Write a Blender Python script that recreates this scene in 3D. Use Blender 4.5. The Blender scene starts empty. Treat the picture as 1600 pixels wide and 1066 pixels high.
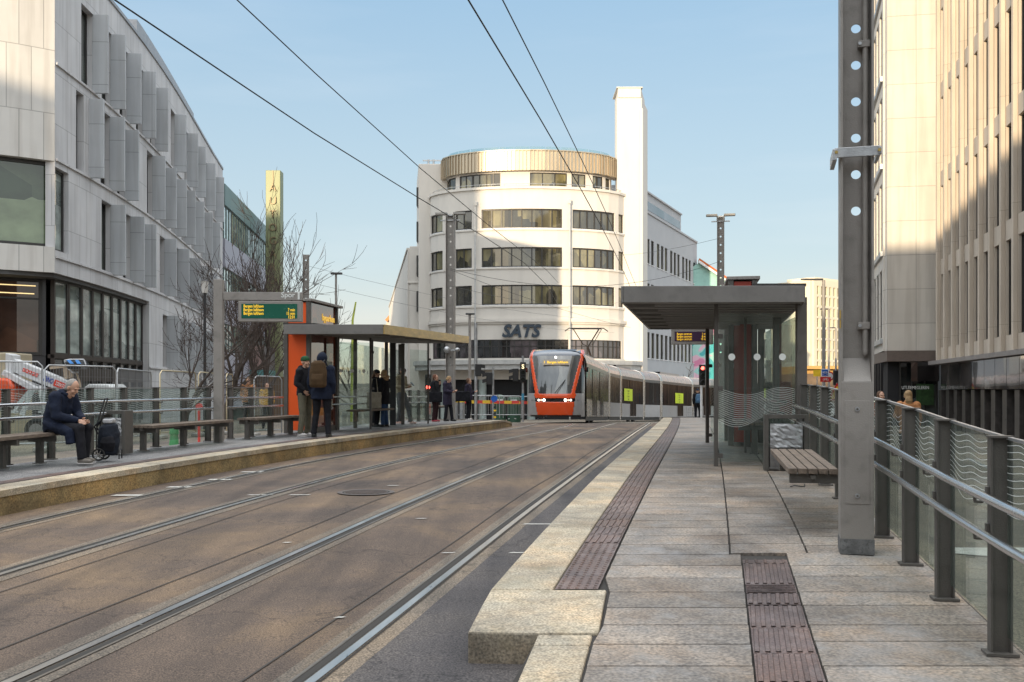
import bpy, bmesh, math, random
from mathutils import Vector, Matrix
R = math.radians
rnd = random.Random(11)
COL = bpy.context.scene.collection
# ------------------------------------------------------------------ survey
# Horizontal camera 1.5 m up at the origin, looking along +Y.  The street sags and rises a little:
# DT / DP give how far the track bed and the platforms lie below eye level at each distance.
FPX, HOR, EYE = 1500.0, 609.0, 1.5
DTX = ([-100,0,4.65,8,11.2,17.5,25,30,36,44,55,65,75,90,120,700],[1.56,1.56,1.47,1.38,1.31,1.25,1.25,1.29,1.38,1.54,1.85,2.15,2.4,2.6,2.8,3.2])
DPX = ([-100,0,3.5,5,7,9,12,18,25,30,36,42,60,83,120,700],[1.36,1.36,1.34,1.29,1.178,1.095,1.01,.965,.98,1.02,1.1,1.22,1.85,2.4,2.7,3.1])
def hermite(xs, ys, x):
    n = len(xs)
    if x <= xs[0]: return ys[0] + (x-xs[0])*(ys[1]-ys[0])/(xs[1]-xs[0])
    if x >= xs[-1]: return ys[-1] + (x-xs[-1])*(ys[-1]-ys[-2])/(xs[-1]-xs[-2])
    for i in range(1, n):
        if x <= xs[i]: break
    i -= 1
    def sl(k):
        if k == 0: return (ys[1]-ys[0])/(xs[1]-xs[0])
        if k == n-1: return (ys[-1]-ys[-2])/(xs[-1]-xs[-2])
        return (ys[k+1]-ys[k-1])/(xs[k+1]-xs[k-1])
    h = xs[i+1]-xs[i]; t = (x-xs[i])/h
    return ((2*t**3-3*t*t+1)*ys[i] + (t**3-2*t*t+t)*h*sl(i) + (-2*t**3+3*t*t)*ys[i+1] + (t**3-t*t)*h*sl(i+1))
def Dt(Y): return hermite(DTX[0], DTX[1], Y)
def Dp(Y): return hermite(DPX[0], DPX[1], Y)
def zt(Y): return EYE-Dt(Y)
def zp(Y): return EYE-Dp(Y)
def PX(px, Y): return (px-800)*Y/FPX
def PZ(py, Y): return EYE+(HOR-py)*Y/FPX
def G(px, py, fn=Dp, dz=0):
    Y = 2.0
    while Y < 400 and FPX*(fn(Y)-dz)/Y > py-HOR: Y *= 1.0015
    return Vector((PX(px, Y), Y, EYE-fn(Y)+dz))
TLP = ([0,7.3,11,14.5,18.3,25,30,36,44,50,55],[-6.0,-4.6,-3.9,-3.2,-2.35,-.7,.4,1.3,2.1,3.05,4.15])
def TL(Y): return hermite(TLP[0], TLP[1], Y)
def TR(Y): return -1.75+.214*(Y-4.84)-.0007*(Y-4.84)**2
def XK(Y): return TR(Y)+1.38
def XL(Y): return TL(Y)-1.3
def XRR(Y): return 2.4+.178*(Y-4.72)          # railing line, right platform
def XRL(Y): return -6.75+.2*(Y-12.5)           # railing line, left platform
def gz(Y):
    f = 1 if Y < 33 else max(0, (42-Y)/9)
    return zt(Y)-.2*f-.012
# ------------------------------------------------------------------ mesh helper
def wl(o):
    v=Vector((0,0,0))
    while o is not None: v=v+o.location; o=o.parent
    return v
class MB:
    def __init__(s): s.v=[]; s.f=[]; s.mi=[]; s.sm=[]; s.uv={}
    def add(s, vs, fs, mi=0, sm=False):
        b = len(s.v); s.v += [tuple(p) for p in vs]
        for f in fs: s.f.append(tuple(b+i for i in f)); s.mi.append(mi); s.sm.append(sm)
        return s
    def face(s, pts, mi=0, uv=None, sm=False):
        s.add(pts, [tuple(range(len(pts)))], mi, sm)
        if uv: s.uv[len(s.f)-1] = uv
        return s
    def box(s, x0, x1, y0, y1, z0, z1, mi=0):
        vs = [(x,y,z) for z in (z0,z1) for y in (y0,y1) for x in (x0,x1)]
        return s.add(vs, [(0,2,3,1),(4,5,7,6),(0,1,5,4),(2,6,7,3),(0,4,6,2),(1,3,7,5)], mi)
    def obox(s, c, h, rot, mi=0):
        c = Vector(c); vs = [c+rot@Vector((x*h[0],y*h[1],z*h[2])) for z in (-1,1) for y in (-1,1) for x in (-1,1)]
        return s.add(vs, [(0,2,3,1),(4,5,7,6),(0,1,5,4),(2,6,7,3),(0,4,6,2),(1,3,7,5)], mi)
    def bar(s, p0, p1, w, h, mi=0, up=(0,0,1)):
        p0=Vector(p0); p1=Vector(p1); d=(p1-p0); L=d.length
        if L < 1e-6: return s
        d/=L; u=Vector(up)
        if abs(d.dot(u))>.98: u=Vector((0,1,0)) if abs(d.y)<.9 else Vector((1,0,0))
        a=d.cross(u).normalized(); b=a.cross(d).normalized()
        return s.obox((p0+p1)/2, (w/2,L/2,h/2), Matrix((a,d,b)).transposed(), mi)
    def tube(s, pts, r, n=8, mi=0, caps=True, sm=True, sx=1.0, sy=1.0, wa=None):
        pts=[Vector(p) for p in pts]; m=len(pts); rr=[r]*m if not isinstance(r,(list,tuple)) else r
        rings=[]; a=None
        for i,p in enumerate(pts):
            t=(pts[min(i+1,m-1)]-pts[max(i-1,0)])
            if t.length<1e-9: t=Vector((0,0,1))
            t.normalize()
            if wa is not None: a=Vector(wa); a=(a-t*a.dot(t))
            elif a is None: a=(Vector((0,0,1)) if abs(t.z)<.9 else Vector((1,0,0))); a=a-t*a.dot(t)
            else: a=a-t*a.dot(t)
            if a.length<1e-6: a=t.orthogonal()
            a.normalize(); b=t.cross(a)
            q=rr[i]; qa,qb=(q if isinstance(q,(list,tuple)) else (q,q))
            rings.append([p+a*math.cos(2*math.pi*k/n)*qa*sx+b*math.sin(2*math.pi*k/n)*qb*sy for k in range(n)])
        vs=[v for rg in rings for v in rg]; fs=[]
        for i in range(m-1):
            for k in range(n):
                k2=(k+1)%n; fs.append((i*n+k,i*n+k2,(i+1)*n+k2,(i+1)*n+k))
        s.add(vs,fs,mi,sm)
        if caps:
            s.add(rings[0],[tuple(reversed(range(n)))],mi); s.add(rings[-1],[tuple(range(n))],mi)
        return s
    def ell(s, c, r, n=14, m=9, mi=0, rot=None):
        c=Vector(c); r=(r,r,r) if not isinstance(r,(list,tuple)) else r; vs=[]
        for i in range(m+1):
            th=math.pi*i/m
            for k in range(n):
                ph=2*math.pi*k/n; q=Vector((r[0]*math.sin(th)*math.cos(ph),r[1]*math.sin(th)*math.sin(ph),r[2]*math.cos(th)))
                vs.append(c+(rot@q if rot else q))
        fs=[(i*n+k,(i+1)*n+k,(i+1)*n+(k+1)%n,i*n+(k+1)%n) for i in range(m) for k in range(n)]
        return s.add(vs,fs,mi,True)
    def prism(s, poly, z0, z1, mi=0):
        n=len(poly); z0=z0 if isinstance(z0,(list,tuple)) else [z0]*n; z1=z1 if isinstance(z1,(list,tuple)) else [z1]*n
        vs=[(p[0],p[1],z0[i]) for i,p in enumerate(poly)]+[(p[0],p[1],z1[i]) for i,p in enumerate(poly)]
        return s.add(vs,[tuple(reversed(range(n))),tuple(range(n,2*n))]+[(i,(i+1)%n,n+(i+1)%n,n+i) for i in range(n)],mi)
    def extr(s, poly, vec, mi=0):
        n=len(poly); vec=Vector(vec); vs=[Vector(p) for p in poly]; vs+= [p+vec for p in vs]
        return s.add(vs,[tuple(reversed(range(n))),tuple(range(n,2*n))]+[(i,(i+1)%n,n+(i+1)%n,n+i) for i in range(n)],mi)
    def sphere_seg(s,p0,p1,r0,r1,k=7,sx=1,sy=1,wa=None,n=12):
        s.tube([Vector(p0).lerp(Vector(p1),i/(k-1)) for i in range(k)],[r0+(r1-r0)*i/(k-1) for i in range(k)],n,sx=sx,sy=sy,wa=wa)
        return s
    def build(s, name, mat, parent=None, loc=None, rotz=0, bevel=0, recalc=True, world=False):
        me=bpy.data.meshes.new(name); off=Vector((0,0,0))
        if world and parent is not None: off=wl(parent)
        me.from_pydata([(v[0]-off[0],v[1]-off[1],v[2]-off[2]) for v in s.v],[],s.f)
        mats=mat if isinstance(mat,(list,tuple)) else [mat]
        for m in mats: me.materials.append(m)
        me.polygons.foreach_set('material_index',s.mi); me.polygons.foreach_set('use_smooth',s.sm)
        if recalc and s.f:
            bm=bmesh.new(); bm.from_mesh(me); bmesh.ops.recalc_face_normals(bm,faces=bm.faces); bm.to_mesh(me); bm.free()
        uvl=me.uv_layers.new(name='UVMap'); me.update()
        for p in me.polygons:
            ex=s.uv.get(p.index)
            nn=p.normal
            if ex is None:
                if abs(nn.z)>.7: tu,tv=Vector((1,0,0)),Vector((0,1,0))
                else:
                    tu=Vector((-nn.y,nn.x,0)).normalized(); tv=Vector((0,0,1))
                for li in p.loop_indices:
                    co=me.vertices[me.loops[li].vertex_index].co+off; uvl.data[li].uv=(co.dot(tu),co.dot(tv))
            else:
                vm={}
                base=s.f[p.index]
                for vi,q in zip(base,ex): vm[vi]=q
                for li in p.loop_indices: uvl.data[li].uv=vm[me.loops[li].vertex_index]
        o=bpy.data.objects.new(name,me); COL.objects.link(o)
        if parent is not None: o.parent=parent
        if loc is not None: o.location=loc
        o.rotation_euler=(0,0,rotz)
        if bevel:
            b=o.modifiers.new('Bevel','BEVEL'); b.width=bevel; b.segments=2; b.limit_method='ANGLE'; b.angle_limit=R(40)
        return o
def tag(o, label=None, cat=None, group=None, kind=None):
    if label: o['label']=label
    if cat: o['category']=cat
    if group: o['group']=group
    if kind: o['kind']=kind
    return o
def thing(name, label, cat, loc=(0,0,0), rz=0, group=None):
    o=bpy.data.objects.new(name,None); COL.objects.link(o); o.location=loc; o.rotation_euler=(0,0,rz); o.empty_display_size=.2
    return tag(o,label,cat,group)
def struct(name, mb, mat, **k): return tag(mb.build(name,mat,**k),kind='structure')
def copy_tree(o, parent=None):
    c=o.copy(); COL.objects.link(c); c.parent=parent
    for ch in list(o.children): copy_tree(ch,c)
    return c
def text(body, size, mat, parent, M, name='lettering', ext=.004, bold=0, shear=0, align='CENTER', sx=1, spacing=1):
    cu=bpy.data.curves.new('t','FONT'); cu.body=body; cu.size=size; cu.extrude=ext; cu.offset=bold; cu.shear=shear
    cu.align_x=align; cu.align_y='CENTER'; cu.resolution_u=3; cu.space_character=spacing
    to=bpy.data.objects.new('t',cu); COL.objects.link(to)
    me=bpy.data.meshes.new_from_object(to); bpy.data.objects.remove(to)
    me.transform(M@Matrix.Diagonal((sx,1,1,1))); me.materials.clear(); me.materials.append(mat)
    o=bpy.data.objects.new(name,me); COL.objects.link(o); o.parent=parent
    return o
def facing(loc, right, up=(0,0,1)):       # matrix that lays XY text in the plane spanned by right/up
    r=Vector(right).normalized(); u=Vector(up).normalized(); n=r.cross(u).normalized()
    M=Matrix((r,u,n)).transposed().to_4x4(); M.translation=Vector(loc); return M
# ------------------------------------------------------------------ materials
MATS={}
def newmat(name):
    m=bpy.data.materials.new(name); m.use_nodes=True; nt=m.node_tree; b=nt.nodes['Principled BSDF']; return m,nt,b
def N(nt,t,**k):
    n=nt.nodes.new(t)
    for a,v in k.items():
        if a in n.inputs: n.inputs[a].default_value=v
        else: setattr(n,a,v)
    return n
def coords(nt,kind='Object',scale=(1,1,1)):
    tc=N(nt,'ShaderNodeTexCoord'); mp=N(nt,'ShaderNodeMapping'); mp.inputs['Scale'].default_value=scale
    nt.links.new(tc.outputs[kind],mp.inputs[0]); return mp.outputs[0]
def ramp(nt,src,stops):
    r=N(nt,'ShaderNodeValToRGB'); nt.links.new(src,r.inputs[0]); e=r.color_ramp.elements
    e[0].position,e[0].color=stops[0][0],stops[0][1]; e[1].position,e[1].color=stops[-1][0],stops[-1][1]
    for p,c in stops[1:-1]:
        q=e.new(p); q.color=c
    return r.outputs[0]
def c4(c): return (c[0],c[1],c[2],1)
def mixc(nt,fac,a,b,mode='MIX'):
    m=N(nt,'ShaderNodeMix'); m.data_type='RGBA'; m.blend_type=mode
    for s,i in ((fac,0),(a,6),(b,7)):
        if hasattr(s,'links'): nt.links.new(s,m.inputs[i])
        else: m.inputs[i].default_value=s
    return m.outputs[2]
def mat(name,col,rough=.6,metal=0,var=.15,scale=3,bump=0,bscale=60,spec=.5,emit=0,ecol=None,coat=0,stretch=(1,1,1),col2=None,dirt=0):
    if name in MATS: return MATS[name]
    m,nt,b=newmat(name); co=coords(nt,'Object',stretch)
    n=N(nt,'ShaderNodeTexNoise'); n.inputs['Scale'].default_value=scale; n.inputs['Detail'].default_value=6; n.inputs['Roughness'].default_value=.6; nt.links.new(co,n.inputs['Vector'])
    c2=col2 or tuple(x*(1+var) for x in col); c1=tuple(x*(1-var) for x in col)
    out=ramp(nt,n.outputs[0],[(.3,c4(c1)),(.7,c4(c2))])
    if dirt:
        n2=N(nt,'ShaderNodeTexNoise'); n2.inputs['Scale'].default_value=scale*4; n2.inputs['Detail'].default_value=8; nt.links.new(co,n2.inputs['Vector'])
        f=ramp(nt,n2.outputs[0],[(.5,(0,0,0,1)),(.72,(dirt,dirt,dirt,1))]); out=mixc(nt,f,out,c4(tuple(x*.45 for x in col)))
    nt.links.new(out,b.inputs['Base Color'])
    rr=N(nt,'ShaderNodeMapRange'); nt.links.new(n.outputs[0],rr.inputs[0]); rr.inputs[3].default_value=max(0,rough-.08); rr.inputs[4].default_value=min(1,rough+.1); nt.links.new(rr.outputs[0],b.inputs['Roughness'])
    b.inputs['Metallic'].default_value=metal; b.inputs['Specular IOR Level'].default_value=spec
    if coat: b.inputs['Coat Weight'].default_value=coat
    if emit: b.inputs['Emission Color'].default_value=c4(ecol or col); b.inputs['Emission Strength'].default_value=emit
    if bump:
        n3=N(nt,'ShaderNodeTexNoise'); n3.inputs['Scale'].default_value=bscale; n3.inputs['Detail'].default_value=5; nt.links.new(co,n3.inputs['Vector'])
        bp=N(nt,'ShaderNodeBump'); bp.inputs['Strength'].default_value=bump; bp.inputs['Distance'].default_value=.02; nt.links.new(n3.outputs[0],bp.inputs['Height']); nt.links.new(bp.outputs[0],b.inputs['Normal'])
    MATS[name]=m; return m
def panelmat(name,col,w,h,mortar=.012,seam=.45,rough=.7,var=.06,offset=.5,bump=.3,warm=None):
    if name in MATS: return MATS[name]
    m,nt,b=newmat(name); tc=N(nt,'ShaderNodeTexCoord')
    br=N(nt,'ShaderNodeTexBrick'); nt.links.new(tc.outputs['UV'],br.inputs['Vector'])
    br.offset=offset; br.inputs['Scale'].default_value=1; br.inputs['Brick Width'].default_value=w; br.inputs['Row Height'].default_value=h
    br.inputs['Mortar Size'].default_value=mortar; br.inputs['Mortar Smooth'].default_value=.1; br.inputs['Bias'].default_value=0
    br.inputs['Color1'].default_value=c4(tuple(x*(1-var) for x in col)); br.inputs['Color2'].default_value=c4(tuple(x*(1+var) for x in col)); br.inputs['Mortar'].default_value=c4(tuple(x*seam for x in col))
    n=N(nt,'ShaderNodeTexNoise'); n.inputs['Scale'].default_value=.6; n.inputs['Detail'].default_value=8; nt.links.new(tc.outputs['Object'],n.inputs['Vector'])
    f=ramp(nt,n.outputs[0],[(.3,(.86,.86,.87,1)),(.7,(1,1,1,1))])
    n4=N(nt,'ShaderNodeTexNoise'); n4.inputs['Scale'].default_value=2.2; n4.inputs['Detail'].default_value=7
    mp=N(nt,'ShaderNodeMapping'); mp.inputs['Scale'].default_value=(1.5,1.5,.12); nt.links.new(tc.outputs['Object'],mp.inputs[0]); nt.links.new(mp.outputs[0],n4.inputs['Vector'])
    f2=ramp(nt,n4.outputs[0],[(.38,(.88,.87,.86,1)),(.55,(1,1,1,1))])
    o=mixc(nt,1.0,br.outputs['Color'],f,'MULTIPLY'); o=mixc(nt,1.0,o,f2,'MULTIPLY'); nt.links.new(o,b.inputs['Base Color']); b.inputs['Roughness'].default_value=rough
    bp=N(nt,'ShaderNodeBump'); bp.inputs['Strength'].default_value=bump; bp.inputs['Distance'].default_value=.01; bp.invert=True; nt.links.new(br.outputs['Fac'],bp.inputs['Height']); nt.links.new(bp.outputs[0],b.inputs['Normal'])
    MATS[name]=m; return m
def glassmat(name,tint=(.8,.9,.87),alpha=.8,rough=.02,spec=.5):
    """thin architectural glass: tinted see-through plus a fresnel reflection"""
    if name in MATS: return MATS[name]
    m=bpy.data.materials.new(name); m.use_nodes=True; nt=m.node_tree; nt.nodes.clear()
    out=N(nt,'ShaderNodeOutputMaterial'); tr=N(nt,'ShaderNodeBsdfTransparent'); tr.inputs[0].default_value=c4(tint)
    df=N(nt,'ShaderNodeBsdfDiffuse'); df.inputs[0].default_value=(.30,.34,.32,1)
    co=coords(nt,'Object'); n=N(nt,'ShaderNodeTexNoise'); n.inputs['Scale'].default_value=2.5; n.inputs['Detail'].default_value=6; nt.links.new(co,n.inputs['Vector'])
    f=N(nt,'ShaderNodeMapRange'); nt.links.new(n.outputs[0],f.inputs[0]); f.inputs[1].default_value=.3; f.inputs[2].default_value=.8; f.inputs[3].default_value=(1-alpha)*.5; f.inputs[4].default_value=(1-alpha)*1.6
    m1=N(nt,'ShaderNodeMixShader'); nt.links.new(f.outputs[0],m1.inputs[0]); nt.links.new(tr.outputs[0],m1.inputs[1]); nt.links.new(df.outputs[0],m1.inputs[2])
    gl=N(nt,'ShaderNodeBsdfGlossy'); gl.inputs['Roughness'].default_value=rough; gl.inputs[0].default_value=(.95,1,.98,1)
    lw=N(nt,'ShaderNodeLayerWeight'); lw.inputs[0].default_value=.5; pw=N(nt,'ShaderNodeMath'); pw.operation='POWER'; pw.inputs[1].default_value=4.5; nt.links.new(lw.outputs['Facing'],pw.inputs[0])
    fr=N(nt,'ShaderNodeMapRange'); fr.inputs[3].default_value=.035; fr.inputs[4].default_value=.8; nt.links.new(pw.outputs[0],fr.inputs[0])
    m2=N(nt,'ShaderNodeMixShader'); nt.links.new(fr.outputs[0],m2.inputs[0]); nt.links.new(m1.outputs[0],m2.inputs[1]); nt.links.new(gl.outputs[0],m2.inputs[2])
    nt.links.new(m2.outputs[0],out.inputs[0]); MATS[name]=m; return m
def windowmat(name,dark,light,scale=(.5,.5,.35),rough=.06,mixw=.5,spec=.8,wav=.02,metal=0,coat=.6):
    """glazing over a dim room: blotches of blind, wall and dark interior under a clear reflection"""
    if name in MATS: return MATS[name]
    m,nt,b=newmat(name); co=coords(nt,'Object',scale)
    v=N(nt,'ShaderNodeTexVoronoi'); v.distance='CHEBYCHEV'; v.inputs['Scale'].default_value=1.0; nt.links.new(co,v.inputs['Vector'])
    n=N(nt,'ShaderNodeTexNoise'); n.inputs['Scale'].default_value=1.3; n.inputs['Detail'].default_value=5; nt.links.new(co,n.inputs['Vector'])
    mid=tuple((a+c)/2 for a,c in zip(dark,light))
    sep=N(nt,'ShaderNodeSeparateColor'); nt.links.new(v.outputs['Color'],sep.inputs[0])
    o=ramp(nt,sep.outputs[0],[(.2,c4(dark)),(mixw,c4(mid)),(.95,c4(light))])
    o2=ramp(nt,n.outputs[0],[(.35,(.35,.35,.35,1)),(.65,(1.15,1.15,1.1,1))])
    o=mixc(nt,1.0,o,o2,'MULTIPLY'); nt.links.new(o,b.inputs['Base Color'])
    b.inputs['Roughness'].default_value=rough; b.inputs['Specular IOR Level'].default_value=spec; b.inputs['Metallic'].default_value=metal; b.inputs['Coat Weight'].default_value=coat; b.inputs['Coat Roughness'].default_value=.02
    n3=N(nt,'ShaderNodeTexNoise'); n3.inputs['Scale'].default_value=.7; nt.links.new(co,n3.inputs['Vector'])
    bp=N(nt,'ShaderNodeBump'); bp.inputs['Strength'].default_value=wav*5; bp.inputs['Distance'].default_value=.05; nt.links.new(n3.outputs[0],bp.inputs['Height']); nt.links.new(bp.outputs[0],b.inputs['Coat Normal']); nt.links.new(bp.outputs[0],b.inputs['Normal'])
    MATS[name]=m; return m
def asphaltmat(name,cols,rough=.85,big=.35,bump=.35,grain=120,warm=None):
    m,nt,b=newmat(name); co=coords(nt,'Object')
    n=N(nt,'ShaderNodeTexNoise'); n.inputs['Scale'].default_value=big; n.inputs['Detail'].default_value=7; n.inputs['Roughness'].default_value=.65; n.inputs['Distortion'].default_value=.4; nt.links.new(co,n.inputs['Vector'])
    o=ramp(nt,n.outputs[0],[(.32,c4(cols[0])),(.5,c4(cols[1])),(.66,c4(cols[2]))])
    mp=coords(nt,'Object',(2.2,.18,1)); n1=N(nt,'ShaderNodeTexNoise'); n1.inputs['Scale'].default_value=1.6; n1.inputs['Detail'].default_value=6; nt.links.new(mp,n1.inputs['Vector'])
    o=mixc(nt,1.0,o,ramp(nt,n1.outputs[0],[(.35,(.74,.74,.76,1)),(.62,(1.1,1.08,1.06,1))]),'MULTIPLY')
    n2=N(nt,'ShaderNodeTexNoise'); n2.inputs['Scale'].default_value=grain; n2.inputs['Detail'].default_value=3; nt.links.new(co,n2.inputs['Vector'])
    o=mixc(nt,1.0,o,ramp(nt,n2.outputs[0],[(.32,(.42,.42,.42,1)),(.5,(1,1,1,1)),(.7,(1.75,1.7,1.6,1))]),'MULTIPLY')
    v=N(nt,'ShaderNodeTexVoronoi'); v.inputs['Scale'].default_value=grain*.35; nt.links.new(co,v.inputs['Vector'])
    o=mixc(nt,ramp(nt,v.outputs['Distance'],[(.05,(.55,.55,.55,1)),(.13,(0,0,0,1))]),o,c4(tuple(x*2.2 for x in cols[1])))
    vv=N(nt,'ShaderNodeTexVoronoi'); vv.feature='DISTANCE_TO_EDGE'; vv.inputs['Scale'].default_value=.55; nv=N(nt,'ShaderNodeVectorMath'); nv.operation='ADD'
    n5=N(nt,'ShaderNodeTexNoise'); n5.inputs['Scale'].default_value=2.5; n5.inputs['Detail'].default_value=6; nt.links.new(co,n5.inputs['Vector']); nt.links.new(co,nv.inputs[0]); nt.links.new(n5.outputs['Color'],nv.inputs[1]); nt.links.new(nv.outputs[0],vv.inputs['Vector'])
    ck=ramp(nt,vv.outputs['Distance'],[(.002,(.5,.5,.5,1)),(.008,(0,0,0,1))]); o=mixc(nt,ck,o,c4(tuple(x*.3 for x in cols[0])))
    nt.links.new(o,b.inputs['Base Color']); b.inputs['Roughness'].default_value=rough; b.inputs['Specular IOR Level'].default_value=.35
    bp=N(nt,'ShaderNodeBump'); bp.inputs['Strength'].default_value=bump; bp.inputs['Distance'].default_value=.006; nt.links.new(n2.outputs[0],bp.inputs['Height']); nt.links.new(bp.outputs[0],b.inputs['Normal'])
    MATS[name]=m; return m
def tonemat(name,col,rough=.75,var=.2,bump=.4,grain=90,stain=(.2,.19,.19)):
    """stone with a tone attribute per slab, stains and grain"""
    m,nt,b=newmat(name); co=coords(nt,'Object'); at=N(nt,'ShaderNodeAttribute'); at.attribute_name='tone'
    o=ramp(nt,at.outputs['Fac'],[(0,c4(tuple(x*(1-var) for x in col))),(1,c4(tuple(x*(1+var) for x in col)))])
    n=N(nt,'ShaderNodeTexNoise'); n.inputs['Scale'].default_value=1.1; n.inputs['Detail'].default_value=9; n.inputs['Roughness'].default_value=.7; n.inputs['Distortion'].default_value=.6; nt.links.new(co,n.inputs['Vector'])
    o=mixc(nt,1.0,o,ramp(nt,n.outputs[0],[(.34,(.50,.49,.49,1)),(.5,(.93,.93,.93,1)),(.66,(1.32,1.28,1.22,1))]),'MULTIPLY')
    n2=N(nt,'ShaderNodeTexNoise'); n2.inputs['Scale'].default_value=grain; n2.inputs['Detail'].default_value=4; nt.links.new(co,n2.inputs['Vector'])
    o=mixc(nt,1.0,o,ramp(nt,n2.outputs[0],[(.32,(.52,.52,.52,1)),(.68,(1.42,1.40,1.36,1))]),'MULTIPLY')
    n3=N(nt,'ShaderNodeTexNoise'); n3.inputs['Scale'].default_value=7; n3.inputs['Detail'].default_value=8; nt.links.new(co,n3.inputs['Vector'])
    o=mixc(nt,ramp(nt,n3.outputs[0],[(.55,(0,0,0,1)),(.75,(.6,.6,.6,1))]),o,c4(stain))
    v=N(nt,'ShaderNodeTexVoronoi'); v.inputs['Scale'].default_value=5.5; nt.links.new(co,v.inputs['Vector']); o=mixc(nt,ramp(nt,v.outputs['Distance'],[(.035,(.55,.55,.55,1)),(.06,(0,0,0,1))]),o,(.05,.045,.042,1))
    n6=N(nt,'ShaderNodeTexNoise'); n6.inputs['Scale'].default_value=.8; n6.inputs['Detail'].default_value=10; n6.inputs['Roughness'].default_value=.75; nt.links.new(co,n6.inputs['Vector']); o=mixc(nt,ramp(nt,n6.outputs[0],[(.52,(0,0,0,1)),(.66,(.45,.45,.45,1))]),o,(stain[0]*1.3,stain[1]*1.32,stain[2]*1.38,1))
    n7=N(nt,'ShaderNodeTexNoise'); n7.inputs['Scale'].default_value=1.7; n7.inputs['Detail'].default_value=8; n7.inputs['Roughness'].default_value=.7; mp7=N(nt,'ShaderNodeMapping'); mp7.inputs['Location'].default_value=(7,3,1); nt.links.new(co,mp7.inputs[0]); nt.links.new(mp7.outputs[0],n7.inputs['Vector'])
    o=mixc(nt,1.0,o,ramp(nt,n7.outputs[0],[(.36,(1.10,1.0,.90,1)),(.5,(1,1,1,1)),(.64,(.92,.98,1.05,1))]),'MULTIPLY')
    nt.links.new(o,b.inputs['Base Color']); b.inputs['Specular IOR Level'].default_value=.4
    rr=N(nt,'ShaderNodeMapRange'); nt.links.new(n.outputs[0],rr.inputs[0]); rr.inputs[3].default_value=rough-.2; rr.inputs[4].default_value=rough+.12; nt.links.new(rr.outputs[0],b.inputs['Roughness'])
    bp=N(nt,'ShaderNodeBump'); bp.inputs['Strength'].default_value=bump; bp.inputs['Distance'].default_value=.004; nt.links.new(n2.outputs[0],bp.inputs['Height']); nt.links.new(bp.outputs[0],b.inputs['Normal'])
    MATS[name]=m; return m
def tones(o,per=1):
    me=o.data; at=me.attributes.new('tone','FLOAT','FACE'); r=random.Random(5); v=0
    for i in range(len(me.polygons)):
        if i%per==0: v=r.random()
        at.data[i].value=v
STEEL=mat('painted_steel',(.092,.083,.074),.5,.0,.12,2,.15,120,dirt=.5)
STEEL2=mat('painted_steel_light',(.26,.24,.22),.5,.0,.12,2,.15,120,dirt=.5)
GALV=mat('galvanised',(.42,.43,.44),.42,.8,.2,9,.1,80)
CHROME=mat('brushed_stainless',(.66,.66,.67),.24,1,.04,3)
BLACK=mat('black_metal',(.02,.02,.022),.45)
WHITE=mat('white_plaster',(.66,.65,.63),.8,0,.07,.5,.25,25,dirt=.15)
WPAINT=mat('white_paint',(.7,.7,.7),.6)
DARKROOM=mat('dark_interior',(.015,.015,.017),.8)
SHG=glassmat('shelter_glass',(.91,.955,.94),.95)
RG=glassmat('railing_glass',(.88,.93,.91),.93)
PRINT=mat('white_print',(.7,.72,.7),.7)
WOOD=mat('weathered_wood',(.17,.13,.10),.75,0,.45,5,.4,60,stretch=(8,1.2,8),dirt=.7)
AMBER=mat('amber_led',(.9,.55,.02),.5,0,0,1,emit=.75,ecol=(1,.60,.03))
ORANGE=mat('orange_enamel',(.78,.10,.015),.35,0,.06,1,coat=.3)
# ------------------------------------------------------------------ facades
class Path:
    def __init__(s,pts,side=1):
        s.p=[Vector((a,b)) for a,b in pts]; s.c=[0]
        for i in range(1,len(s.p)): s.c.append(s.c[-1]+(s.p[i]-s.p[i-1]).length)
        s.L=s.c[-1]; s.side=side; n=len(s.p); s.n=[]
        for i in range(n):
            t=(s.p[min(i+1,n-1)]-s.p[max(i-1,0)]).normalized(); s.n.append(Vector((-t.y,t.x))*side)
    def at(s,q,off=0):
        q2=min(max(q,0),s.L)
        for i in range(1,len(s.c)):
            if q2<=s.c[i]+1e-9: break
        t=(q2-s.c[i-1])/(s.c[i]-s.c[i-1]); p=s.p[i-1].lerp(s.p[i],t); n=s.n[i-1].lerp(s.n[i],t).normalized()
        tt=(s.p[i]-s.p[i-1]).normalized(); p=p+tt*(q-q2)
        return p+n*off
    def spx(s,px):
        k=(px-800)/FPX; pv=None
        for i in range(0,4001):
            q=s.L*i/4000; p=s.at(q); d=p.x-k*p.y
            if pv is not None and (d>0)!=(pv>0): return q
            pv=d
        return s.L if abs(pv)<abs(s.at(0).x-k*s.at(0).y) else 0
def block(mb,P,s0,s1,z0,z1,o0,o1,mi=0,ds=1.2):
    n=max(1,int(math.ceil((s1-s0)/ds))); rings=[]
    for i in range(n+1):
        q=s0+(s1-s0)*i/n; a=P.at(q,o0); b=P.at(q,o1); rings.append([(a.x,a.y,z0),(b.x,b.y,z0),(b.x,b.y,z1),(a.x,a.y,z1)])
    vs=[p for r in rings for p in r]; fs=[(0,1,2,3),(4*n+3,4*n+2,4*n+1,4*n)]
    for i in range(n):
        for k in range(4): k2=(k+1)%4; fs.append((4*i+k,4*(i+1)+k,4*(i+1)+k2,4*i+k2))
    b0=len(mb.f); mb.add(vs,fs,mi)
    off=len(mb.v)-len(vs)
    for j in range(len(fs)):
        if j>=2 and (j-2)%4 in (1,3):
            i=(j-2)//4; f=mb.f[b0+j]; uv=[]
            for vi in f:
                l=vi-off; ring=l//4; zz=vs[l][2]; uv.append((s0+(s1-s0)*ring/n,zz))
            mb.uv[b0+j]=uv
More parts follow.
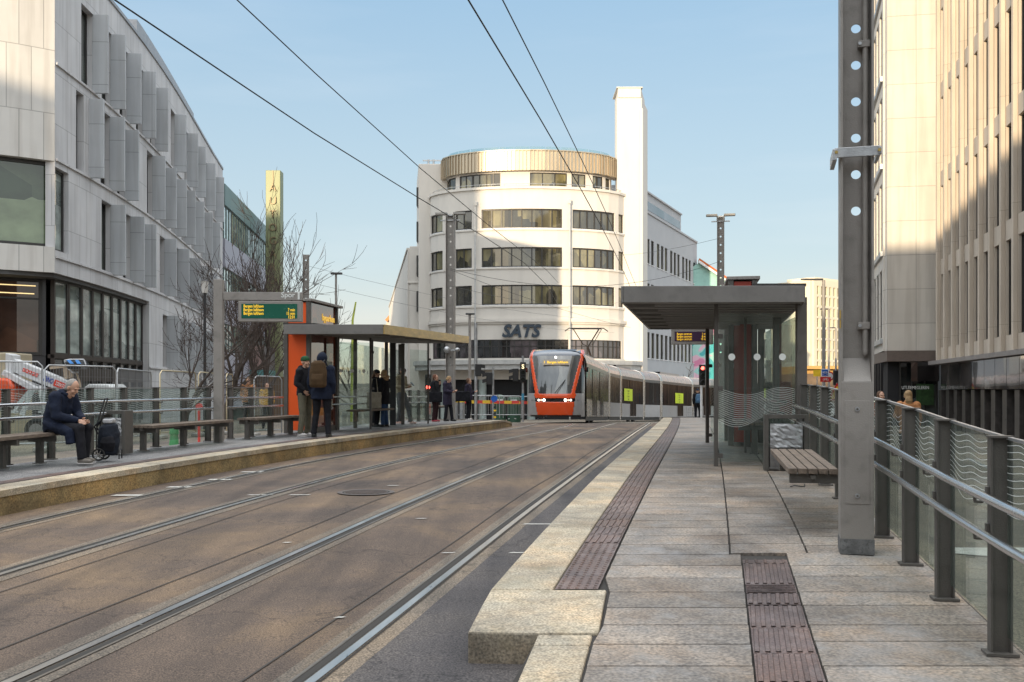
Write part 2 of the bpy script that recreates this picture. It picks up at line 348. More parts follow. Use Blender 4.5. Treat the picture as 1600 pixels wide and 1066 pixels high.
def window(parent,P,s0,s1,z0,z1,n,fm,gm,off=-.14,fw=.07,sill=None,name='window',heads=0):
    mb=MB(); block(mb,P,s0,s1,z0,z0+fw,off-.05,off+.04); block(mb,P,s0,s1,z1-fw,z1,off-.05,off+.04)
    ww=s1-s0
    for i in range(n+1):
        q=s0+ww*i/n; a=max(s0,q-fw/2); b=min(s1,q+fw/2)
        if i==0: a,b=s0,s0+fw
        if i==n: a,b=s1-fw,s1
        block(mb,P,a,b,z0+fw,z1-fw,off-.05,off+.04)
    if heads: block(mb,P,s0+fw,s1-fw,z1-heads-.03,z1-heads+.03,off-.04,off+.03)
    if sill is not None: block(mb,P,s0-.05,s1+.05,z0-.06,z0-.002,off,.06,1)
    w=mb.build(name,[fm,sill or fm],parent,world=True)
    g=MB(); block(g,P,s0+.01,s1-.01,z0+.01,z1-.01,off-.03,off-.02); g.build('pane',gm,w,world=True)
    return w
def facade_wall(mb,P,S0,S1,Z0,Z1,rows,o0=-.45,o1=0,mi=0):
    z=Z0
    for (a,b,wins) in sorted(rows,key=lambda r:r[0]):
        if a>z: block(mb,P,S0,S1,z,a,o0,o1,mi)
        q=S0
        for w in sorted(wins,key=lambda w:w[0]):
            if w[0]>q+.001: block(mb,P,q,w[0],a,b,o0,o1,mi)
            q=w[1]
        if S1>q+.001: block(mb,P,q,S1,a,b,o0,o1,mi)
        z=b
    if Z1>z: block(mb,P,S0,S1,z,Z1,o0,o1,mi)
# ------------------------------------------------------------------ camera, light
sc=bpy.context.scene
cam=bpy.data.cameras.new('camera'); co_=bpy.data.objects.new('camera',cam); COL.objects.link(co_); sc.camera=co_
co_.location=(0,0,EYE); co_.rotation_euler=(R(90),0,0); cam.sensor_width=36; cam.lens=36*FPX/1600; cam.shift_y=76/1600; cam.clip_start=.05; cam.clip_end=3000
SKY_FILL=11.5  # strength of the glow added to the unseen sky
SUN_AZ,SUN_EL=R(25.3),R(6.2)      # light travels towards +Y and +X (from behind left)
w=bpy.data.worlds.new('World'); sc.world=w; w.use_nodes=True; nt=w.node_tree; bg=nt.nodes['Background']
sky=nt.nodes.new('ShaderNodeTexSky'); sky.sky_type='NISHITA'; sky.sun_disc=False; sky.sun_elevation=SUN_EL; sky.sun_rotation=R(180)+SUN_AZ; sky.air_density=1.0; sky.dust_density=1.2; sky.ozone_density=1.5
# thin high cloud drawn out along the horizon
tc=nt.nodes.new('ShaderNodeTexCoord'); mp=nt.nodes.new('ShaderNodeMapping'); mp.inputs['Scale'].default_value=(1.3,1.3,9); nt.links.new(tc.outputs['Generated'],mp.inputs[0])
cn=nt.nodes.new('ShaderNodeTexNoise'); cn.inputs['Scale'].default_value=2.2; cn.inputs['Detail'].default_value=7; nt.links.new(mp.outputs[0],cn.inputs['Vector'])
cr=nt.nodes.new('ShaderNodeValToRGB'); cr.color_ramp.elements[0].position=.5; cr.color_ramp.elements[1].position=.8; cr.color_ramp.elements[1].color=(.22,.22,.22,1); nt.links.new(cn.outputs[0],cr.inputs[0])
mx=nt.nodes.new('ShaderNodeMix'); mx.data_type='RGBA'; nt.links.new(cr.outputs[0],mx.inputs[0]); nt.links.new(sky.outputs[0],mx.inputs[6]); mx.inputs[7].default_value=(9.0,7.6,6.6,1)
# glow added overhead and behind the viewpoint to lift the ambient light
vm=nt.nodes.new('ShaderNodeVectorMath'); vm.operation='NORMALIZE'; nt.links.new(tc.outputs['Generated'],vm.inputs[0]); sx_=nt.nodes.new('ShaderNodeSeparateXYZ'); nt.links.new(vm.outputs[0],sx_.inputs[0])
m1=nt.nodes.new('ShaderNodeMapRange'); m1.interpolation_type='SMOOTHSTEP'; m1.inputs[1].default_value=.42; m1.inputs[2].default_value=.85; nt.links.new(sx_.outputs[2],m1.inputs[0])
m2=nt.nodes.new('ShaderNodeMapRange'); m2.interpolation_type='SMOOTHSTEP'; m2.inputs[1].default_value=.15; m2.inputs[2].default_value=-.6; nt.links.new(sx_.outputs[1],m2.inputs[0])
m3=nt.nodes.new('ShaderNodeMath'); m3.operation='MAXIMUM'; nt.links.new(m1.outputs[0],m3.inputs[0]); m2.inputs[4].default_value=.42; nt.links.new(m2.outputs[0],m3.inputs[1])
hz=nt.nodes.new('ShaderNodeMix'); hz.data_type='RGBA'; hz.inputs[0].default_value=.78; nt.links.new(mx.outputs[2],hz.inputs[6])
gr=nt.nodes.new('ShaderNodeValToRGB'); e_=gr.color_ramp.elements; e_[0].position=0; e_[0].color=(.82,.71,.60,1); e_[1].position=.42; e_[1].color=(.34,.56,.80,1)
for p_,c_ in ((.05,(.78,.79,.77,1)),(.13,(.60,.73,.81,1)),(.24,(.50,.67,.81,1))): q_=e_.new(p_); q_.color=c_
nt.links.new(sx_.outputs[2],gr.inputs[0]); gm=nt.nodes.new('ShaderNodeMix'); gm.data_type='RGBA'; gm.blend_type='MULTIPLY'; gm.inputs[0].default_value=1; gm.clamp_result=False; nt.links.new(gr.outputs[0],gm.inputs[6]); gm.inputs[7].default_value=(5.6,5.5,5.4,1); nt.links.new(gm.outputs[2],hz.inputs[7])
ad=nt.nodes.new('ShaderNodeMix'); ad.data_type='RGBA'; ad.blend_type='ADD'; nt.links.new(m3.outputs[0],ad.inputs[0]); nt.links.new(hz.outputs[2],ad.inputs[6]); ad.inputs[7].default_value=(SKY_FILL*1.0,SKY_FILL*.935,SKY_FILL*.85,1)
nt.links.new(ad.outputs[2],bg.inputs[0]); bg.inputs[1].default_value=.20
sl=bpy.data.lights.new('sun','SUN'); sl.energy=6.0; sl.angle=R(.6); sl.color=(1,.80,.54); so=bpy.data.objects.new('sun',sl); COL.objects.link(so)
d=Vector((math.sin(SUN_AZ)*math.cos(SUN_EL),math.cos(SUN_AZ)*math.cos(SUN_EL),-math.sin(SUN_EL))); so.rotation_euler=d.to_track_quat('-Z','Y').to_euler()
sc.view_settings.view_transform='Standard'; sc.view_settings.look='None'; sc.view_settings.exposure=0
sc.cycles.max_bounces=8; sc.cycles.transparent_max_bounces=24; sc.cycles.sample_clamp_indirect=6

# ------------------------------------------------------------------ ground, street, platforms
ASPH=asphaltmat('street_asphalt',((.062,.050,.046),(.118,.088,.069),(.205,.143,.090)))
ASPHG=asphaltmat('road_asphalt',((.10,.09,.08),(.16,.14,.115),(.21,.18,.14)),grain=60)
def sheet(name,xs_f,ys,zf,m,cols=1):
    mb=MB()
    for i in range(len(ys)-1):
        for k in range(cols):
            pts=[]
            for (yy,kk) in ((ys[i],k),(ys[i],k+1),(ys[i+1],k+1),(ys[i+1],k)):
                a,b=xs_f(yy); pts.append((a+(b-a)*kk/cols,yy,zf(yy)))
            mb.face(pts,uv=[(p[0],p[1]) for p in pts])
    return struct(name,mb,m)
ysg=[-150,-60,-20,-5,0,3]+[3+i for i in range(1,58)]+[62,66,70,75,80,90,100,120,150,200,300,500,900,1500]
sheet('ground',lambda y:(-600,900),ysg,gz,ASPHG,6)
yst=[-20,-8,0]+[.5*i for i in range(1,90)]
sheet('tram_street',lambda y:(XL(y)-.3,XK(y)+.35 if y>5.2 else .9),yst,lambda y:zt(y),ASPH,2)
# grooved rails let into the street, each with a strip of paler concrete beside it
RAILM=mat('polished_rail',(.56,.52,.48),.30,1,.12,8,.05,100,stretch=(1,.2,1),dirt=.3); GROOVE=mat('rail_groove',(.03,.026,.022),.8); BED=asphaltmat('rail_surround',((.10,.088,.075),(.16,.135,.11),(.22,.17,.12)),grain=90)
def ribbon(name,fx,w,dz,m,y0,y1,dy=.5,kind='structure'):
    mb=MB(); n=int((y1-y0)/dy)
    for i in range(n):
        a=y0+(y1-y0)*i/n; b=y0+(y1-y0)*(i+1)/n
        mb.face([(fx(a)-w/2,a,zt(a)+dz),(fx(a)+w/2,a,zt(a)+dz),(fx(b)+w/2,b,zt(b)+dz),(fx(b)-w/2,b,zt(b)+dz)])
    return struct(name,mb,m)
for fx in (TL,TR):
    for sgn in (-1,1):
        o_=.755*sgn
        inner=-sgn
        ribbon('rail_surround',lambda y,f=fx,o=o_:f(y)+o-.02*sgn,.36,.004,BED,-8,44)
        ribbon('rail_groove',lambda y,f=fx,o=o_,s=sgn:f(y)+o-s*.065,.05,.008,GROOVE,-8,44)
        ribbon('rail_groove',lambda y,f=fx,o=o_,s=sgn:f(y)+o+s*.042,.012,.009,GROOVE,-8,44)
        ribbon('tram_rail',lambda y,f=fx,o=o_:f(y)+o,.054,.012,RAILM,-8,44)
        ribbon('tram_rail',lambda y,f=fx,o=o_,s=sgn:f(y)+o-s*.102,.02,.010,mat('worn_rail',(.2,.17,.14),.45,.8,dirt=.6),-8,44)
# seams along the track slab
JOINT=mat('tar_joint',(.05,.042,.036),.8)
for k,(fx,o_) in enumerate(((TL,1.15),(TR,-1.2),(TR,.42))):
    ribbon('joint_line',lambda y,f=fx,o=o_:f(y)+o+.02*math.sin(y*.9),.014,.006,JOINT,-8,42)
ribbon('dark_asphalt_strip',lambda y:TR(y)+1.40,.98,.0055,asphaltmat('dark_asphalt',((.05,.047,.05),(.078,.072,.074),(.11,.098,.09)),grain=90),-8,36)
LINEP=mat('worn_white_marking',(.55,.54,.5),.7,0,.3,14,dirt=.8)
mk=MB()
def dash(px,py,L,Wd,fn=Dt):
    p=G(px,py,fn); z=p.z+.010; mk.face([(p.x,p.y,z),(p.x+L,p.y,z),(p.x+L+.03,p.y+Wd,z),(p.x+.03,p.y+Wd,z)])
for px,py,L,W_ in ((172,776,.34,.13),(258,763,.33,.12),(322,751,.33,.12),(374,739,.32,.12),(816,821,.27,.05),(385,775,.3,.05),(450,775,.25,.05),(794,866,.12,.04),(604,760,.14,.05),(648,812,.1,.03),(688,866,.1,.03),(440,850,.06,.03),(200,980,.05,.03),(520,968,.05,.03)): dash(px,py,L,W_)
struct('road_marking',mk,LINEP)
# manhole cover between the tracks
mhc=G(572,770,Dt); mh=MB()
for i in range(32):
    a,b=2*math.pi*i/32,2*math.pi*(i+1)/32
    for r0,r1,m_ in ((0,.27,0),(.27,.30,1),(.30,.36,0)):
        mh.face([mhc+Vector((math.cos(t)*r,math.sin(t)*r,.009)) for t,r in ((a,r0),(a,r1),(b,r1),(b,r0))],m_)
for i in range(-5,6):
    w_=math.sqrt(.26**2-(i*.045)**2); mh.box(mhc.x-w_,mhc.x+w_,mhc.y+i*.045-.01,mhc.y+i*.045+.01,mhc.z+.009,mhc.z+.014)
tag(mh.build('manhole_cover',[mat('cast_iron',(.13,.10,.085),.5,.5,.3,20),GROOVE],recalc=False),'round ribbed iron manhole cover set in the asphalt between the two tracks','manhole cover')
# ---- right platform
KERB=tonemat('kerb_granite',(.40,.345,.265),.8,.12,.35,75,(.2,.17,.11)); PAVE=tonemat('paving_slab',(.232,.200,.174),.62,.18,.5,55,(.26,.25,.24)); SUB=mat('slab_joint',(.035,.031,.028),.9)
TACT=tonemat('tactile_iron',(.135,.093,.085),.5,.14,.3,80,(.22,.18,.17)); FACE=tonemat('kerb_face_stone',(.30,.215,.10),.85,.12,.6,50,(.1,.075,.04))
def solid(mb,fa,fb,y0,y1,zf,zb,mi=0,n=None,miside=None):
    """curved solid between two edge functions, top following zf"""
    n=n or max(1,int((y1-y0)/.6)); b=len(mb.v)
    for i in range(n+1):
        y=y0+(y1-y0)*i/n; mb.v+= [(fa(y),y,zb(y)),(fb(y),y,zb(y)),(fb(y),y,zf(y)),(fa(y),y,zf(y))]
    def q(*f): mb.f.append(tuple(b+t for t in f)); mb.mi.append(mi); mb.sm.append(False)
    q(0,1,2,3); q(4*n+3,4*n+2,4*n+1,4*n)
    for i in range(n):
        for k in range(4): k2=(k+1)%4; q(4*i+k,4*(i+1)+k,4*(i+1)+k2,4*i+k2)
PEND=42
sb=MB(); solid(sb,lambda y:XK(y)+.05,lambda y:XRR(y)+.14,5.9,PEND,lambda y:zp(y)-.02,lambda y:zt(y)-.4)
solid(sb,lambda y:XK(5.9)+.45+(y-5.9)*.2,lambda y:XRR(y)+.14,-3,5.9,lambda y:zp(y)-.02,lambda y:zt(y)-.4)
struct('platform',sb,SUB)
kb=MB(); y=5.95
while y<PEND:
    y2=min(PEND,y+1.0); solid(kb,lambda q:XK(q),lambda q:XK(q)+.385,y+.004,y2-.004,lambda q:zp(q),lambda q:zt(q)-.1,n=2); y=y2
# end block: full height stone with chamfered outer corner, then the low narrow kerb running on
def blk(poly,zf,zb,mb):
    mb.prism(poly,[zb(p[1]) for p in poly],[zf(p[1]) for p in poly])
ex=XK(5.95); 
blk([(-.235,5.10),(.135,5.08),(.46,5.09),(.585,5.945),(ex,5.945),(-.178,5.6)],zp,lambda q:zt(q)-.1,kb)
for a,b in ((5.07,4.9),(4.89,4.0),(3.99,2.9),(2.89,1.8)):
    f0=lambda q:.135+(q-5.07)*.155; f1=lambda q:.425+(q-5.07)*.165
    blk([(f0(b),b),(f1(b),b),(f1(a),a),(f0(a),a)],lambda q:zp(q)-.006,lambda q:zt(q)-.1,kb)
ko=struct('platform_kerb',kb,KERB,bevel=.012); tones(ko,6)
ys=[]
pv=MB()
row=0; y=1.2
def prow(u0f,u1,ya,yb,g=.0075):
    xa0=u0f(ya)+g; xb0=u0f(yb)+g
    a=(xa0,ya+g,zp(ya)); b=(u1(ya)-g,ya+g,zp(ya)); c=(u1(yb)-g,yb-g,zp(yb)); d_=(xb0,yb-g,zp(yb)); 
    lo=.03
    b0=len(pv.f); pv.face([a,b,c,d_]); pv.face([a,(a[0],a[1],a[2]-lo),(b[0],b[1],b[2]-lo),b]); pv.face([d_,c,(c[0],c[1],c[2]-lo),(d_[0],d_[1],d_[2]-lo)]); pv.face([a,d_,(d_[0],d_[1],d_[2]-lo),(a[0],a[1],a[2]-lo)]); pv.face([b,(b[0],b[1],b[2]-lo),(c[0],c[1],c[2]-lo),c])
def inner_edge(q):
    if q>=5.95: return XK(q)+.675
    if q>=5.09: return .47+(q-5.09)*.155
    return .435+(q-5.07)*.165
T2=lambda q:XK(q)+1.58; T2b=lambda q:XK(q)+1.90
while y<PEND:
    h=.335 if y<20 else .67
    y2=y+h; ymid=(y+y2)/2
    e1=T2 if y<6.75 else (lambda q:XK(q)+1.5)
    prow(inner_edge,e1,y,y2)
    if y<6.75: prow(T2b,lambda q:XRR(q)+.12,y+(.05 if row%2 else 0),y2+(.05 if (row+1)%2 else 0))
    elif y>PEND-1: pass
    else:
        prow(lambda q:XK(q)+1.5,lambda q:XK(q)+2.06,y+.04,y2+.04); prow(lambda q:XK(q)+2.06,lambda q:XRR(q)+.12,y-.03,y2-.03)
    y=y2; row+=1
po=struct('paving',pv,PAVE,recalc=False); tones(po,5)
tp=MB()
def tile(fa,fb,ya,yb,mode,nr=5,top=None,zo=-.002):
    z=lambda q:zp(q)+zo
    a=[(fa(ya)+.004,ya+.003,z(ya)),(fb(ya)-.004,ya+.003,z(ya)),(fb(yb)-.004,yb-.003,z(yb)),(fa(yb)+.004,yb-.003,z(yb))]
    tp.face(a); Wd=fb(ya)-fa(ya)
    if mode=='rib':
        for k in range(nr):
            u=(k+.5)/nr; w_=Wd*.26/nr*1.5
            xa=fa(ya)+Wd*u; xb=fa(yb)+Wd*u; 
            for s0,s1,z0,z1 in ((-w_/2-.004,-w_/2,0,.007),(-w_/2,w_/2,.007,.007),(w_/2,w_/2+.004,.007,0)):
                tp.face([(xa+s0,ya+.02,z(ya)+z0),(xa+s1,ya+.02,z(ya)+z1),(xb+s1,yb-.02,z(yb)+z1),(xb+s0,yb-.02,z(yb)+z0)])
    elif mode=='cross':
        nn=max(2,int((yb-ya)/.045))
        for k in range(nn):
            t=ya+(yb-ya)*(k+.25)/nn; t2=t+.02; tp.box(fa(t)+.01,fb(t)-.01,t,t2,z(t),z(t)+.007)
    else:
        nn=max(3,int((yb-ya)/.05))
        for k in range(nr):
            for j in range(nn):
                t=ya+(yb-ya)*(j+.5)/nn; x=fa(t)+Wd*(k+.5)/nr; q=.011
                tp.add([(x-q,t-q,z(t)),(x+q,t-q,z(t)),(x+q,t+q,z(t)),(x-q,t+q,z(t)),(x-q*.6,t-q*.6,z(t)+.007),(x+q*.6,t-q*.6,z(t)+.007),(x+q*.6,t+q*.6,z(t)+.007),(x-q*.6,t+q*.6,z(t)+.007)],[(0,1,5,4),(1,2,6,5),(2,3,7,6),(3,0,4,7),(4,5,6,7)])
fa=lambda q:XK(q)+.393; fb=lambda q:XK(q)+.668
y=5.96
while y<PEND-.4:
    y2=y+.33; tile(fa,fb,y,y2,'dot' if y<7.2 else 'rib'); y=y2
ya=1.3
seq=[(1.3,4.5),(4.5,5.6)]
y=1.3
while y<5.6: tile(T2,T2b,y,min(5.6,y+.43),'rib',6); y+=.43
tile(T2,T2b,5.62,5.86,'rib',6); tile(T2,T2b,5.87,6.06,'cross'); tile(T2,T2b,6.07,6.62,'rib',6); tile(T2,T2b,6.63,6.74,'none')
to=struct('tactile_paving',tp,TACT,recalc=False); tones(to,7)
# ---- left platform
lb=MB(); lf=MB(); lt=MB()
XLI=lambda q:XL(q)-.38
y=-4.0
while y<35.9:
    y2=min(36,y+1.55)
    solid(lb,lambda q:XL(q)-.38,lambda q:XL(q)+.012,y+.004,y2-.004,lambda q:min(zp(q),zt(q)+.27) if q<34 else zt(q)+.27-(q-34)*.06,lambda q:zt(q)+.20-(max(0,q-34)*.06),n=2)
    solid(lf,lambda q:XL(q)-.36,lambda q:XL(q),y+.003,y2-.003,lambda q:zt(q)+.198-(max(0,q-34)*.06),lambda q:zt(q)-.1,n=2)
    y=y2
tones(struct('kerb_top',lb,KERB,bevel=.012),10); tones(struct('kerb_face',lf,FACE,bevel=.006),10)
ZL=lambda q:min(zp(q),zt(q)+.27)-.003 if q<34 else zt(q)+.267-(q-34)*.06
lp=MB(); solid(lp,lambda q:XRL(q)-.2 if q<20 else XRL(20)-.2+(q-20)*.14,lambda q:XL(q)-.375,-4,36,ZL,lambda q:zt(q)-.4)
struct('left_platform',lp,asphaltmat('platform_asphalt',((.13,.13,.135),(.18,.18,.185),(.24,.235,.23)),grain=70,bump=.2))
y=-4
while y<33: 
    y2=y+.4; z0=ZL; a=[(XL(y)-.60,y+.004,ZL(y)+.006),(XL(y)-.385,y+.004,ZL(y)+.006),(XL(y2)-.385,y2-.004,ZL(y2)+.006),(XL(y2)-.60,y2-.004,ZL(y2)+.006)]; lt.face(a)
    for k in range(4):
        u=.03+k*.05; lt.face([(XL(y)-.60+u,y+.02,ZL(y)+.012),(XL(y)-.575+u,y+.02,ZL(y)+.012),(XL(y2)-.575+u,y2-.02,ZL(y2)+.012),(XL(y2)-.60+u,y2-.02,ZL(y2)+.012)])
    y=y2
tones(struct('tactile_paving',lt,TACT,recalc=False),5)
# road arrow in the right-hand street, seen through the railing glass
ar=MB(); c=Vector((4.55,9.2,gz(9.2)+.006))
ar.face([c+Vector(v) for v in ((-.45,0,0),(.1,-.35,0),(.6,.35,0),(-.1,.45,0))]); ar.face([c+Vector(v) for v in ((.1,.35,0),(.35,.3,0),(1.3,2.6,0),(1.05,2.7,0))])
struct('road_arrow',ar,LINEP)

# ------------------------------------------------------------------ posts, railings
def railing(name,label,Ys,fx,side,hgt,zf,print_=True,ends=(None,None),glass=True,rail_ext=(0,0)):
    """side=+1: platform lies on -x side (right railing)"""
    Y0=Ys[0]; root=thing(name,label,'railing',(fx(Y0),Y0,zf(Y0)))
    dirv=Vector((fx(Ys[-1])-fx(Y0),Ys[-1]-Y0,0)).normalized(); nrm=Vector((-dirv.y,dirv.x,0))*side   # towards platform
    for Y in Ys:
        p=Vector((fx(Y),Y,zf(Y))); mb=MB()
        rot=Matrix((nrm,dirv,Vector((0,0,1)))).transposed()
        mb.obox(p+Vector((0,0,hgt/2))+nrm*.0,(.052,.0055,hgt/2),rot); mb.obox(p+Vector((0,0,hgt/2))+nrm*.046+dirv*0,(.0055,.028,hgt/2),rot); mb.obox(p+Vector((0,0,hgt/2))-nrm*.046,(.0055,.028,hgt/2),rot)
        mb.obox(p+Vector((0,0,hgt+.006)),(.056,.036,.006),rot); mb.obox(p+Vector((0,0,.008)),(.075,.05,.008),rot)
        for zz in (.22,hgt-.42): mb.obox(p+Vector((0,0,zz))-nrm*.035+dirv*.045,(.012,.022,.03),rot)
        for zz in (.79,.61):
            mb.obox(p+nrm*.06+Vector((0,0,zz)),(.008,.012,.035),rot)
            mb.tube([p+nrm*.062+Vector((0,0,zz-.015)),p+nrm*.085+Vector((0,0,zz-.04)),p+nrm*.115+Vector((0,0,zz-.04)),p+nrm*.12+Vector((0,0,zz))],.010,6)
        mb.build('post',STEEL,root,world=True,bevel=.002)
    for i in range(len(Ys)-1):
        a,b=Ys[i],Ys[i+1]; A=Vector((fx(a),a,zf(a)))-nrm*.035+dirv*.01; B=Vector((fx(b),b,zf(b)))-nrm*.035-dirv*.01
        mb=MB(); lo,hi=.09,hgt-.012; t=nrm*.005
        q=[A+Vector((0,0,lo)),B+Vector((0,0,lo)),B+Vector((0,0,hi)),A+Vector((0,0,hi))]
        mb.extr([p-t for p in q],nrm*.010)
        # printed wave lines in the top third
        r=random.Random(int(a*100)); ph=r.uniform(0,6)
        for k in range(11):
            zz=hi-.045-k*.032
            pr=None
            for j in range(25):
                t_=j/24; amp=.035*(.5+.5*math.sin(ph+k*.15)); pz=zz+amp*math.sin(ph+t_*7+k*.13)+.012*math.sin(t_*15+ph*2+k*.2)
                p=A.lerp(B,t_); p=Vector((p.x,p.y,p.z+pz))+nrm*.0062
                if pr is not None and pz<hi-.01: mb.face([pr,p,p+Vector((0,0,.0027)),pr+Vector((0,0,.0027))],1)
                pr=p
        mb.build('glass_panel',[RG,PRINT],root,world=True,recalc=False)
        cp=MB(); cp.bar(A+Vector((0,0,hgt)),B+Vector((0,0,hgt)),.022,.014); cp.build('glass_cap',GALV,root,world=True)
    for zz in (.80,.62):
        pts=[]; y0=Ys[0]-rail_ext[0]; y1=Ys[-1]+rail_ext[1]; n=max(4,int((y1-y0)/.5))
        for i in range(n+1):
            q=y0+(y1-y0)*i/n; pts.append(Vector((fx(q),q,zf(q)+zz))+nrm*.13)
        MB().tube(pts,.021,14).build('handrail',CHROME,root,world=True)
    return root
railing('glass_railing','long steel and glass railing with wave print and two handrails beside the right platform',[2.0,2.9,3.75,4.72,5.72,6.58,7.5,8.5,9.5,10.5,11.4,12.3],XRR,1,1.065,zp,rail_ext=(.4,.1))
railing('glass_railing','glass railing behind the bench where the seated man waits on the left platform',[9.4,10.2,11.0,11.85,12.72,13.6,14.46,15.3,16.2,17.06,17.9],XRL,-1,1.0,zp,rail_ext=(.4,.1))
railing('glass_railing','short glass railing between the sign post and the orange ticket pillar',[18.75,19.6,20.5],XRL,-1,1.0,zp,rail_ext=(.35,.3))
# far stretch behind the left shelter
railing('glass_railing','far glass railing behind the left shelter and the people waiting there',[29.5+i*.95 for i in range(5)],lambda q:-3.7+.19*(q-28),-1,1.0,zp)
railing('glass_railing','glass railing with wave print behind the right shelter',[14.4+i*1.05 for i in range(10)],XRR,1,1.09,zp)

def hole_plate(mb,w,z0,z1,holes,r,y,t,mi=0,sq=None):
    sq=sq or r*1.6; n=16
    for yy in (y-t/2,y+t/2):
        z=z0
        for h in holes:
            mb.face([(-w/2,yy,z),(w/2,yy,z),(w/2,yy,h-sq),(-w/2,yy,h-sq)],mi)
            mb.face([(-w/2,yy,h-sq),(-sq,yy,h-sq),(-sq,yy,h+sq),(-w/2,yy,h+sq)],mi); mb.face([(sq,yy,h-sq),(w/2,yy,h-sq),(w/2,yy,h+sq),(sq,yy,h+sq)],mi)
            for k in range(n):
                a,b=2*math.pi*k/n,2*math.pi*(k+1)/n
                def o(t_):
                    c_,s_=math.cos(t_),math.sin(t_); m_=max(abs(c_),abs(s_)); return (c_/m_*sq,yy,h+s_/m_*sq)
                def i_(t_): return (math.cos(t_)*r,yy,h+math.sin(t_)*r)
                mb.face([i_(a),o(a),o(b),i_(b)],mi)
            z=h+sq
        mb.face([(-w/2,yy,z),(w/2,yy,z),(w/2,yy,z1),(-w/2,yy,z1)],mi)
    for h in holes:
        for k in range(n):
            a,b=2*math.pi*k/n,2*math.pi*(k+1)/n
            mb.face([(math.cos(a)*r,y-t/2,h+math.sin(a)*r),(math.cos(b)*r,y-t/2,h+math.sin(b)*r),(math.cos(b)*r,y+t/2,h+math.sin(b)*r),(math.cos(a)*r,y+t/2,h+math.sin(a)*r)],mi)
def mast(label,x,y,zb,H,rz,w=.26,first=2.0,pitch=.265,skip=(),near=False,top=True,arms=False):
    root=thing('catenary_mast',label,'mast',(x,y,zb),rz)
    hs=[]; z=first; k=0
    while z<H-.15:
        if k not in skip: hs.append(z)
        z+=pitch; k+=1
    mb=MB(); hole_plate(mb,w-.03,0,H,hs,.034,.0,.012)
    mb.build('web',STEEL2,root,recalc=False)
    fl=MB(); fl.box(-w/2,-w/2+.017,-w/2,w/2,0,H); fl.box(w/2-.017,w/2,-w/2,w/2,0,H); fl.build('flange',STEEL2,root,bevel=.003)
    if near:
        bx=MB(); bx.box(-w/2+.002,w/2-.002,-w/2-.004,-.01,0,1.235); bx.extr([(-w/2+.019,-w/2-.004,1.235),(-w/2+.019,-.008,1.41),(-w/2+.019,-.008,1.235)],(w-.038,0,0)); bx.build('casing',STEEL2,root,bevel=.004)
        dr=MB(); dr.box(-w/2+.03,w/2-.03,-w/2-.008,-w/2-.004,.36,1.10); 
        dr.build('hatch',STEEL2,root,bevel=.002)
        for zz in (.42,1.04): 
            s=MB(); s.tube([(.0,-w/2-.008,zz),(0,-w/2-.016,zz)],.016,16); s.tube([(.0,-w/2-.016,zz),(0,-w/2-.018,zz)],.008,6,1); s.build('bolt',[GALV,STEEL],root)
        cd=MB(); cd.tube([(.062,-.04,1.45),(.062,-.04,H)],.021,12); cd.ell((.062,-.04,1.45),(.021,.021,.03)); cd.build('conduit',STEEL2,root)
        for zz in (1.64,3.67): 
            s=MB(); s.box(.01,.092,-.066,-.012,zz-.025,zz+.025); s.tube([(.022,-.066,zz),(.022,-.076,zz)],.012,8,1); s.build('pipe_clamp',[STEEL2,GALV],root,bevel=.003)
        cl=MB(); cl.box(-.155,.155,-w/2-.035,-w/2-.02,2.84,2.91); cl.box(-.17,-.14,-w/2-.05,.16,2.82,2.90); cl.box(.14,.16,-w/2-.045,.16,2.85,2.90)
        for xx in (-.145,.145): cl.tube([(xx,-w/2-.035,2.875),(xx,-w/2-.055,2.875)],.012,8,1)
        cl.build('bracket',[GALV,mat('brass_bolt',(.5,.36,.12),.4,.9)],root,bevel=.003)
        tg=MB(); tg.box(-w/2-.005,-w/2+.0,-w/2-.03,-w/2+.02,1.62,1.68); tg.box(-w/2-.006,-w/2,-w/2-.03,-w/2+.02,1.69,1.75); tg.build('yellow_tag',mat('yellow_tag',(.45,.28,.04),.5),root)
        bs=MB(); bs.box(-w/2-.003,w/2+.003,-w/2-.008,w/2+.003,0,.11); bs.build('foot_sleeve',mat('scuffed_foot',(.13,.13,.13),.7,0,.5,12,.3,40,dirt=1),root)
    if arms:
        a=MB()
        a.box(-.34,.34,-.05,.05,H-.16,H-.13); a.box(-.08,.08,-.1,.1,H,H+.05); a.build('cross_arm',GALV,root)
        for sx in (-1,1):
            l=MB(); l.box(sx*.12-.03,sx*.12+.03,-.04,.04,H-.12,H+.06); l.prism([(sx*.12,-.12),(sx*.52,-.10),(sx*.54,0),(sx*.52,.10),(sx*.12,.12)],H+.05,H+.12); l.build('floodlight',mat('lamp_body',(.3,.29,.27),.5,.5),root)
    return root
mast('tall grey perforated steel mast rising beside the right platform railing',2.50,6.98,zp(6.98),7.4,-R(15),near=True,first=2.477,w=.228)
pL=G(704,657); mast('perforated mast with double floodlight standing at the far end of the left platform',pL.x,pL.y,pL.z,PZ(338,pL.y)-pL.z,-R(8),first=1.9,skip=(3,7,8,12,15),arms=True,w=.29)
mast('perforated mast with double floodlight rising behind the right shelter roof',PX(1126,36),36,zp(36),PZ(340,36)-zp(36),-R(12),first=2.5,pitch=.31,arms=True,w=.27)
mast('thin perforated mast without lamps behind the departures display',PX(478,40),40,gz(40),PZ(398,40)-gz(40),R(10),first=2.5,pitch=.4,w=.26)

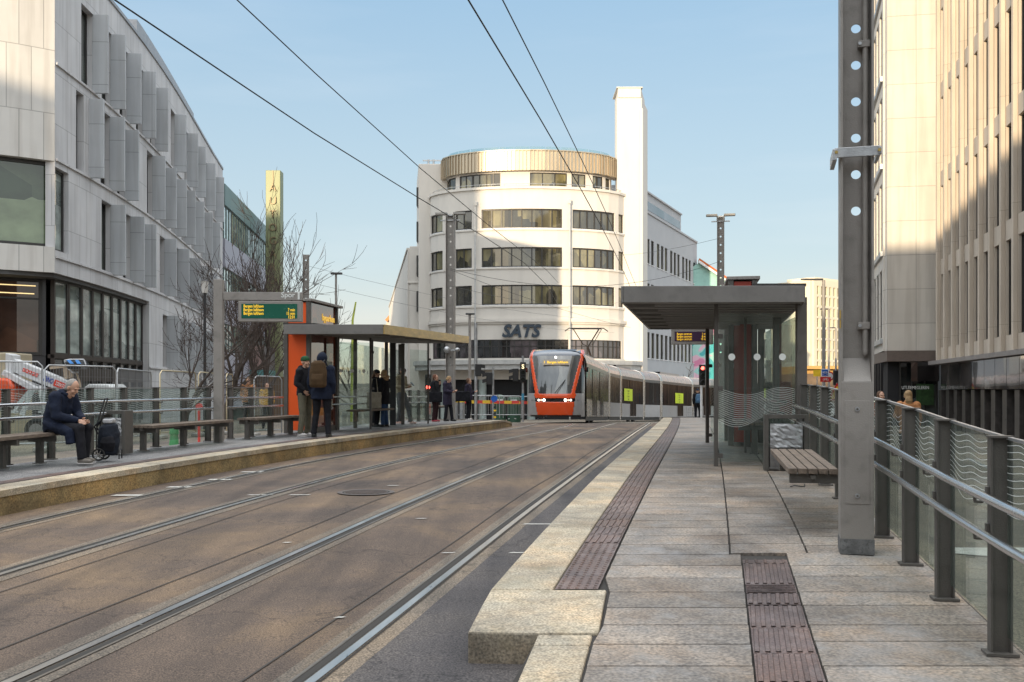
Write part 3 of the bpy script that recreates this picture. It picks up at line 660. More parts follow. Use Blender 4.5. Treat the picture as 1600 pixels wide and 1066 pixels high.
# overhead wires
wr=mat('wire',(.03,.03,.032),.5,.3)
def wire(label,pts,r=.009,cat='wire',name='overhead_wire',grp=None):
    o=MB().tube(pts,r,5).build(name,wr); tag(o,label,cat,grp); return o
def span(p0,p1,sag,n=10):
    p0=Vector(p0);p1=Vector(p1); return [p0.lerp(p1,i/n)-Vector((0,0,sag*4*(i/n)*(1-i/n))) for i in range(n+1)]
yy=[-6,0,5,10,15,20,25,30,36,44]
wire('contact wire of the left track, leftmost cable crossing the sky',[(TL(q),q,EYE+4.07-.004*q) for q in yy],.010)
wire('carrying cable of the left track, second cable from the left in the sky',[(TL(q)+.02,q,EYE+hermite([0,12.5,28.6,44],[5.6,5.08,4.25,4.9],q)) for q in yy],.009)
wire('contact wire of the right track, running over the nearer rails',[(TR(q)+.1,q,EYE+4.3-.006*q) for q in yy]+[(TR(44)+2,52,EYE+4)],.010)
wire('carrying cable of the right track, rightmost cable crossing the sky',[(TR(q)+.15,q,EYE+hermite([0,12,39,44],[5.1,4.85,4.5,4.7],q)) for q in yy],.009)
mz=lambda px,py,Y:(PX(px,Y),Y,PZ(py,Y))
wire('cross span cable from the left mast to the right mast',span(mz(704,420,31),mz(1126,408,36),.75,16),.007)
wire('upper cross span cable from the right mast towards the round building',span(mz(1126,372,36),mz(905,398,60),.3),.006)
wire('thin cable from the left mast down to the tram pantograph',span(mz(704,422,31),mz(985,512,44),.15),.006)
wire('thin cable leaving the thin left mast, upper of two',span(mz(478,415,40),mz(960,500,78),.5),.006)
wire('thin cable leaving the thin left mast, lower of two',span(mz(478,440,40),mz(960,520,78),.5),.006)
wire('thin cable running from the left mast past the company sign to the tower',span(mz(704,447,31),mz(975,470,84),.6),.006)

# ------------------------------------------------------------------ benches
def bench_at(label,A,B,nrm,seat=.46,depth=.42,legs=(0.05,.5,.95),n=5,group='platform benches',zf=zp,armlegs=True):
    """A,B: ends along the railing; nrm points to the platform side"""
    A=Vector(A);B=Vector(B); root=thing('bench',label,'bench',A,0,group); d=(B-A).normalized(); nrm=Vector(nrm)
    for k in range(n):
        w_=depth/n; a=A+nrm*(w_*(k+.5))+Vector((0,0,seat)); b=B+nrm*(w_*(k+.5))+Vector((0,0,seat))
        m_=MB(); m_.bar(a,b,w_-.012,.045); m_.build('seat_slat',WOOD,root,world=True,bevel=.004)
    for t in legs:
        p=A.lerp(B,t); m_=MB(); m_.bar(p+Vector((0,0,seat-.065))+nrm*.0,p+Vector((0,0,seat-.065))+nrm*(depth-.02),.05,.075); 
        if armlegs: m_.bar(p+nrm*.16,p+nrm*.16+Vector((0,0,seat-.09)),.06,.09,up=nrm); m_.bar(p+nrm*.16,p+nrm*.16+Vector((0,0,.012)),.12,.14,up=nrm)
        m_.build('leg',STEEL,root,world=True,bevel=.003)
    m_=MB(); m_.bar(A+nrm*.2+Vector((0,0,seat-.05)),B+nrm*.2+Vector((0,0,seat-.05)),.04,.03); m_.build('beam',STEEL,root,world=True)
    return root
nl=Vector((.98,-.196,0)); nr=Vector((-.985,.175,0))
LP=lambda q,o=.15:(XRL(q)+o,q,zp(q))
bench_at('wooden bench with the seated man at its end, left platform',LP(10.6,.10),LP(13.2,.10),nl,seat=.40,legs=(.06,.66,.93))
bench_at('empty wooden bench between the shopping trolley and the sign post',LP(15.2),LP(17.8),nl,seat=.39,legs=(.05,.5,.95))
bench_at('empty wooden bench between the sign post and the orange ticket pillar',LP(18.7),LP(20.9),nl,seat=.39,legs=(.05,.5,.95))
RP=lambda q,o=-.3:(XRR(q)+o,q,zp(q))
bench_at('slatted wooden bench cantilevered from the railing on the right platform',RP(7.75),RP(9.35),nr,seat=.48,depth=.40,legs=(.04,.55),armlegs=False)
bench_at('wooden bench half hidden inside the right shelter',RP(14.6),RP(16.3),nr,legs=(.05,.95))
pB=G(686,655); bench_at('far bench behind the two people leaning at the left shelter end',(pB.x-1.6,pB.y+.2,pB.z),(pB.x+.35,pB.y+1.8,pB.z),(.63,-.77,0),legs=(.05,.95))

# ------------------------------------------------------------------ bins wrapped in foil
FOIL=mat('grey_plastic_wrap',(.34,.34,.35),.25,0,.3,6,1.0,14,spec=.8)
def binframe(label,x,y,zb,w,h,nrm,foil=True):
    nrm=Vector(nrm); ax=Vector((nrm.y,-nrm.x,0)); root=thing('litter_bin',label,'litter bin',(x,y,zb),0,'boarded-up litter bins')
    o=Vector((x,y,zb)); rot=Matrix((ax,nrm,Vector((0,0,1)))).transposed()
    for s in (-1,1):
        m_=MB(); m_.obox(o+ax*s*w/2+Vector((0,0,h/2)),(.026,.11,h/2),rot); m_.build('side_frame',STEEL,root,world=True,bevel=.004)
    m_=MB(); m_.obox(o+Vector((0,0,h-.025)),(w/2-.028,.11,.025),rot); m_.build('top_frame',STEEL,root,world=True,bevel=.004)
    m_=MB(); g=10
    vs=[];r=random.Random(3)
    for i in range(g+1):
        for j in range(g+1):
            dpt=.09+r.uniform(-.014,.014); vs.append(o+ax*((i/g-.5)*(w-.09))+nrm*dpt+Vector((0,0,.42*h+(h*.42)*j/g+r.uniform(-.006,.006))))
    m_.add(vs,[(i*(g+1)+j,(i+1)*(g+1)+j,(i+1)*(g+1)+j+1,i*(g+1)+j+1) for i in range(g) for j in range(g)],0,False); m_.build('plastic_wrap',FOIL,root,world=True)
    m_=MB(); m_.obox(o+Vector((0,0,h*.24)),(w/2-.04,.08,h*.18),rot); m_.obox(o+Vector((0,0,h*.6)),(w/2-.06,.06,h*.2),rot); m_.obox(o+Vector((0,0,.03)),(w/2-.03,.1,.015),rot); m_.build('bin_body',mat('bin_body',(.14,.13,.125),.6,0,.5,8,dirt=.8),root,world=True,bevel=.006)
    return root
binframe('litter bin wrapped in grey plastic beside the right bench',3.42,12.0,zp(12.0),.48,.70,(-.18,-.98,0))
binframe('litter bin wrapped in grey plastic behind the shopping trolley',-6.08,14.75,zp(14.75),.38,.66,(-.2,-.98,0))
# ------------------------------------------------------------------ shelters
ROOFM=mat('shelter_fascia',(.20,.19,.18),.42,.35,.1,2,.1,90,dirt=.35); SLAT=mat('soffit_slats',(.24,.23,.22),.6); DOT=mat('white_dots',(.72,.73,.7),.6)
GOLD_REFL=mat('gold_reflection_fascia',(.50,.36,.14),.34,.55,.3,3,.15,30,stretch=(1,1,4),dirt=.4)  # golden reflected light painted into the track-side roof edge
PILLARG=windowmat('pillar_glass',(.12,.018,.01),(.34,.08,.035),(1.2,1.2,.8),rough=.03,spec=1.0,wav=.008)  # warm red reflection painted into the side glass colour
def shelter(label,p0,p1,dirx,wid,zc0,zc1,side,fh=.21,slats=14,front=ROOFM,posts=(),overhang=.1,ribs=True):
    """p0/p1: near and far corners of the roof on the track side; dirx: unit vector away from track; zc underside heights"""
    p0=Vector((*p0,0)); p1=Vector((*p1,0)); dx=Vector((*dirx,0)); root=thing('tram_shelter',label,'tram shelter',(p0.x,p0.y,zp(p0.y)))
    b0=p0+dx*wid; b1=p1+dx*wid
    z=lambda t:zc0+(zc1-zc0)*t
    def P(a,zz): return Vector((a.x,a.y,zz))
    def wallbar(a,za,b,zb,th,h,m,name):
        mb=MB(); d=(P(b,zb)-P(a,za)).normalized(); n=Vector((-d.y,d.x,0)).normalized()*th/2
        mb.extr([P(a,za)-n,P(b,zb)-n,P(b,zb+h)-n,P(a,za+h)-n],n*2); return mb.build(name,m,root,world=True,bevel=.004)
    wallbar(p0,zc0,p1,zc1,.03,fh,front,'fascia'); wallbar(p0-dx*-.016,zc0,b0,zc0,.03,fh,ROOFM,'fascia'); wallbar(b0,zc0,b1,zc1,.03,fh,ROOFM,'fascia'); wallbar(p1+dx*.016,zc1,b1,zc1,.03,fh,ROOFM,'fascia')
    mb=MB(); mb.extr([P(p0,zc0+fh-.05),P(p1,zc1+fh-.05),P(b1,zc1+fh-.05),P(b0,zc0+fh-.05)],(0,0,.03)); mb.extr([P(b0+dx*.03,zc0+fh+.0),P(b0-dx*.65,zc0+fh+.0),P(b1-dx*.65,zc1+fh+.0),P(b1+dx*.03,zc1+fh+.0)],(0,0,.03)); mb.build('roof_sheet',mat('roof_underside',(.035,.034,.033),.7),root,world=True)
    mb=MB(); L=(p1-p0).length
    for k in range(slats):
        t=(k+.5)/slats; a=p0.lerp(p1,t); b=b0.lerp(b1,t); mb.bar(P(a,z(t)+.055),P(b,z(t)+.055),L/slats*.28,.10)
    mb.build('soffit_slats',SLAT,root,world=True)
    for k in range(7):
        mb=MB(); a=p0.lerp(p1,(k+.5)/7)+dx*.04; mb.bar(P(a,z((k+.5)/7)-.0),P(a+dx*.35,z((k+.5)/7)+.0),.03,.05); mb.build('roof_bracket',ROOFM,root,world=True)
    return root
def glasspanel(root,a,b,z0,z1,dots=True,waves=True,name='glass_panel',nd=3,dz=1.38):
    a=Vector(a); b=Vector(b); d=(b-a).normalized(); n=Vector((-d.y,d.x,0)); n=n if n.y<0 else -n
    mb=MB(); mb.extr([Vector((a.x,a.y,z0))-n*.005,Vector((b.x,b.y,z0))-n*.005,Vector((b.x,b.y,z1))-n*.005,Vector((a.x,a.y,z1))-n*.005],n*.01)
    L=(b-a).length
    if dots:
        for k in range(nd):
            c=a+d*L*(k+.5)/nd; c.z=z0+dz; u=d
            mb.face([c+n*.0065+u*.045*math.cos(t*math.pi/10)+Vector((0,0,.045*math.sin(t*math.pi/10))) for t in range(20)],1)
    if waves:
        for k in range(17):
            pr=None
            for j in range(31):
                t=j/30; zz=z0+.92-k*.024+.05*math.sin(t*6.5+2.4+k*.05)*(1+k*.04); p=a+d*L*t; p.z=zz; p=p+n*.0065
                if pr is not None: mb.face([pr,p,p+Vector((0,0,.0035)),pr+Vector((0,0,.0035))],1)
                pr=p
    return mb.build(name,[SHG,DOT],root,world=True,recalc=False)
def postat(root,x,y,z0,z1,w=.06,d=.06,m=None,clips=()):
    mb=MB(); mb.box(x-w/2,x+w/2,y-d/2,y+d/2,z0,z1)
    for c in clips: mb.box(x+w/2,x+w/2+.06,y-.03,y+.03,z0+c-.03,z0+c+.03)
    return mb.build('post',m or STEEL,root,world=True,bevel=.004)
# right shelter
zr=2.606
s=shelter('grey steel and glass tram shelter on the right platform',(1.40,12.2),(2.53,17.65),(.99,-.02),2.32,zr,zr+.0,1)
f0=zp(12.57)
postat(s,2.67,12.57,f0,zr+.1,.05,.05,clips=(.14,1.02,1.7)); postat(s,3.78,12.55,f0,zr+.1,.13,.09); postat(s,3.56,17.5,zp(17.5),zr+.1,.06,.06,clips=(.14,1.4)); postat(s,4.55,17.5,zp(17.5),zr+.1,.12,.08)
postat(s,4.14,15.0,zp(15),zr+.1,.12,.08); postat(s,3.62,14.9,zp(15),zr+.1,.035,.035)
glasspanel(s,(2.71,12.57,0),(3.70,12.55,0),f0+.06,2.5,dz=1.37)
glasspanel(s,(3.84,12.7,0),(4.12,14.9,0),f0+.06,2.5,nd=6)
glasspanel(s,(4.16,15.1,0),(4.53,17.4,0),f0+.06,2.5,nd=6)
glasspanel(s,(3.62,17.5,0),(4.47,17.5,0),f0+.06,2.5)
def pillar(label,x,y,z0,z1,w,L,rz,ztop_over=.06,panel=ORANGE,roofz=None):
    root=thing('ticket_pillar',label,'ticket pillar',(x,y,z0),rz); h=z1-z0
    for (a,b) in ((-w/2,0),(w/2,0),(-w/2,L),(w/2,L)):
        mb=MB(); mb.box(a-.045,a+.045,b-.045,b+.045,0,h); mb.build('corner_post',STEEL,root,bevel=.004)
    mb=MB(); mb.box(-w/2-.07,w/2+.09,-.07,L+.25,h,h+.055); mb.build('cap',STEEL2,root,bevel=.005)
    mb=MB(); mb.box(-w/2+.05,w/2-.05,-.02,.0,.06,h-.03); mb.build('front_panel',panel,root,bevel=.006)
    mb=MB(); mb.box(w/2-.02,w/2-.005,.05,L-.05,.12,h-.02); mb.box(-w/2+.005,-w/2+.02,.05,L-.05,.12,h-.02); mb.box(-w/2+.05,w/2-.05,L-.01,L+.01,.1,h-.02); mb.build('side_glass',PILLARG,root)
    mb=MB(); mb.box(w/2-.03,w/2+.01,.05,L-.05,.0,.12); mb.build('plinth',STEEL,root)
    return root
SHADERED=mat('shaded_red_enamel',(.28,.035,.02),.35,0,.15,1.5,dirt=.4)  # enamel darkened for the shade inside the shelter
pr_=pillar('dark red ticket pillar standing inside the right shelter',PX(1163,16.6)-.03,16.6,zp(16.6),PZ(447,17.6),.40,1.5,-R(10),panel=SHADERED)
# left shelter
zl0,zl1=2.71,2.875
s=shelter('tram shelter with roof edge coloured by a golden reflection on the left platform',(-2.79,20.9),(-1.29,28.5),(-.985,.0),2.2,zl0,zl1,-1,front=GOLD_REFL)
for (px,py,w_) in ((579,670.6,.05),(669,662,.05)):
    g=G(px,py); postat(s,g.x,g.y,g.z,zl0+.16,w_,w_,clips=(.12,1.0,1.9))
g1=G(614,664.5); postat(s,g1.x,g1.y,g1.z,zl0+.1,.16,.1,m=BLACK); postat(s,g1.x+.22,g1.y+.5,g1.z,zl0+.1,.09,.08)
bx=lambda q:-4.62+.2*(q-21.4)
for q in (23.3,24.5,25.7,26.9,28.1): postat(s,bx(q),q,zp(q),zl0+.12,.09,.09)
for i,q in enumerate((23.3,24.5,25.7,26.9)): glasspanel(s,(bx(q)+.05,q+.05,0),(bx(q+1.2)-.05,q+1.15,0),zp(q)+.06,zl0-.05,nd=3)
a=G(545,672); glasspanel(s,(a.x-.35,a.y,0),(G(579,670.6).x-.03,G(579,670.6).y,0),zp(23)+.05,zl0-.05,nd=3)
a=G(634,663.5); b=G(669,662); glasspanel(s,(a.x+.1,a.y+.2,0),(b.x-.03,b.y,0),zp(25)+.05,zl0-.05,dots=False)
for zz in (.62,.80):
    MB().tube([(bx(22.6)+.12,22.6,zp(23)+zz),(bx(25.4)+.12,25.4,zp(25)+zz)],.02,10).build('handrail',CHROME,s,world=True)
mb=MB(); mb.bar((bx(23.4)+.35,23.4,zp(24)+.46),(bx(26)+.35,26,zp(25)+.46),.36,.05); mb.bar((bx(23.6)+.35,23.6,zp(24)+.2),(bx(23.6)+.35,23.6,zp(24)+.43),.06,.3); mb.bar((bx(25.6)+.35,25.6,zp(24)),(bx(25.6)+.35,25.6,zp(24)+.43),.06,.06); mb.build('seat',WOOD,s,world=True,bevel=.01)
pg=G(465,677); lpill=pillar('tall orange-fronted ticket pillar at the near end of the left shelter',pg.x,pg.y,pg.z,PZ(471,pg.y),.52,1.75,-R(9.5))
HH=PZ(471,pg.y)-pg.z
M=facing((.262,1.24,HH-.30),(0,1,0)); text('byparken',.22,mat('gold_letters',(.75,.5,.08),.35,.3,emit=.5,ecol=(1,.6,.1)),lpill,M,bold=.004)
M=facing((.243,.28,1.62),(0,1,0)); text('light',.10,PRINT,lpill,M)
mb=MB(); mb.box(.235,.25,.55,.75,HH-.42,HH-.18); mb.build('emblem_plate',mat('emblem_dark',(.08,.02,.03),.4),lpill)
mb=MB(); mb.box(.24,.34,.9,1.3,.55,1.62); mb.build('ticket_machine',mat('machine_grey',(.22,.24,.22),.35,.4,.2,5),lpill,bevel=.02)
# sign post with beam and departures display
sp=G(342,690); root=thing('sign_post','grey sign post with cross beam reading Spor 1 on the left platform','sign post',(sp.x,sp.y,sp.z),R(2))
Hs=PZ(437,sp.y)-sp.z
mb=MB(); mb.box(-.085,.085,-.07,.07,0,Hs); mb.build('post',STEEL2,root,bevel=.008)
bl=(472-349)*sp.y/FPX; zb=PZ(463,sp.y)-sp.z
mb=MB(); mb.box(.086,.086+bl,-.05,.05,zb-.075,zb+.075); mb.build('beam',STEEL2,root,bevel=.006)
text('Spor',.135,PRINT,root,facing((.086+bl*.82,-.0525,zb+.02),(1,0,0)),bold=.002); text('1',.19,PRINT,root,facing((.086+bl*.955,-.0525,zb+.005),(1,0,0)),bold=.009)
def display(label,x,y,z,w,h,rz,l1,l2,c,sz):
    SQ=.72
    r_=thing('departures_display',label,'departures display',(x,y,z),rz)
    mb=MB(); mb.box(-w/2,w/2,0,.16,-h/2,h/2); mb.build('casing',STEEL2,r_,bevel=.01)
    mb=MB(); mb.box(-w/2+.06,w/2-.08,-.006,-.001,-h/2+.06,h/2-.055); mb.build('screen',c,r_)
    for i,t in enumerate(l1): text(t,sz,AMBER,r_,facing((-w/2+.10,-.009,h/2-.10-i*sz*.82),(1,0,0)),align='LEFT',sx=SQ)
    for i,t in enumerate(l2):
        if t: text(t,sz,AMBER,r_,facing((w/2-.12,-.009,h/2-.10-i*sz*.82),(1,0,0)),align='RIGHT',sx=SQ)
    return r_
SCR=mat('green_screen',(.008,.045,.035),.25,emit=.12,ecol=(.02,.35,.2)); SCR2=mat('purple_screen',(.02,.012,.025),.3,emit=.05,ecol=(.3,.1,.3))
d1=display('departures display listing Bergen lufthavn trams, hanging under the Spor 1 beam',PX(422,sp.y-.05),sp.y-.06,PZ(487,sp.y),1.17,.385,R(2),['Bergen lufthavn']*3,['','7 min','15 min','12:01'],SCR,.082)
mb=MB(); mb.box(-.4,-.37,.06,.1,.19,.36); mb.box(.37,.40,.06,.1,.19,.36); mb.build('hanger',STEEL,d1)
display('departures display listing Bergen sentrum trams, hanging behind the right shelter roof',PX(1082,18.6),18.6,PZ(526,18.6),.80,.30,-R(6),['Bergen sentrum']*3,['1 min','8 min','15 min'],SCR2,.062)

# ------------------------------------------------------------------ tram
TO=mat('tram_orange',(.80,.085,.012),.22,0,.03,1,coat=.8,dirt=.12); TG=mat('tram_grey',(.42,.42,.43),.3,.2,.05,1,coat=.4,dirt=.2); TB=mat('tram_black_glass',(.012,.013,.015),.06,0,.2,2,coat=1)
TWIN=windowmat('tram_window',(.008,.008,.010),(.035,.020,.018),(3.2,3.2,.35),rough=.22,spec=.08,wav=.05,coat=.0); TSH=windowmat('tram_windscreen',(.10,.11,.12),(.42,.42,.40),(1.3,.4,.35),rough=.04,spec=1,wav=.004); TROOF=mat('tram_roof',(.60,.42,.33),.28,.75,.12,2,.05,20,dirt=.3); TSIL=mat('tram_silver',(.50,.47,.43),.25,.7,.06,2); TDARK=mat('tram_roof_front',(.03,.045,.075),.2,0,.1,2,coat=.8)  # side window stripes paint pinkish reflections into the glass
LAMP=mat('headlamp',(.9,.9,.85),.2,emit=7,ecol=(1,.93,.8)); LAMPR=mat('marker_lamp',(.8,.2,.15),.2,emit=3,ecol=(1,.35,.25)); YEL=mat('yellow_poster',(.62,.75,.02),.5,0,.08,3)
tpath=[(1.95,43.9),(4.25,54.9),(5.35,58.6),(7.55,64.2),(9.15,67.0),(12.85,75.2),(17.3,83)]
troot=thing('tram','orange-nosed grey tram with lit headlights coming round the bend','tram',(1.95,43.9,0))
def zrail(Y): return zt(Y)+.01
# nose
nose=MB(); parts_={'windscreen':([],TSH),'nose_frame':([],TO),'cheek':([],TG),'headlight_band':([],TB),'roof_brow':([],TDARK),'a_pillar_glass':([],TB)}
hd=math.atan2(4.25-1.95,54.9-43.9); ct,st=math.cos(hd),math.sin(hd)
nrot=Matrix.Rotation(-hd*.65,4,'Z')
Z0=zrail(44); HT=3.42
def npos(u,v):
    z=.28+v*(HT-.28)
    back=0.0
    if v>.25: back=.75*((v-.25)/.75)**1.6
    if v>.9: back+=.9*((v-.9)/.1)**2*.6
    if v<.25: back=.10*((.25-v)/.25)**2
    wv=1.325 if v<.85 else 1.325-.10*((v-.85)/.15)**2
    y=back+.30*u*u+.45*abs(u)**7
    return Vector((u*wv,y,z))
NU,NV=72,110
def region(u,v):
    au=abs(u)
    w_out=.62+.345*min(1,max(0,(v-.22)/.66))     # outer edge of orange frame
    w_in=w_out-.125+(.03*(v-.22))
    if v>.935 or (v>.90 and au<.80): return 'roof_brow' if au<w_in+.02 else 'nose_frame'
    if v<.335:
        lo=.60+.12*min(1,v/.335)
        if v<.03: return 'headlight_band' if au<.9 else 'cheek'
        if au<lo:
            if .215<v<.275: return 'headlight_band'
            return 'nose_frame'
        return 'cheek'
    if au<w_in: return 'windscreen'
    if au<w_out: return 'nose_frame'
    if v<.345: return 'cheek'
    return 'a_pillar_glass' if v<.9 and au<.97 else 'cheek'
pts=[[npos(-1+2*i/NU,j/NV) for i in range(NU+1)] for j in range(NV+1)]
for j in range(NV):
    for i in range(NU):
        parts_[region(-1+2*(i+.5)/NU,(j+.5)/NV)][0].append((i,j))
def T(p): 
    q=nrot@Vector(p); return Vector((q.x+1.95,q.y+43.9,q.z+Z0))
heads=[]
for nm,(cells,mt) in parts_.items():
    if nm in('cheek','a_pillar_glass'): heads+=[(nm,([c for c in cells if c[0]<NU/2],mt)),(nm,([c for c in cells if c[0]>=NU/2],mt))]
    else: heads.append((nm,(cells,mt)))
for nm,(cells,mt) in heads:
    ids={}; vs=[]; fs=[]
    for i,j in cells:
        f=[]
        for a,b in ((i,j),(i+1,j),(i+1,j+1),(i,j+1)):
            if (a,b) not in ids:
                ids[(a,b)]=len(vs); p=pts[b][a].copy()
                if nm=='nose_frame': p.y-=.012
                vs.append(T(p))
            f.append(ids[(a,b)])
        fs.append(tuple(f))
    mb=MB(); mb.add(vs,fs,0,True); o=mb.build(nm,mt,troot,world=True)
    if nm=='nose_frame':
        so_=o.modifiers.new('s','SOLIDIFY'); so_.thickness=.03; so_.offset=0
for sx in (-1,1):
    for k,(uu,r_,mt) in enumerate(((.37,.062,LAMP),(.47,.045,LAMPR),(.555,.042,LAMP))):
        p=npos(sx*uu,.246); mb=MB(); mb.tube([T(p+Vector((0,-.02,0))),T(p+Vector((0,-.035,0)))],r_,14); mb.build('headlight',mt,troot,world=True)
p=npos(0,.90); mb=MB(); mb.tube([T(npos(0,.875)+Vector((0,-.02,0))),T(npos(0,.875)+Vector((0,-.03,0)))],.05,14); mb.build('headlight',LAMP,troot,world=True)
# wipers
mb=MB(); mb.tube([T(npos(.0,.345)+Vector((0,-.04,0))),T(npos(.36,.545)+Vector((0,-.05,0)))],.016,6); mb.tube([T(npos(.08,.345)+Vector((0,-.04,0))),T(npos(.34,.52)+Vector((0,-.05,0)))],.012,6); mb.build('wiper',BLACK,troot,world=True)
# destination text + car number
pp=npos(-.02,.80); nrm_=Vector((0,-1,.32)).normalized()
dm=MB(); a_,b_=npos(-.48,.765),npos(.52,.835); dm.add([T(Vector((-.60,a_.y-.12,a_.z-.02))),T(Vector((.66,a_.y-.12,a_.z-.02))),T(Vector((.66,b_.y-.08,b_.z+.02))),T(Vector((-.60,b_.y-.08,b_.z+.02)))],[(0,1,2,3)]); dm.build('destination_board',mat('board_grey',(.25,.22,.18),.4),troot,world=True)
M=facing(T(Vector((.03,pp.y-.16,pp.z))),(nrot@Vector((1,0,0))),(0,.28,1)); M=Matrix.Translation(-Vector(troot.location))@M
text('1  Bergen lufthavn',.155,AMBER,troot,M,bold=.004)
for sx in (-1,1):
    q=T(Vector((sx*1.06,.30,1.04))); text('211',.085,BLACK,troot,Matrix.Translation(-Vector(troot.location))@facing(q+Vector((0,-.09,0)),(nrot@Vector((1,sx*.5,0)))))
# body modules: loft of a rounded section along the bend
def offset(a,b,off): 
    d=(Vector(b)-Vector(a)).normalized(); return Vector((-d.y,d.x))*off
SEC=[(1.325,.30),(1.325,1.12),(1.325,2.78),(1.27,3.0),(1.08,3.26),(.75,3.38),(0,3.42),(-.75,3.38),(-1.08,3.26),(-1.27,3.0),(-1.325,2.78),(-1.325,1.12),(-1.325,.30)]
def ptc(a,b,t,x,z):
    A=Vector(a);B=Vector(b);p=A.lerp(B,t);n=offset(a,b,-1); return Vector((p.x+n.x*x,p.y+n.y*x,zrail(p.y)+z))
def along(a,b,t0,t1,prof,mb,mi=0,grow=0,sm=False):
    n=4; vs=[]
    for i in range(n+1):
        t=t0+(t1-t0)*i/n
        for (x,z) in prof: 
            vs.append(ptc(a,b,t,x+(grow if x>0 else -grow if x<0 else 0),z+ (grow if z>3 else 0)))
    m_=len(prof); fs=[(i*m_+k,(i+1)*m_+k,(i+1)*m_+k+1,i*m_+k+1) for i in range(n) for k in range(m_-1)]
    mb.add(vs,fs,mi,sm)
for mI in range(6):
    a,b=tpath[mI],tpath[mI+1]; L=(Vector(b)-Vector(a)).length; g=.20/L; t0=(1.15/L if mI==0 else g); t1=1-g
    m1=MB(); along(a,b,t0,t1,[(1.325,.30),(1.325,1.12)],m1); along(a,b,t0,t1,[(-1.325,.30),(-1.325,1.12)],m1); body=m1.build('car_body',TG if mI else TSIL,troot,world=True)
    m1=MB(); along(a,b,t0,t1,SEC[2:11],m1,sm=True); m1.build('roof',TROOF,troot,world=True)
    m1=MB(); along(a,b,t0,t1,[(1.318,1.10),(1.318,2.80)],m1); along(a,b,t0,t1,[(-1.318,1.10),(-1.318,2.80)],m1); win=m1.build('window_band',TWIN,troot,world=True)
    m1=MB(); along(a,b,t0,t1,[(1.33,2.62),(1.33,2.80)],m1); along(a,b,t0,t1,[(-1.33,2.62),(-1.33,2.80)],m1); m1.build('gutter',mat('tram_gutter',(.12,.12,.12),.3,.3),troot,world=True)
    m1=MB(); k=0; tt=t0
    while tt<t1: 
        along(a,b,tt,min(t1,tt+.06/L),[(1.331,1.12),(1.331,2.62)],m1); tt+=1.5/L
    m1.build('window_pillar',TB,troot,world=True)
    m1=MB()
    along(a,b,t0,t1,[(1.28,.10),(1.28,.31)],m1); m1.build('skirt',BLACK,troot,world=True)
    # bogies
    if mI in (0,2,4):
        for tq in ((.25,.38) if mI==0 else (.4,.6)):
            w_=MB(); c_=ptc(a,b,tq,1.2,.28); n_=offset(a,b,-1); w_.tube([c_-Vector((n_.x*.12,n_.y*.12,0)),c_+Vector((n_.x*.02,n_.y*.02,0))],.29,18); w_.build('wheel',mat('tram_wheel',(.06,.05,.045),.6,.5),troot,world=True)
    # doors on even modules
    drs={0:((.30,.46),(.58,.72)),2:((.38,.62),),4:((.48,.66),),5:((.3,.5),)}.get(mI,())
    for (q0,q1) in drs:
        dr=MB(); along(a,b,q0,q1,[(1.336,.36),(1.336,2.6)],dr); do=dr.build('door',TWIN,troot,world=True)
        fr=MB()
        for t_ in (q0,(q0+q1)/2,q1): along(a,b,t_-.03/L,t_+.03/L,[(1.342,.34),(1.342,2.62)],fr)
        fr.build('door_frame',TSIL if mI==0 else TB,do,world=True)
    if mI in (2,4):
        q0,q1=((.12,.46),(.40,.66))[mI==4]; ya=MB(); along(a,b,q0,q1,[(1.350,1.30),(1.350,2.05)],ya); yo=ya.build('yellow_poster',YEL,troot,world=True)
        n_=offset(a,b,-1); tv=(Vector(b)-Vector(a)).normalized()
        for k_,wd in enumerate(('Ta gjerne','en tur','med oss','i dag')):
            c_=ptc(a,b,(q0+q1)/2,1.356,1.92-k_*.17)
            text(wd,.13,BLACK,yo,Matrix.Translation(-Vector(troot.location))@facing(c_,(tv.x,tv.y,0)),ext=.001)
    # bellows / joint hoops
    if mI<5:
        j=Vector(b); be=MB(); d1_=(Vector(b)-Vector(a)).normalized(); d2_=(Vector(tpath[mI+2])-Vector(b)).normalized(); dm_=(d1_+d2_).normalized(); n2=Vector((dm_.y,-dm_.x))
        for off_,gr in ((-.21,0),(-.16,.035),(.16,.035),(.21,0)):
            c_=j+dm_*off_; be.v+=[(c_.x+n2.x*(x+(gr if x>0 else -gr if x<0 else 0)),c_.y+n2.y*(x+(gr if x>0 else -gr if x<0 else 0)),zrail(c_.y)+z+(gr if z>2.9 else 0)) for x,z in SEC]
        m_=len(SEC)
        for i in range(3):
            for k in range(m_-1): be.f.append((i*m_+k,(i+1)*m_+k,(i+1)*m_+k+1,i*m_+k+1)); be.mi.append(0); be.sm.append(False)
        be.build('joint_hoop',TSIL,troot,world=True)
# panto
pc=Vector((4.6,54.5,zrail(54.5)+3.42)); pm=MB(); kx=1.0
pL_,pR_=Vector((PX(889,53),53,PZ(513,53))),Vector((PX(943,53),53,PZ(513,53)))
pm.tube([pL_+Vector((-.22,0,-.16)),pL_,pR_,pR_+Vector((.25,0,-.18))],.03,6); pm.tube([pL_+Vector((.15,.3,-.02)),pR_+Vector((-.1,.3,-.02))],.03,6)
kn=Vector((PX(918,53.5),53.5,PZ(541,53.5))); pm.tube([pL_+Vector((.25,.1,-.05)),kn+Vector((-.25,0,.1)),kn],.028,6); pm.tube([pR_+Vector((-.25,.1,-.05)),kn+Vector((.05,0,0))],.04,6); pm.tube([pR_+Vector((-.1,.1,-.05)),kn+Vector((.3,0,.1)),kn],.02,6)
pm.tube([kn,Vector((PX(926,54.5),54.5,zrail(54.5)+3.4))],.06,6); pm.build('pantograph',mat('panto_metal',(.10,.085,.07),.5,.6),troot,world=True)
rb=MB()
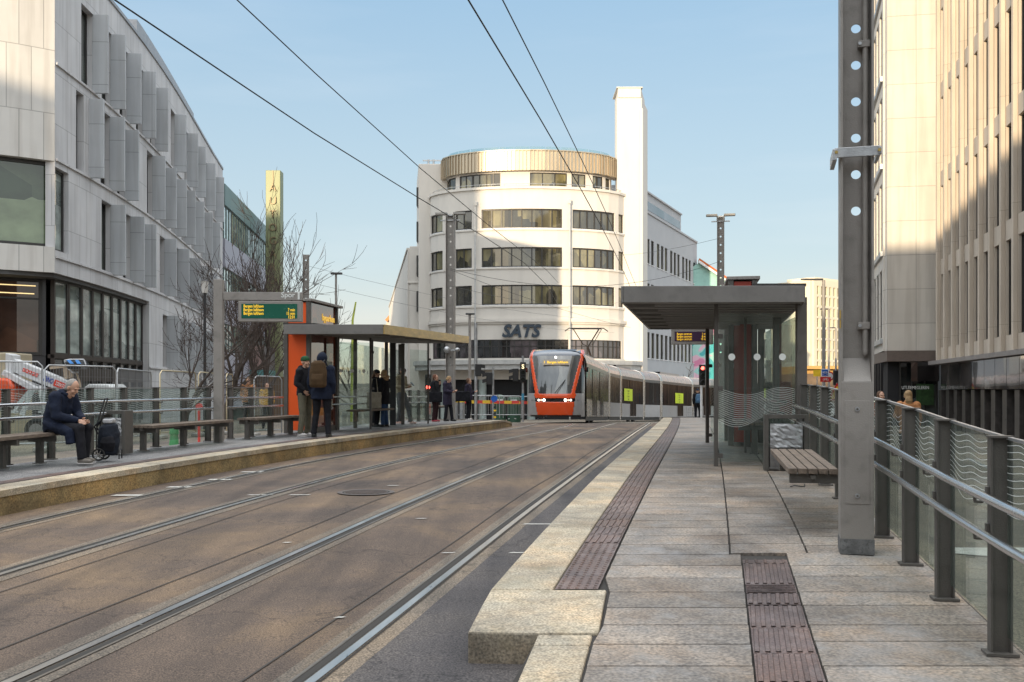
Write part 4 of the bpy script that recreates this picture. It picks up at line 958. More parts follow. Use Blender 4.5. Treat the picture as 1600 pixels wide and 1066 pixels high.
for (q0,q1,mI) in ((.2,.8,0),(.2,.8,2),(.2,.8,4)):
    along(tpath[mI],tpath[mI+1],q0,q1,[(.7,3.38),(.7,3.52),(-.7,3.52),(-.7,3.38)],rb)
rb.build('roof_equipment',mat('roof_box',(.35,.33,.31),.5,.2),troot,world=True)
mb=MB()
for sx in (-1,1): mb.bar(T(Vector((sx*1.36,.75,2.45))),T(Vector((sx*1.46,.65,2.45))),.1,.22)
mb.build('mirror_camera',TB,troot,world=True)

# ------------------------------------------------------------------ round building with company sign
b=thing('round_office_building','white rounded office building with curved window bands and dark SATS lettering','office building',(1.4,84.4,0))
BW=mat('sats_plaster',(.60,.565,.515),.85,0,.05,.35,.15,14,dirt=.16,stretch=(1,1,.22)); FRM=mat('window_frame_dark',(.03,.028,.026),.45); BWIN=windowmat('sats_window',(.035,.033,.024),(.20,.175,.09),(.8,.8,.42),rough=.05,spec=.9,wav=.006,mixw=.55); BWD=windowmat('sats_window_dark',(.012,.014,.016),(.11,.09,.10),(.7,.7,.5),rough=.05,spec=.9,wav=.02)
X0,YC=1.42,84.4
def earc(a,bb,t0=-92,t1=92,n=60,xc=X0): return [(xc+a*math.sin(R(t0+(t1-t0)*i/n)),YC-bb*math.cos(R(t0+(t1-t0)*i/n))) for i in range(n+1)]
P1=Path(earc(8.64,4.4),-1); P2=Path(earc(7.68,4.0,xc=1.50),-1); P3=Path(earc(7.25,3.6,xc=1.50),-1)
zz=lambda y,Y=80:PZ(y,Y)
def cx(c): return 640+.2626*c
wins=[]
for a_,b_,n_ in ((123,196,2),(272,370,2),(428,908,8),(970,1222,6),(1243,1276,1)):
    wins.append((P1.spx(cx(a_)),P1.spx(cx(b_)),n_))
wl_=MB()
rows=[(zz(476),zz(445),wins),(zz(417),zz(386),wins),(zz(356),zz(326),wins)]
band=[(P1.spx(676),P1.spx(741),3),(P1.spx(744),P1.spx(888),6),(P1.spx(891),P1.spx(971),5)]
facade_wall(wl_,P1,0,P1.L,zz(559.5),zz(292),[(zz(559.5)+.001,zz(530.5),band)]+rows,o0=-.5)
wl_.build('curved_wall',BW,b,world=True)
rnd2=random.Random(4)
for za,zb_,ws in rows:
    for (s0,s1,n) in ws: window(b,P1,s0,s1,za,zb_,n,FRM,BWIN,off=-.16,fw=.10,sill=WPAINT)
for (s0,s1,n) in band: window(b,P1,s0,s1,zz(559.5),zz(530.5),n*2,FRM,BWD,off=-.1,fw=.07,heads=.55)
core=MB(); core.prism([tuple(P1.at(P1.L*i/24,-.75)) for i in range(25)],-3,zz(292)-.1); core.build('core',DARKROOM,b,world=True)
cn_=MB()
for za,zb_,o_ in ((zz(506),zz(503),.12),(zz(503),zz(498),.22),(zz(480),zz(477),.08),(zz(420),zz(417.6),.08),(zz(359.5),zz(357),.08),(zz(295),zz(291),.14),(zz(563),zz(559.8),.10)): block(cn_,P1,0,P1.L,za,zb_,.004,o_)
cn_.build('cornice',BW,b,world=True)
# street level: canopy, beam, columns, dark shopfront
cp=MB(); block(cp,P1,0,P1.L,zz(570),zz(563.2),-.5,1.5); block(cp,P1,0,P1.L,zz(578),zz(570.1),-.5,1.35); cp.build('canopy',mat('canopy_grey',(.42,.42,.41),.7),b,world=True)
cp=MB(); block(cp,P1,0,P1.L,zz(593),zz(578.2),-.5,-.05); cp.build('beam',BW,b,world=True)
cp=MB(); block(cp,P1,0,P1.L,-1.6,zz(593.2),-.9,-.8); cp.build('shopfront',BWD,b,world=True)
for px in (752,690,830,930):
    q=P1.spx(px); c=P1.at(q,-.35); m_=MB(); m_.tube([(c.x,c.y,-1.7),(c.x,c.y,zz(593))],.34,16); m_.build('column',mat('column_green',(.36,.42,.40),.6),b,world=True)
# top storey, metal crown, glass balustrade
t4=MB(); w4=[(P3.spx(cx4),P3.spx(dx4),n) for cx4,dx4,n in ((698,712,2),(718,738,2),(738,782,4),(828,886,3),(893,915,2),(926,942,2),(946,953,1))]
facade_wall(t4,P3,0,P3.L,zz(292)-.3,zz(264)+.02,[(zz(291),zz(266),w4)],o0=-.4); t4.build('top_storey_wall',BW,b,world=True)
for (s0,s1,n) in w4: window(b,P3,s0,s1,zz(291),zz(266),n,FRM,BWIN,off=-.1,fw=.08)
core=MB(); core.prism([tuple(P3.at(P3.L*i/24,-.55)) for i in range(25)],18,zz(264)); core.build('core',DARKROOM,b,world=True)
CROWN=mat('crown_metal',(.47,.40,.30),.42,.75,.12,.8,.03,4,stretch=(1,1,.2))
cr_=MB(); block(cr_,P2,0,P2.L,zz(264),zz(233.6),-.3,0); 
for i in range(0,61): 
    q=P2.L*i/60; block(cr_,P2,q-.03,q+.03,zz(264),zz(233.6),.002,.09)
block(cr_,P2,0,P2.L,zz(233.5),zz(232),-.35,.10); cr_.build('metal_crown',CROWN,b,world=True)
rf=MB(); rf.prism([tuple(P2.at(P2.L*i/24,-.1)) for i in range(25)],zz(264)+.05,zz(240)); rf.prism([tuple(P1.at(P1.L*i/24,-.2)) for i in range(25)],zz(296),zz(293)); rf.build('roof',BW,b,world=True)
BG=glassmat('balustrade_glass',(.78,.90,.93),.85)
gl=MB()
for i in range(14):
    q0=P2.L*i/14+.04; q1=P2.L*(i+1)/14-.04; block(gl,P2,q0,q1,zz(232)+.02,zz(224.5),-.55,-.53,ds=3)
gl.build('glass_balustrade',BG,b,world=True)
tr_=MB(); pts_=[Vector((*P1.at(P1.L*i/40,-.25),zz(286))) for i in range(41)]; tr_.tube(pts_,.025,5)
for i in range(0,41,2): tr_.tube([pts_[i],pts_[i]-Vector((0,0,.5))],.02,4)
tr_.build('terrace_rail',GALV,b,world=True)
# downpipes
for px,y0_ in ((744,320),(889,318)):
    q=P1.spx(px); m_=MB(); pp_=[(*P1.at(q,.16),zz(y0_)),(*P1.at(q,.16),zz(510)),(*P1.at(q,.34),zz(500)),(*P1.at(q,.34),zz(494))]
    pp_=[(*P1.at(q,.26),-1),(*P1.at(q,.26),zz(y0_))]; m_.tube(pp_,.07,8); m_.box(P1.at(q,.16).x-.1,P1.at(q,.16).x+.1,P1.at(q,.16).y-.2,P1.at(q,.16).y,zz(y0_),zz(y0_)+.35); m_.build('downpipe',mat('pipe_grey',(.45,.45,.44),.5),b,world=True)
sg=P1.spx(813); sc_=P1.at(sg,.14); text('SATS',1.42,mat('sign_blue_black',(.02,.035,.055),.4),b,Matrix.Translation(-Vector(b.location))@facing((sc_.x,sc_.y,zz(518.5)),(1,.0,0)),bold=.05,shear=.25,ext=.09,sx=1.0)
# tower slab
tb=MB(); ty=83.2; tb.prism([(PX(964,ty),ty),(PX(1003,ty),ty),(PX(1003,ty)+1.0,ty+3.6),(PX(964,ty)+.2,ty+3.6)],-3,PZ(153,ty)); tb.prism([(PX(965.5,ty),ty-.05),(PX(1001.5,ty),ty-.05),(PX(1001.5,ty)+.8,ty+3.5),(PX(965.5,ty)+.1,ty+3.5)],PZ(153,ty)+.002,PZ(138,ty)); tb.box(PX(964,ty)-.05,PX(1003,ty)+.08,ty-.1,ty+3.3,PZ(138,ty)+.001,PZ(136,ty))
tb.box(PX(999.5,ty),PX(1004.5,ty),ty-.12,ty-.002,-3,PZ(170,ty)); tb.build('tower',BW,b,world=True,bevel=.05)
# left stair block and left wing
lw=MB(); Pl=Path([(PX(651,84.5)-2.2,100),(PX(654,84.5),84.5)],-1); Pf=Path([(PX(654,84.5),84.5),(PX(692,84.5)+1.2,84.5)],-1)
zl_=lambda y:PZ(y,84.5)
lw.prism([(PX(654,84.5),84.5),(PX(695,84.5)+.5,84.5),(PX(695,84.5)+.5,92),(PX(654,84.5)-.9,92)],-3,zl_(256)); lw.build('stair_block',BW,b,world=True,bevel=.05)
for y0_,y1_ in ((291,320),(345,376),(398,430),(454,486)):
    m_=MB(); xx=PX(654,85.3); m_.box(xx-.16,xx+.03,85.0,86.3,zl_(y1_),zl_(y0_)); m_.build('window',FRM,b,world=True)
m_=MB()
for px in (668,676): m_.tube([(PX(px,85),86,zl_(256)),(PX(px,85),86,zl_(243))],.09,6)
m_.box(PX(659,85),PX(687,85),85.9,86.1,zl_(245.5),zl_(244)); m_.build('roof_vent',GALV,b,world=True)
def wing(name,p0,p1,ztop,zbot,rows,wm,side,thick=8,frame=FRM,pier=None):
    Pw=Path([p0,p1],side); m_=MB(); rr=[]
    for (za,zb_,lst) in rows: rr.append((za,zb_,[(s0,s1) for s0,s1 in lst]))
    facade_wall(m_,Pw,0,Pw.L,zbot,ztop,rr,o0=-.5); 
    block(m_,Pw,0,Pw.L,ztop+.001,ztop+.18,-thick,.10,ds=99); block(m_,Pw,0,Pw.L,zbot,ztop-.2,-thick,-.7,ds=99); o=m_.build(name,wm,b,world=True)
    for (za,zb_,lst) in rows:
        for s0,s1 in lst: window(b,Pw,s0,s1,za,zb_,max(1,int((s1-s0)/.8)),frame,BWIN,off=-.12,fw=.05,sill=WPAINT)
    return Pw
SHADEW=mat('shaded_render',(.40,.405,.42),.85,0,.05,.6,.15,20)  # shade on the right wing painted into its wall colour
def spans(L,s,w,g,grp=3,gg=.7):
    out=[];q=s;k=0
    while q+w<L: 
        out.append((q,q+w)); q+=w+g; k+=1
        if k%grp==0: q+=gg
    return out
Lw=math.hypot(20.5-11.6,106-86); sp_=spans(Lw,.8,.95,.5,3,.55)
W1=wing('right_wing_wall',(11.45,86),(20.45,106.2),PZ(288,86)-2.2,-3,[(8.9,11.3,sp_),(13.1,15.4,sp_),(4.4,6.8,[(a_,b_) for a_,b_ in spans(Lw,.6,1.0,.6,99)])],SHADEW,-1,thick=7)
up=MB(); Pu=Path([(11.45,86),(18.3,101.2)],-1); block(up,Pu,0,Pu.L,PZ(288,86)-2.0,PZ(288,86),-6,-.5,ds=99); block(up,Pu,0,Pu.L,PZ(288,86)+.001,PZ(288,86)+.15,-6.1,-.35,ds=99); up.build('attic_storey',SHADEW,b,world=True)
uu=MB(); block(uu,Pu,.5,Pu.L-.5,PZ(288,86)-1.55,PZ(288,86)-.75,-.52,-.47,ds=99); uu.build('attic_windows',BWD,b,world=True)
Wl=wing('left_wing_wall',(PX(637,88),88),(PX(608,150),150),zl_(385)+.2,-3,[(z_,z_+2.0,spans(50,6,1.0,2.2,99)) for z_ in (2.2,5.8)],BW,1,thick=6)
lw2=MB(); lw2.box(PX(640,86),PX(655,86),86,90,-3,PZ(385,86)); lw2.box(PX(640,86)-.2,PX(655,86),85.9,90,PZ(443,86),PZ(440,86)); lw2.build('side_block',BW,b,world=True,bevel=.03)
# ------------------------------------------------------------------ big pale building on the left
b=thing('stone_building','large pale stone-clad building with projecting window fins on the left','office building',(-17,36,0))
LP_=[(-17.0,35.7),(-17.12,39),(-17.35,42),(-17.75,46),(-18.25,50),(-18.85,54),(-19.5,58),(-20.35,63),(-21.2,68),(-22.0,73)]
PA=Path(LP_,-1)
STONE=panelmat('stone_panels_side',(.58,.575,.58),1.1,1.9,mortar=.014,seam=.62,offset=.37,var=.05)
STONEF=panelmat('stone_panels_front',(.62,.60,.565),.82,2.35,mortar=.016,seam=.6,offset=.5,var=.05)
FIN=panelmat('fin_panels',(.48,.50,.52),3,1.75,mortar=.014,seam=.6,offset=0,var=.04)
LWIN=windowmat('left_window',(.012,.013,.014),(.09,.11,.10),(.6,.6,.5),rough=.04,spec=1,wav=.008)
GWIN=windowmat('street_glazing',(.17,.21,.205),(.42,.48,.46),(.4,.4,.9),rough=.05,spec=1,wav=.012,mixw=.35)
DWIN=windowmat('dark_glazing',(.008,.008,.010),(.13,.06,.035),(.45,.45,.45),rough=.05,spec=.5,wav=.02,coat=0)
Z=lambda r:EYE+r
def fins(row,pxs,za,zb_):
    out=[]
    for px in pxs:
        s=PA.spx(px); out.append((max(.2,s-1.25),s,1)); 
    return out
r1=fins(1,[146,174.5,200,224,244,274,293.5,306.5,323,337],0,0); r2=fins(2,[139,173,196,239.5,258,274.6,289.6,304,318,331],0,0); r3=fins(3,[174.5,205,224.6,258,279,297,312,326,340],0,0)
r4=fins(4,[262,276,290,304,322,336],0,0)
ext=[(PA.spx(126),PA.spx(131),1)]
for r_ in (r1,r2,r3,r4):
    for i in range(1,len(r_)):
        if r_[i][0]<r_[i-1][1]+.12: r_[i]=(r_[i-1][1]+.12,r_[i][1],1)
m_=MB()
sC=PA.spx(107); sD=PA.spx(118)
SG=PA.spx(233)
cornerwin=[(0.0,sC)]
facade_wall(m_,PA,0,sD,Z(4.35),Z(8.669),[(Z(5.2),Z(8.3),[(.02,sC,1)])],o0=-.35)
facade_wall(m_,PA,sD,PA.L,Z(4.35),Z(8.669),[(Z(5.05),Z(7.98),[w for w in r3])],o0=-.6)
facade_wall(m_,PA,0,PA.L,Z(8.67),Z(16.7),[(Z(8.67),Z(11.75),ext+r2),(Z(12.25),Z(15.35),r1)],o0=-.6)
mw=m_.build('side_wall',STONE,b,world=True)
# far part of the facade comes down to the street with its own fins
m_=MB(); facade_wall(m_,PA,SG,PA.L,-.6,Z(4.349),[(Z(1.2),Z(3.95),[w for w in r4])],o0=-.6); m_.build('lower_wall',STONE,b,world=True)
cvr=MB(); block(cvr,PA,SG,PA.L,-.6,Z(.95),.01,.06); 
for rowv,za,zb_ in ((r1,12.25,15.35),(r2,8.67,11.75),(r3,5.05,7.98),(r4,1.2,3.95)):
    for (s0,s1,n) in rowv+(ext if rowv is r2 else []):
        window(b,PA,s0,s1,Z(za),Z(zb_),1,FRM,LWIN,off=-.3,fw=.06)
        if s1-s0<.5 and rowv is r2 and s0==ext[0][0]: continue
        f_=MB(); block(f_,PA,s1-.02,s1+.10,Z(za)-.1,Z(zb_)+.02,-.05,.58); f_.build('fin',FIN,b,world=True,bevel=.01)
    s_=MB(); block(s_,PA,.05 if rowv is not r4 else SG,PA.L,Z(za)-.14,Z(za)-.06,.005,.07); s_.build('string_course',STONE,b,world=True)
# front face (turns away to the left)
PF=Path([(-30.5,28.0),(-18.4,34.7),(-17.0,35.69)],-1)
m_=MB(); q75=PF.spx(76)
facade_wall(m_,PF,0,PF.L,Z(4.35),Z(16.7),[(Z(5.3),Z(8.5),[(4,PF.L+.01)])],o0=-.6)
m_.build('front_wall',STONEF,b,world=True,recalc=True)
# corner window: glass set back behind both faces

for (s0,s1,n) in ((8,10.6,1),(10.7,12.3,1),(12.4,PF.L-.04,1)): window(b,PF,s0,s1,Z(5.32),Z(8.48),n,FRM,windowmat('corner_window_glass',(.03,.05,.03),(.20,.26,.16),(.35,.35,.5),rough=.03,spec=.7,wav=.01,coat=.2),off=-.35,fw=.12)
window(b,PA,.05,sC-.02,Z(5.22),Z(8.28),1,FRM,GWIN,off=-.22,fw=.09)
# the side wall above 8.0 over the corner window is cut by a reveal panel
rv=MB(); block(rv,PA,-.02,sC+.001,Z(5.06),Z(7.97),.004,.012)
# base: soffit, recessed dark front, side glazing with mullions
sf=MB(); 
so1=[tuple(PF.at(0,-.1)),tuple(PF.at(PF.L*.9,-.1)),(-17.15,35.9)]+[tuple(PA.at(PA.L*i/12,-.12)) for i in range(1,13)]+[(-40,73),(-40,28)]
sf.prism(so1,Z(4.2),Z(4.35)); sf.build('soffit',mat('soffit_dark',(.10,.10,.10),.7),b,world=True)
PG1=Path([(-30.5,29.4),(-18.75,35.9),(-17.75,36.55)],-1)
window(b,PG1,2,PG1.L-1.9,Z(1.3),Z(4.19),7,FRM,DWIN,off=0,fw=.12,heads=.75); window(b,PG1,PG1.L-1.85,PG1.L-.12,Z(1.3),Z(4.19),1,FRM,DWIN,off=0,fw=.12,heads=.75)
m_=MB(); block(m_,PG1,0,PG1.L,-.6,Z(1.29),-.5,0); block(m_,PG1,PG1.L-.12,PG1.L,Z(1.291),Z(4.19),-.5,.05); m_.build('dark_base',mat('black_granite',(.03,.03,.034),.3,0,.3,5),b,world=True)
PB=Path([(-17.45,36.5)]+[tuple(PA.at(s_,-.35)) for s_ in (3,5,7,9,11)]+[tuple(PA.at(SG,-.35))],-1)
n_=9
for i in range(n_):
    q0=PB.L*i/n_+.06; q1=PB.L*(i+1)/n_-.06
    window(b,PB,q0,q1,Z(1.35),Z(4.19),1,FRM,GWIN,off=0,fw=.07)
    window(b,PB,q0,q1,-.5,Z(1.2),1,FRM,windowmat('low_glazing',(.05,.055,.06),(.20,.22,.22),(.5,.5,.4),rough=.1,spec=.8),off=-.05,fw=.05)
m_=MB(); block(m_,PB,0,PB.L,Z(.35),Z(.9),-.1,.03); block(m_,PB,0,PB.L,Z(1.2),Z(1.35),-.2,.06)
for i in range(n_+1): block(m_,PB,max(0,PB.L*i/n_-.05),min(PB.L,PB.L*i/n_+.05),Z(-1.5),Z(4.19),-.1,.05)
m_.build('mullion',mat('bronze_mullion',(.05,.04,.035),.5,.3),b,world=True)
m_=MB()
for zz_ in (3.95,3.6):
    for q in (PG1.L-3.6,PG1.L-1.75): 
        A=PG1.at(q,-1.2);B_=PG1.at(q+1.5,-1.2)
for k,(zz_,q) in enumerate(((3.92,PG1.L-3.5),(3.92,PG1.L-1.7),(3.62,PG1.L-3.7),(3.62,PG1.L-1.75))):
    A=PG1.at(q,.055); B_=PG1.at(q+1.35,.055); m_.bar((A.x,A.y,Z(zz_)),(B_.x,B_.y,Z(zz_)),.02,.035)
m_.build('ceiling_light',mat('warm_tube',(.8,.6,.3),.4,emit=1.2,ecol=(1,.75,.35)),b,world=True)
# roof slab and upper setback
m_=MB(); block(m_,PA,-.05,PA.L,Z(16.7),Z(16.85),-3,.06); block(m_,PF,0,PF.L,Z(16.702),Z(16.852),-3,.05); block(m_,PA,PA.spx(240),PA.spx(322),Z(16.9),Z(18.6),-5,-.8); m_.build('roof_edge',mat('roof_metal',(.33,.34,.36),.5,.2),b,world=True)
m_=MB(); m_.prism([(-29,31.6),(-19.9,36.6),(-18.2,38.2)]+[tuple(PA.at(s_,-.7)) for s_ in (6,12,18,24,30,PA.L)]+[(-38,73),(-38,31.6)],-.6,Z(16.6)); m_.build('interior_mass',mat('interior_dark',(.02,.02,.022),.9),b,world=True)
# teal glass building further along
b=thing('glass_office','teal building with long bands of mirror glazing behind the bare trees','office building',(-22.3,73,0))
TEAL=mat('teal_cladding',(.10,.17,.17),.4,.3,.08,1); LILAC=mat('lilac_panel',(.34,.34,.40),.5,.1,.05,1); PT=Path([(-22.0,73.6),(-24.3,98.5)],-1)
MIR=windowmat('mirror_glazing',(.30,.38,.36),(.62,.70,.66),(.6,.6,2),rough=.03,spec=1,wav=.006,metal=.55,mixw=.3)
m_=MB()
for za,zb_ in ((14.2,15.8),(9.4,11.6),(5.1,7.2),(-1.5,2.9)): block(m_,PT,0,PT.L,Z(za),Z(zb_),-.4,0,mi=0 if za>14 else 1)
m_.build('spandrel',[TEAL,LILAC],b,world=True)
for za,zb_ in ((11.6,14.2),(7.2,9.4),(2.9,5.1)):
    window(b,PT,0,PT.L,Z(za),Z(zb_),24,mat('teal_frame',(.12,.16,.16),.5),MIR,off=-.12,fw=.06)
m_=MB(); block(m_,PT,0,PT.L,-1.5,Z(15.6),-8,-.5,ds=99); m_.build('mass',TEAL,b,world=True)
# AUTOGARD... pylon: the letters one can read run A U T O G A R
py_=88.0; x0_,x1_=PX(415,py_),PX(438,py_); b=thing('tower_sign','tall slim sign tower with AUTO lettering running down it, gold above and green below','sign tower',((x0_+x1_)/2,py_,gz(py_)))
GOLDP=mat('yellow_green_panel',(.185,.20,.10),.4,.1,.06,1); zt_=PZ(266,py_)
m_=MB(); m_.box(x0_,x1_,py_,py_+1.2,-1.5,zt_); m_.build('shaft',GOLDP,b,world=True,bevel=.04)
for i,ch in enumerate('AUTOGARD'):
    text(ch,.98,mat('sign_letter',(.20,.15,.08),.4,.3),b,Matrix.Translation(-wl(b))@facing(((x0_+x1_)/2,py_-.06,PZ(294+i*20.7,py_)),(1,0,0)),ext=.06,bold=.0)
m_=MB(); m_.box((x0_+x1_)/2-.05,(x0_+x1_)/2+.05,py_-.04,py_-.002,PZ(287,py_),zt_-.05); m_.build('centre_rib',mat('sign_letter',(.5,.4,.2)),b,world=True)
# low timber-clad building behind the trees
b=thing('timber_building','low building with pinkish vertical timber cladding above a teal band','low building',(-24,90,0))
yb=84.; m_=MB()
r=random.Random(9)
TB1=mat('pink_timber',(.30,.20,.18),.8,0,.4,3,dirt=.5)
x=PX(352,yb)
while x<PX(412,yb): m_.box(x,x+.17,yb,yb+.1+r.random()*.05,PZ(577,yb),PZ(540,yb)+r.random()*.05); x+=.21
m_.build('timber_cladding',TB1,b,world=True)
m_=MB(); m_.box(PX(352,yb),PX(412,yb),yb+.02,yb+6,PZ(578,yb),PZ(541,yb)); m_.build('wall',mat('backing',(.12,.11,.11),.8),b,world=True)
m_=MB(); m_.box(PX(350,yb),PX(413,yb),yb-.1,yb+6,PZ(588,yb),PZ(578,yb)-.01); m_.build('teal_band',mat('teal_band',(.08,.22,.22),.5),b,world=True)
m_=MB(); m_.box(PX(340,yb),PX(445,yb),yb+.2,yb+6,-1.6,PZ(589,yb)); m_.build('ground_floor',mat('warm_brown_shop',(.12,.075,.04),.7,0,.5,.6),b,world=True)
b=thing('white_house','pale house with small white-framed windows behind the trees','house',(PX(430,95),95,0)); m_=MB(); yb=95
m_.box(PX(408,yb),PX(470,yb),yb,yb+8,-1.6,PZ(500,yb)); m_.build('wall',mat('pale_grey_wall',(.30,.32,.35),.8),b,world=True)
for px in (418,428,440,452):
    for py in (520,548,572):
        m_=MB(); m_.box(PX(px,yb),PX(px+7,yb),yb-.06,yb-.002,PZ(py+12,yb),PZ(py,yb)); w_=m_.build('window',WPAINT,b,world=True); m_=MB(); m_.box(PX(px+1,yb),PX(px+3,yb),yb-.08,yb-.061,PZ(py+11,yb),PZ(py+1,yb)); m_.box(PX(px+4,yb),PX(px+6,yb),yb-.08,yb-.061,PZ(py+11,yb),PZ(py+1,yb)); m_.build('pane',BWD,w_,world=True)
# distant left houses beyond, left of the round building
b=thing('distant_house','small gabled house with warm roof between the round building and the trees','house',(PX(612,170),170,0)); yb=170
m_=MB(); m_.extr([(PX(600,yb),yb,-2),(PX(640,yb),yb,-2),(PX(640,yb),yb,PZ(492,yb)),(PX(620,yb),yb,PZ(484,yb)),(PX(606,yb),yb,PZ(500,yb)),(PX(600,yb),yb,PZ(512,yb))],(0,10,0)); m_.build('wall',mat('cream_house',(.5,.46,.40),.8),b,world=True)
m_=MB(); m_.bar((PX(604,yb),yb-.3,PZ(502,yb)),(PX(620,yb),yb-.3,PZ(483,yb)),1,.5); m_.build('roof',mat('orange_roof',(.45,.2,.07),.7),b,world=True)

# ------------------------------------------------------------------ right side: ribbed concrete building
b=thing('ribbed_building','tall beige building with closely spaced vertical concrete ribs and dark glossy base','office building',(16,30,0))
def fl(Y): return 8.74+.217*Y
PR=Path([(fl(38.9),38.9),(fl(8),8)],-1)   # outward = -x
PR.side=1
PR=Path([(fl(8),8),(fl(38.9),38.9)],1)
CONC=panelmat('ribbed_concrete',(.54,.465,.38),9,3.5,mortar=.01,seam=.75,offset=0,var=.03,rough=.85)
GREYWIN=windowmat('slot_window',(.03,.032,.035),(.15,.14,.13),(.8,.8,.5),rough=.06,spec=.9,wav=.01)
m_=MB(); wn=[]
q=.4; pit=1.27
tops=[4.55,8.05,11.55,15.05,18.55,22.05]
slots=[]
while q+pit<PR.L: slots.append((q+.42,q+pit-.12)); q+=pit
rows_=[(Z(t-2.9),Z(t),[(a_,b_,1) for a_,b_ in slots]) for t in tops]
facade_wall(m_,PR,0,PR.L,Z(1.15),Z(26),rows_,o0=-.5,o1=0); m_.build('wall',CONC,b,world=True)
for za,zb_,ws in rows_:
    for (s0,s1,n) in ws: window(b,PR,s0,s1,za,zb_,1,FRM,GREYWIN,off=-.12,fw=.04)
m_=MB(); q=.4
nr_=len(slots)+1
for k in range(nr_):
    s0=.4+k*pit-.06
    # wedge shaped rib: broad face towards the street corner
    for z0,z1 in ((Z(1.05),Z(26)),):
        pa=PR.at(s0,.002); pb=PR.at(s0+.42,.002); pc=PR.at(s0+.12,.15); pd=PR.at(s0+.0,.13)
        m_.prism([tuple(pa),tuple(pd),tuple(pc),tuple(pb)],z0,z1)
m_.build('rib',CONC,b,world=True,bevel=.012)
m_=MB(); block(m_,PR,0,PR.L,Z(1.0),Z(1.149),-.5,.30,ds=99); m_.build('base_cornice',mat('cornice_grey',(.22,.20,.19),.6),b,world=True)
GLOSS=windowmat('glossy_black_panel',(.018,.017,.018),(.10,.085,.08),(1,1,.6),rough=.08,spec=1,wav=.03)
m_=MB(); pp=0
while pp+1.26<PR.L: block(m_,PR,pp+.01,pp+1.25,Z(.02),Z(.99),-.5,.06,ds=99); pp+=1.27
m_.build('gloss_fascia',GLOSS,b,world=True,bevel=.004)
m_=MB(); pp=.2
while pp+.5<PR.L: block(m_,PR,pp,pp+.48,-1,Z(.0),-.4,.0,ds=99); pp+=1.27
m_.build('pier',mat('black_pier',(.05,.045,.042),.3,0,.4,6),b,world=True,bevel=.01)
m_=MB(); block(m_,PR,0,PR.L,-1,Z(.01),-.6,-.45,ds=99); m_.build('shop_glass',DWIN,b,world=True)
m_=MB(); block(m_,PR,0,PR.L,-1,Z(26),-9,-.7,ds=99); m_.build('mass',mat('interior_dark',(.02,.02,.022)),b,world=True)
m_=MB()
for (q,za,zb_,w__,mt) in ((12,-.1,-.75,.16,None),(16,.02,-.7,.12,None)): block(m_,PR,PR.L-q,PR.L-q+w__,Z(zb_),Z(za),.02,.03)
m_.build('poster_strip',mat('lime_strip',(.4,.5,.05),.5),b,world=True)
# blank corner building with brown canopy and agency shopfront
b=thing('corner_building','plain pale clad corner building with brown canopy over a dark shopfront','office building',(16.5,40,0))
xa,xb=PX(1386,40),PX(1463,39.6); PC=Path([(xa,40),(xb,39.7)],-1); CLAD=panelmat('pale_cladding',(.60,.56,.50),1.15,1.42,mortar=.012,seam=.6,offset=.0,var=.03,rough=.6)
m_=MB(); block(m_,PC,0,PC.L+.25,PZ(548,40),Z(27),-.4,0); m_.build('front_wall',CLAD,b,world=True)
PS=Path([(xa+.001,40.41),(xa+2.6,49.5)],1)
rws=[(Z(z_),Z(z_+2.9),[(s0,s0+1.0,1) for s0 in (.6,2.1,3.6,5.1,6.6,8.1)]) for z_ in (2.2,5.9,9.6,13.3,17,20.7)]
m_=MB(); facade_wall(m_,PS,0,PS.L,PZ(548,40),Z(27),rws,o0=-.4); m_.build('side_wall',CLAD,b,world=True)
for za,zb_,ws in rws:
    for (s0,s1,n) in ws: window(b,PS,s0,s1,za,zb_,1,FRM,GREYWIN,off=-.1,fw=.05)
    m_=MB(); block(m_,PS,.2,PS.L,za-.25,za-.05,.004,.10,ds=99); m_.build('sill_band',GALV,b,world=True)
m_=MB(); m_.prism([(xa+.1,40.2),(xb+.2,39.95),(xb+6,50),(xa+2.9,49.4)],-1,Z(26.9)); m_.build('mass',DARKROOM,b,world=True)
m_=MB(); m_.prism([(xa-.12,39.7),(xb+.1,39.4),(xb+.1,40.4),(xa+.2,40.9),(xa+2.5,49.4),(xa+2.3,49.4)],PZ(565,39.7),PZ(548,39.7)-.003); m_.build('canopy',mat('brown_canopy',(.13,.10,.085),.6,0,.15,2,dirt=.4),b,world=True,bevel=.01)
SHG2=windowmat('agency_glass',(.01,.012,.012),(.16,.18,.18),(.35,.35,.5),rough=.03,spec=1,wav=.03)
window(b,Path([(xa+.5,39.98),(xb+.2,39.78)],-1),0,xb-xa-.35,-.7,PZ(565.3,39.7),3,FRM,SHG2,off=0,fw=.06)
m_=MB(); 
for i in range(8): 
    p=PS.at(.2+i*1.1,.05); m_.box(p.x-.05,p.x+.05,p.y-.05,p.y+.05,-1,PZ(566,39.7))
m_.build('shop_mullion',BLACK,b,world=True)
text('UTLEIEMEGLEREN',.19,mat('window_lettering',(.6,.6,.58),.5),b,Matrix.Translation(-Vector(b.location))@facing((PX(1431,39.3),39.35,PZ(606,39.3)),(1,-.1,0)),bold=0,ext=.003,spacing=1.0,sx=.72)
m_=MB(); m_.prism([(PX(1424,39.6),39.62),(PX(1466,39.6),39.55),(PX(1466,39.6),39.5),(PX(1432,39.6),39.5)],PZ(596,39.6),PZ(566.2,39.6)); m_.build('entrance_hood',GLOSS,b,world=True)
m_=MB(); pl_=[]; m_.box(PX(1432,39.6),PX(1459,39.6),39.6,39.63,PZ(633,39.6),PZ(600,39.6)); m_.build('green_poster',mat('dark_green_poster',(.02,.05,.015),.5,0,.5,9),b,world=True)

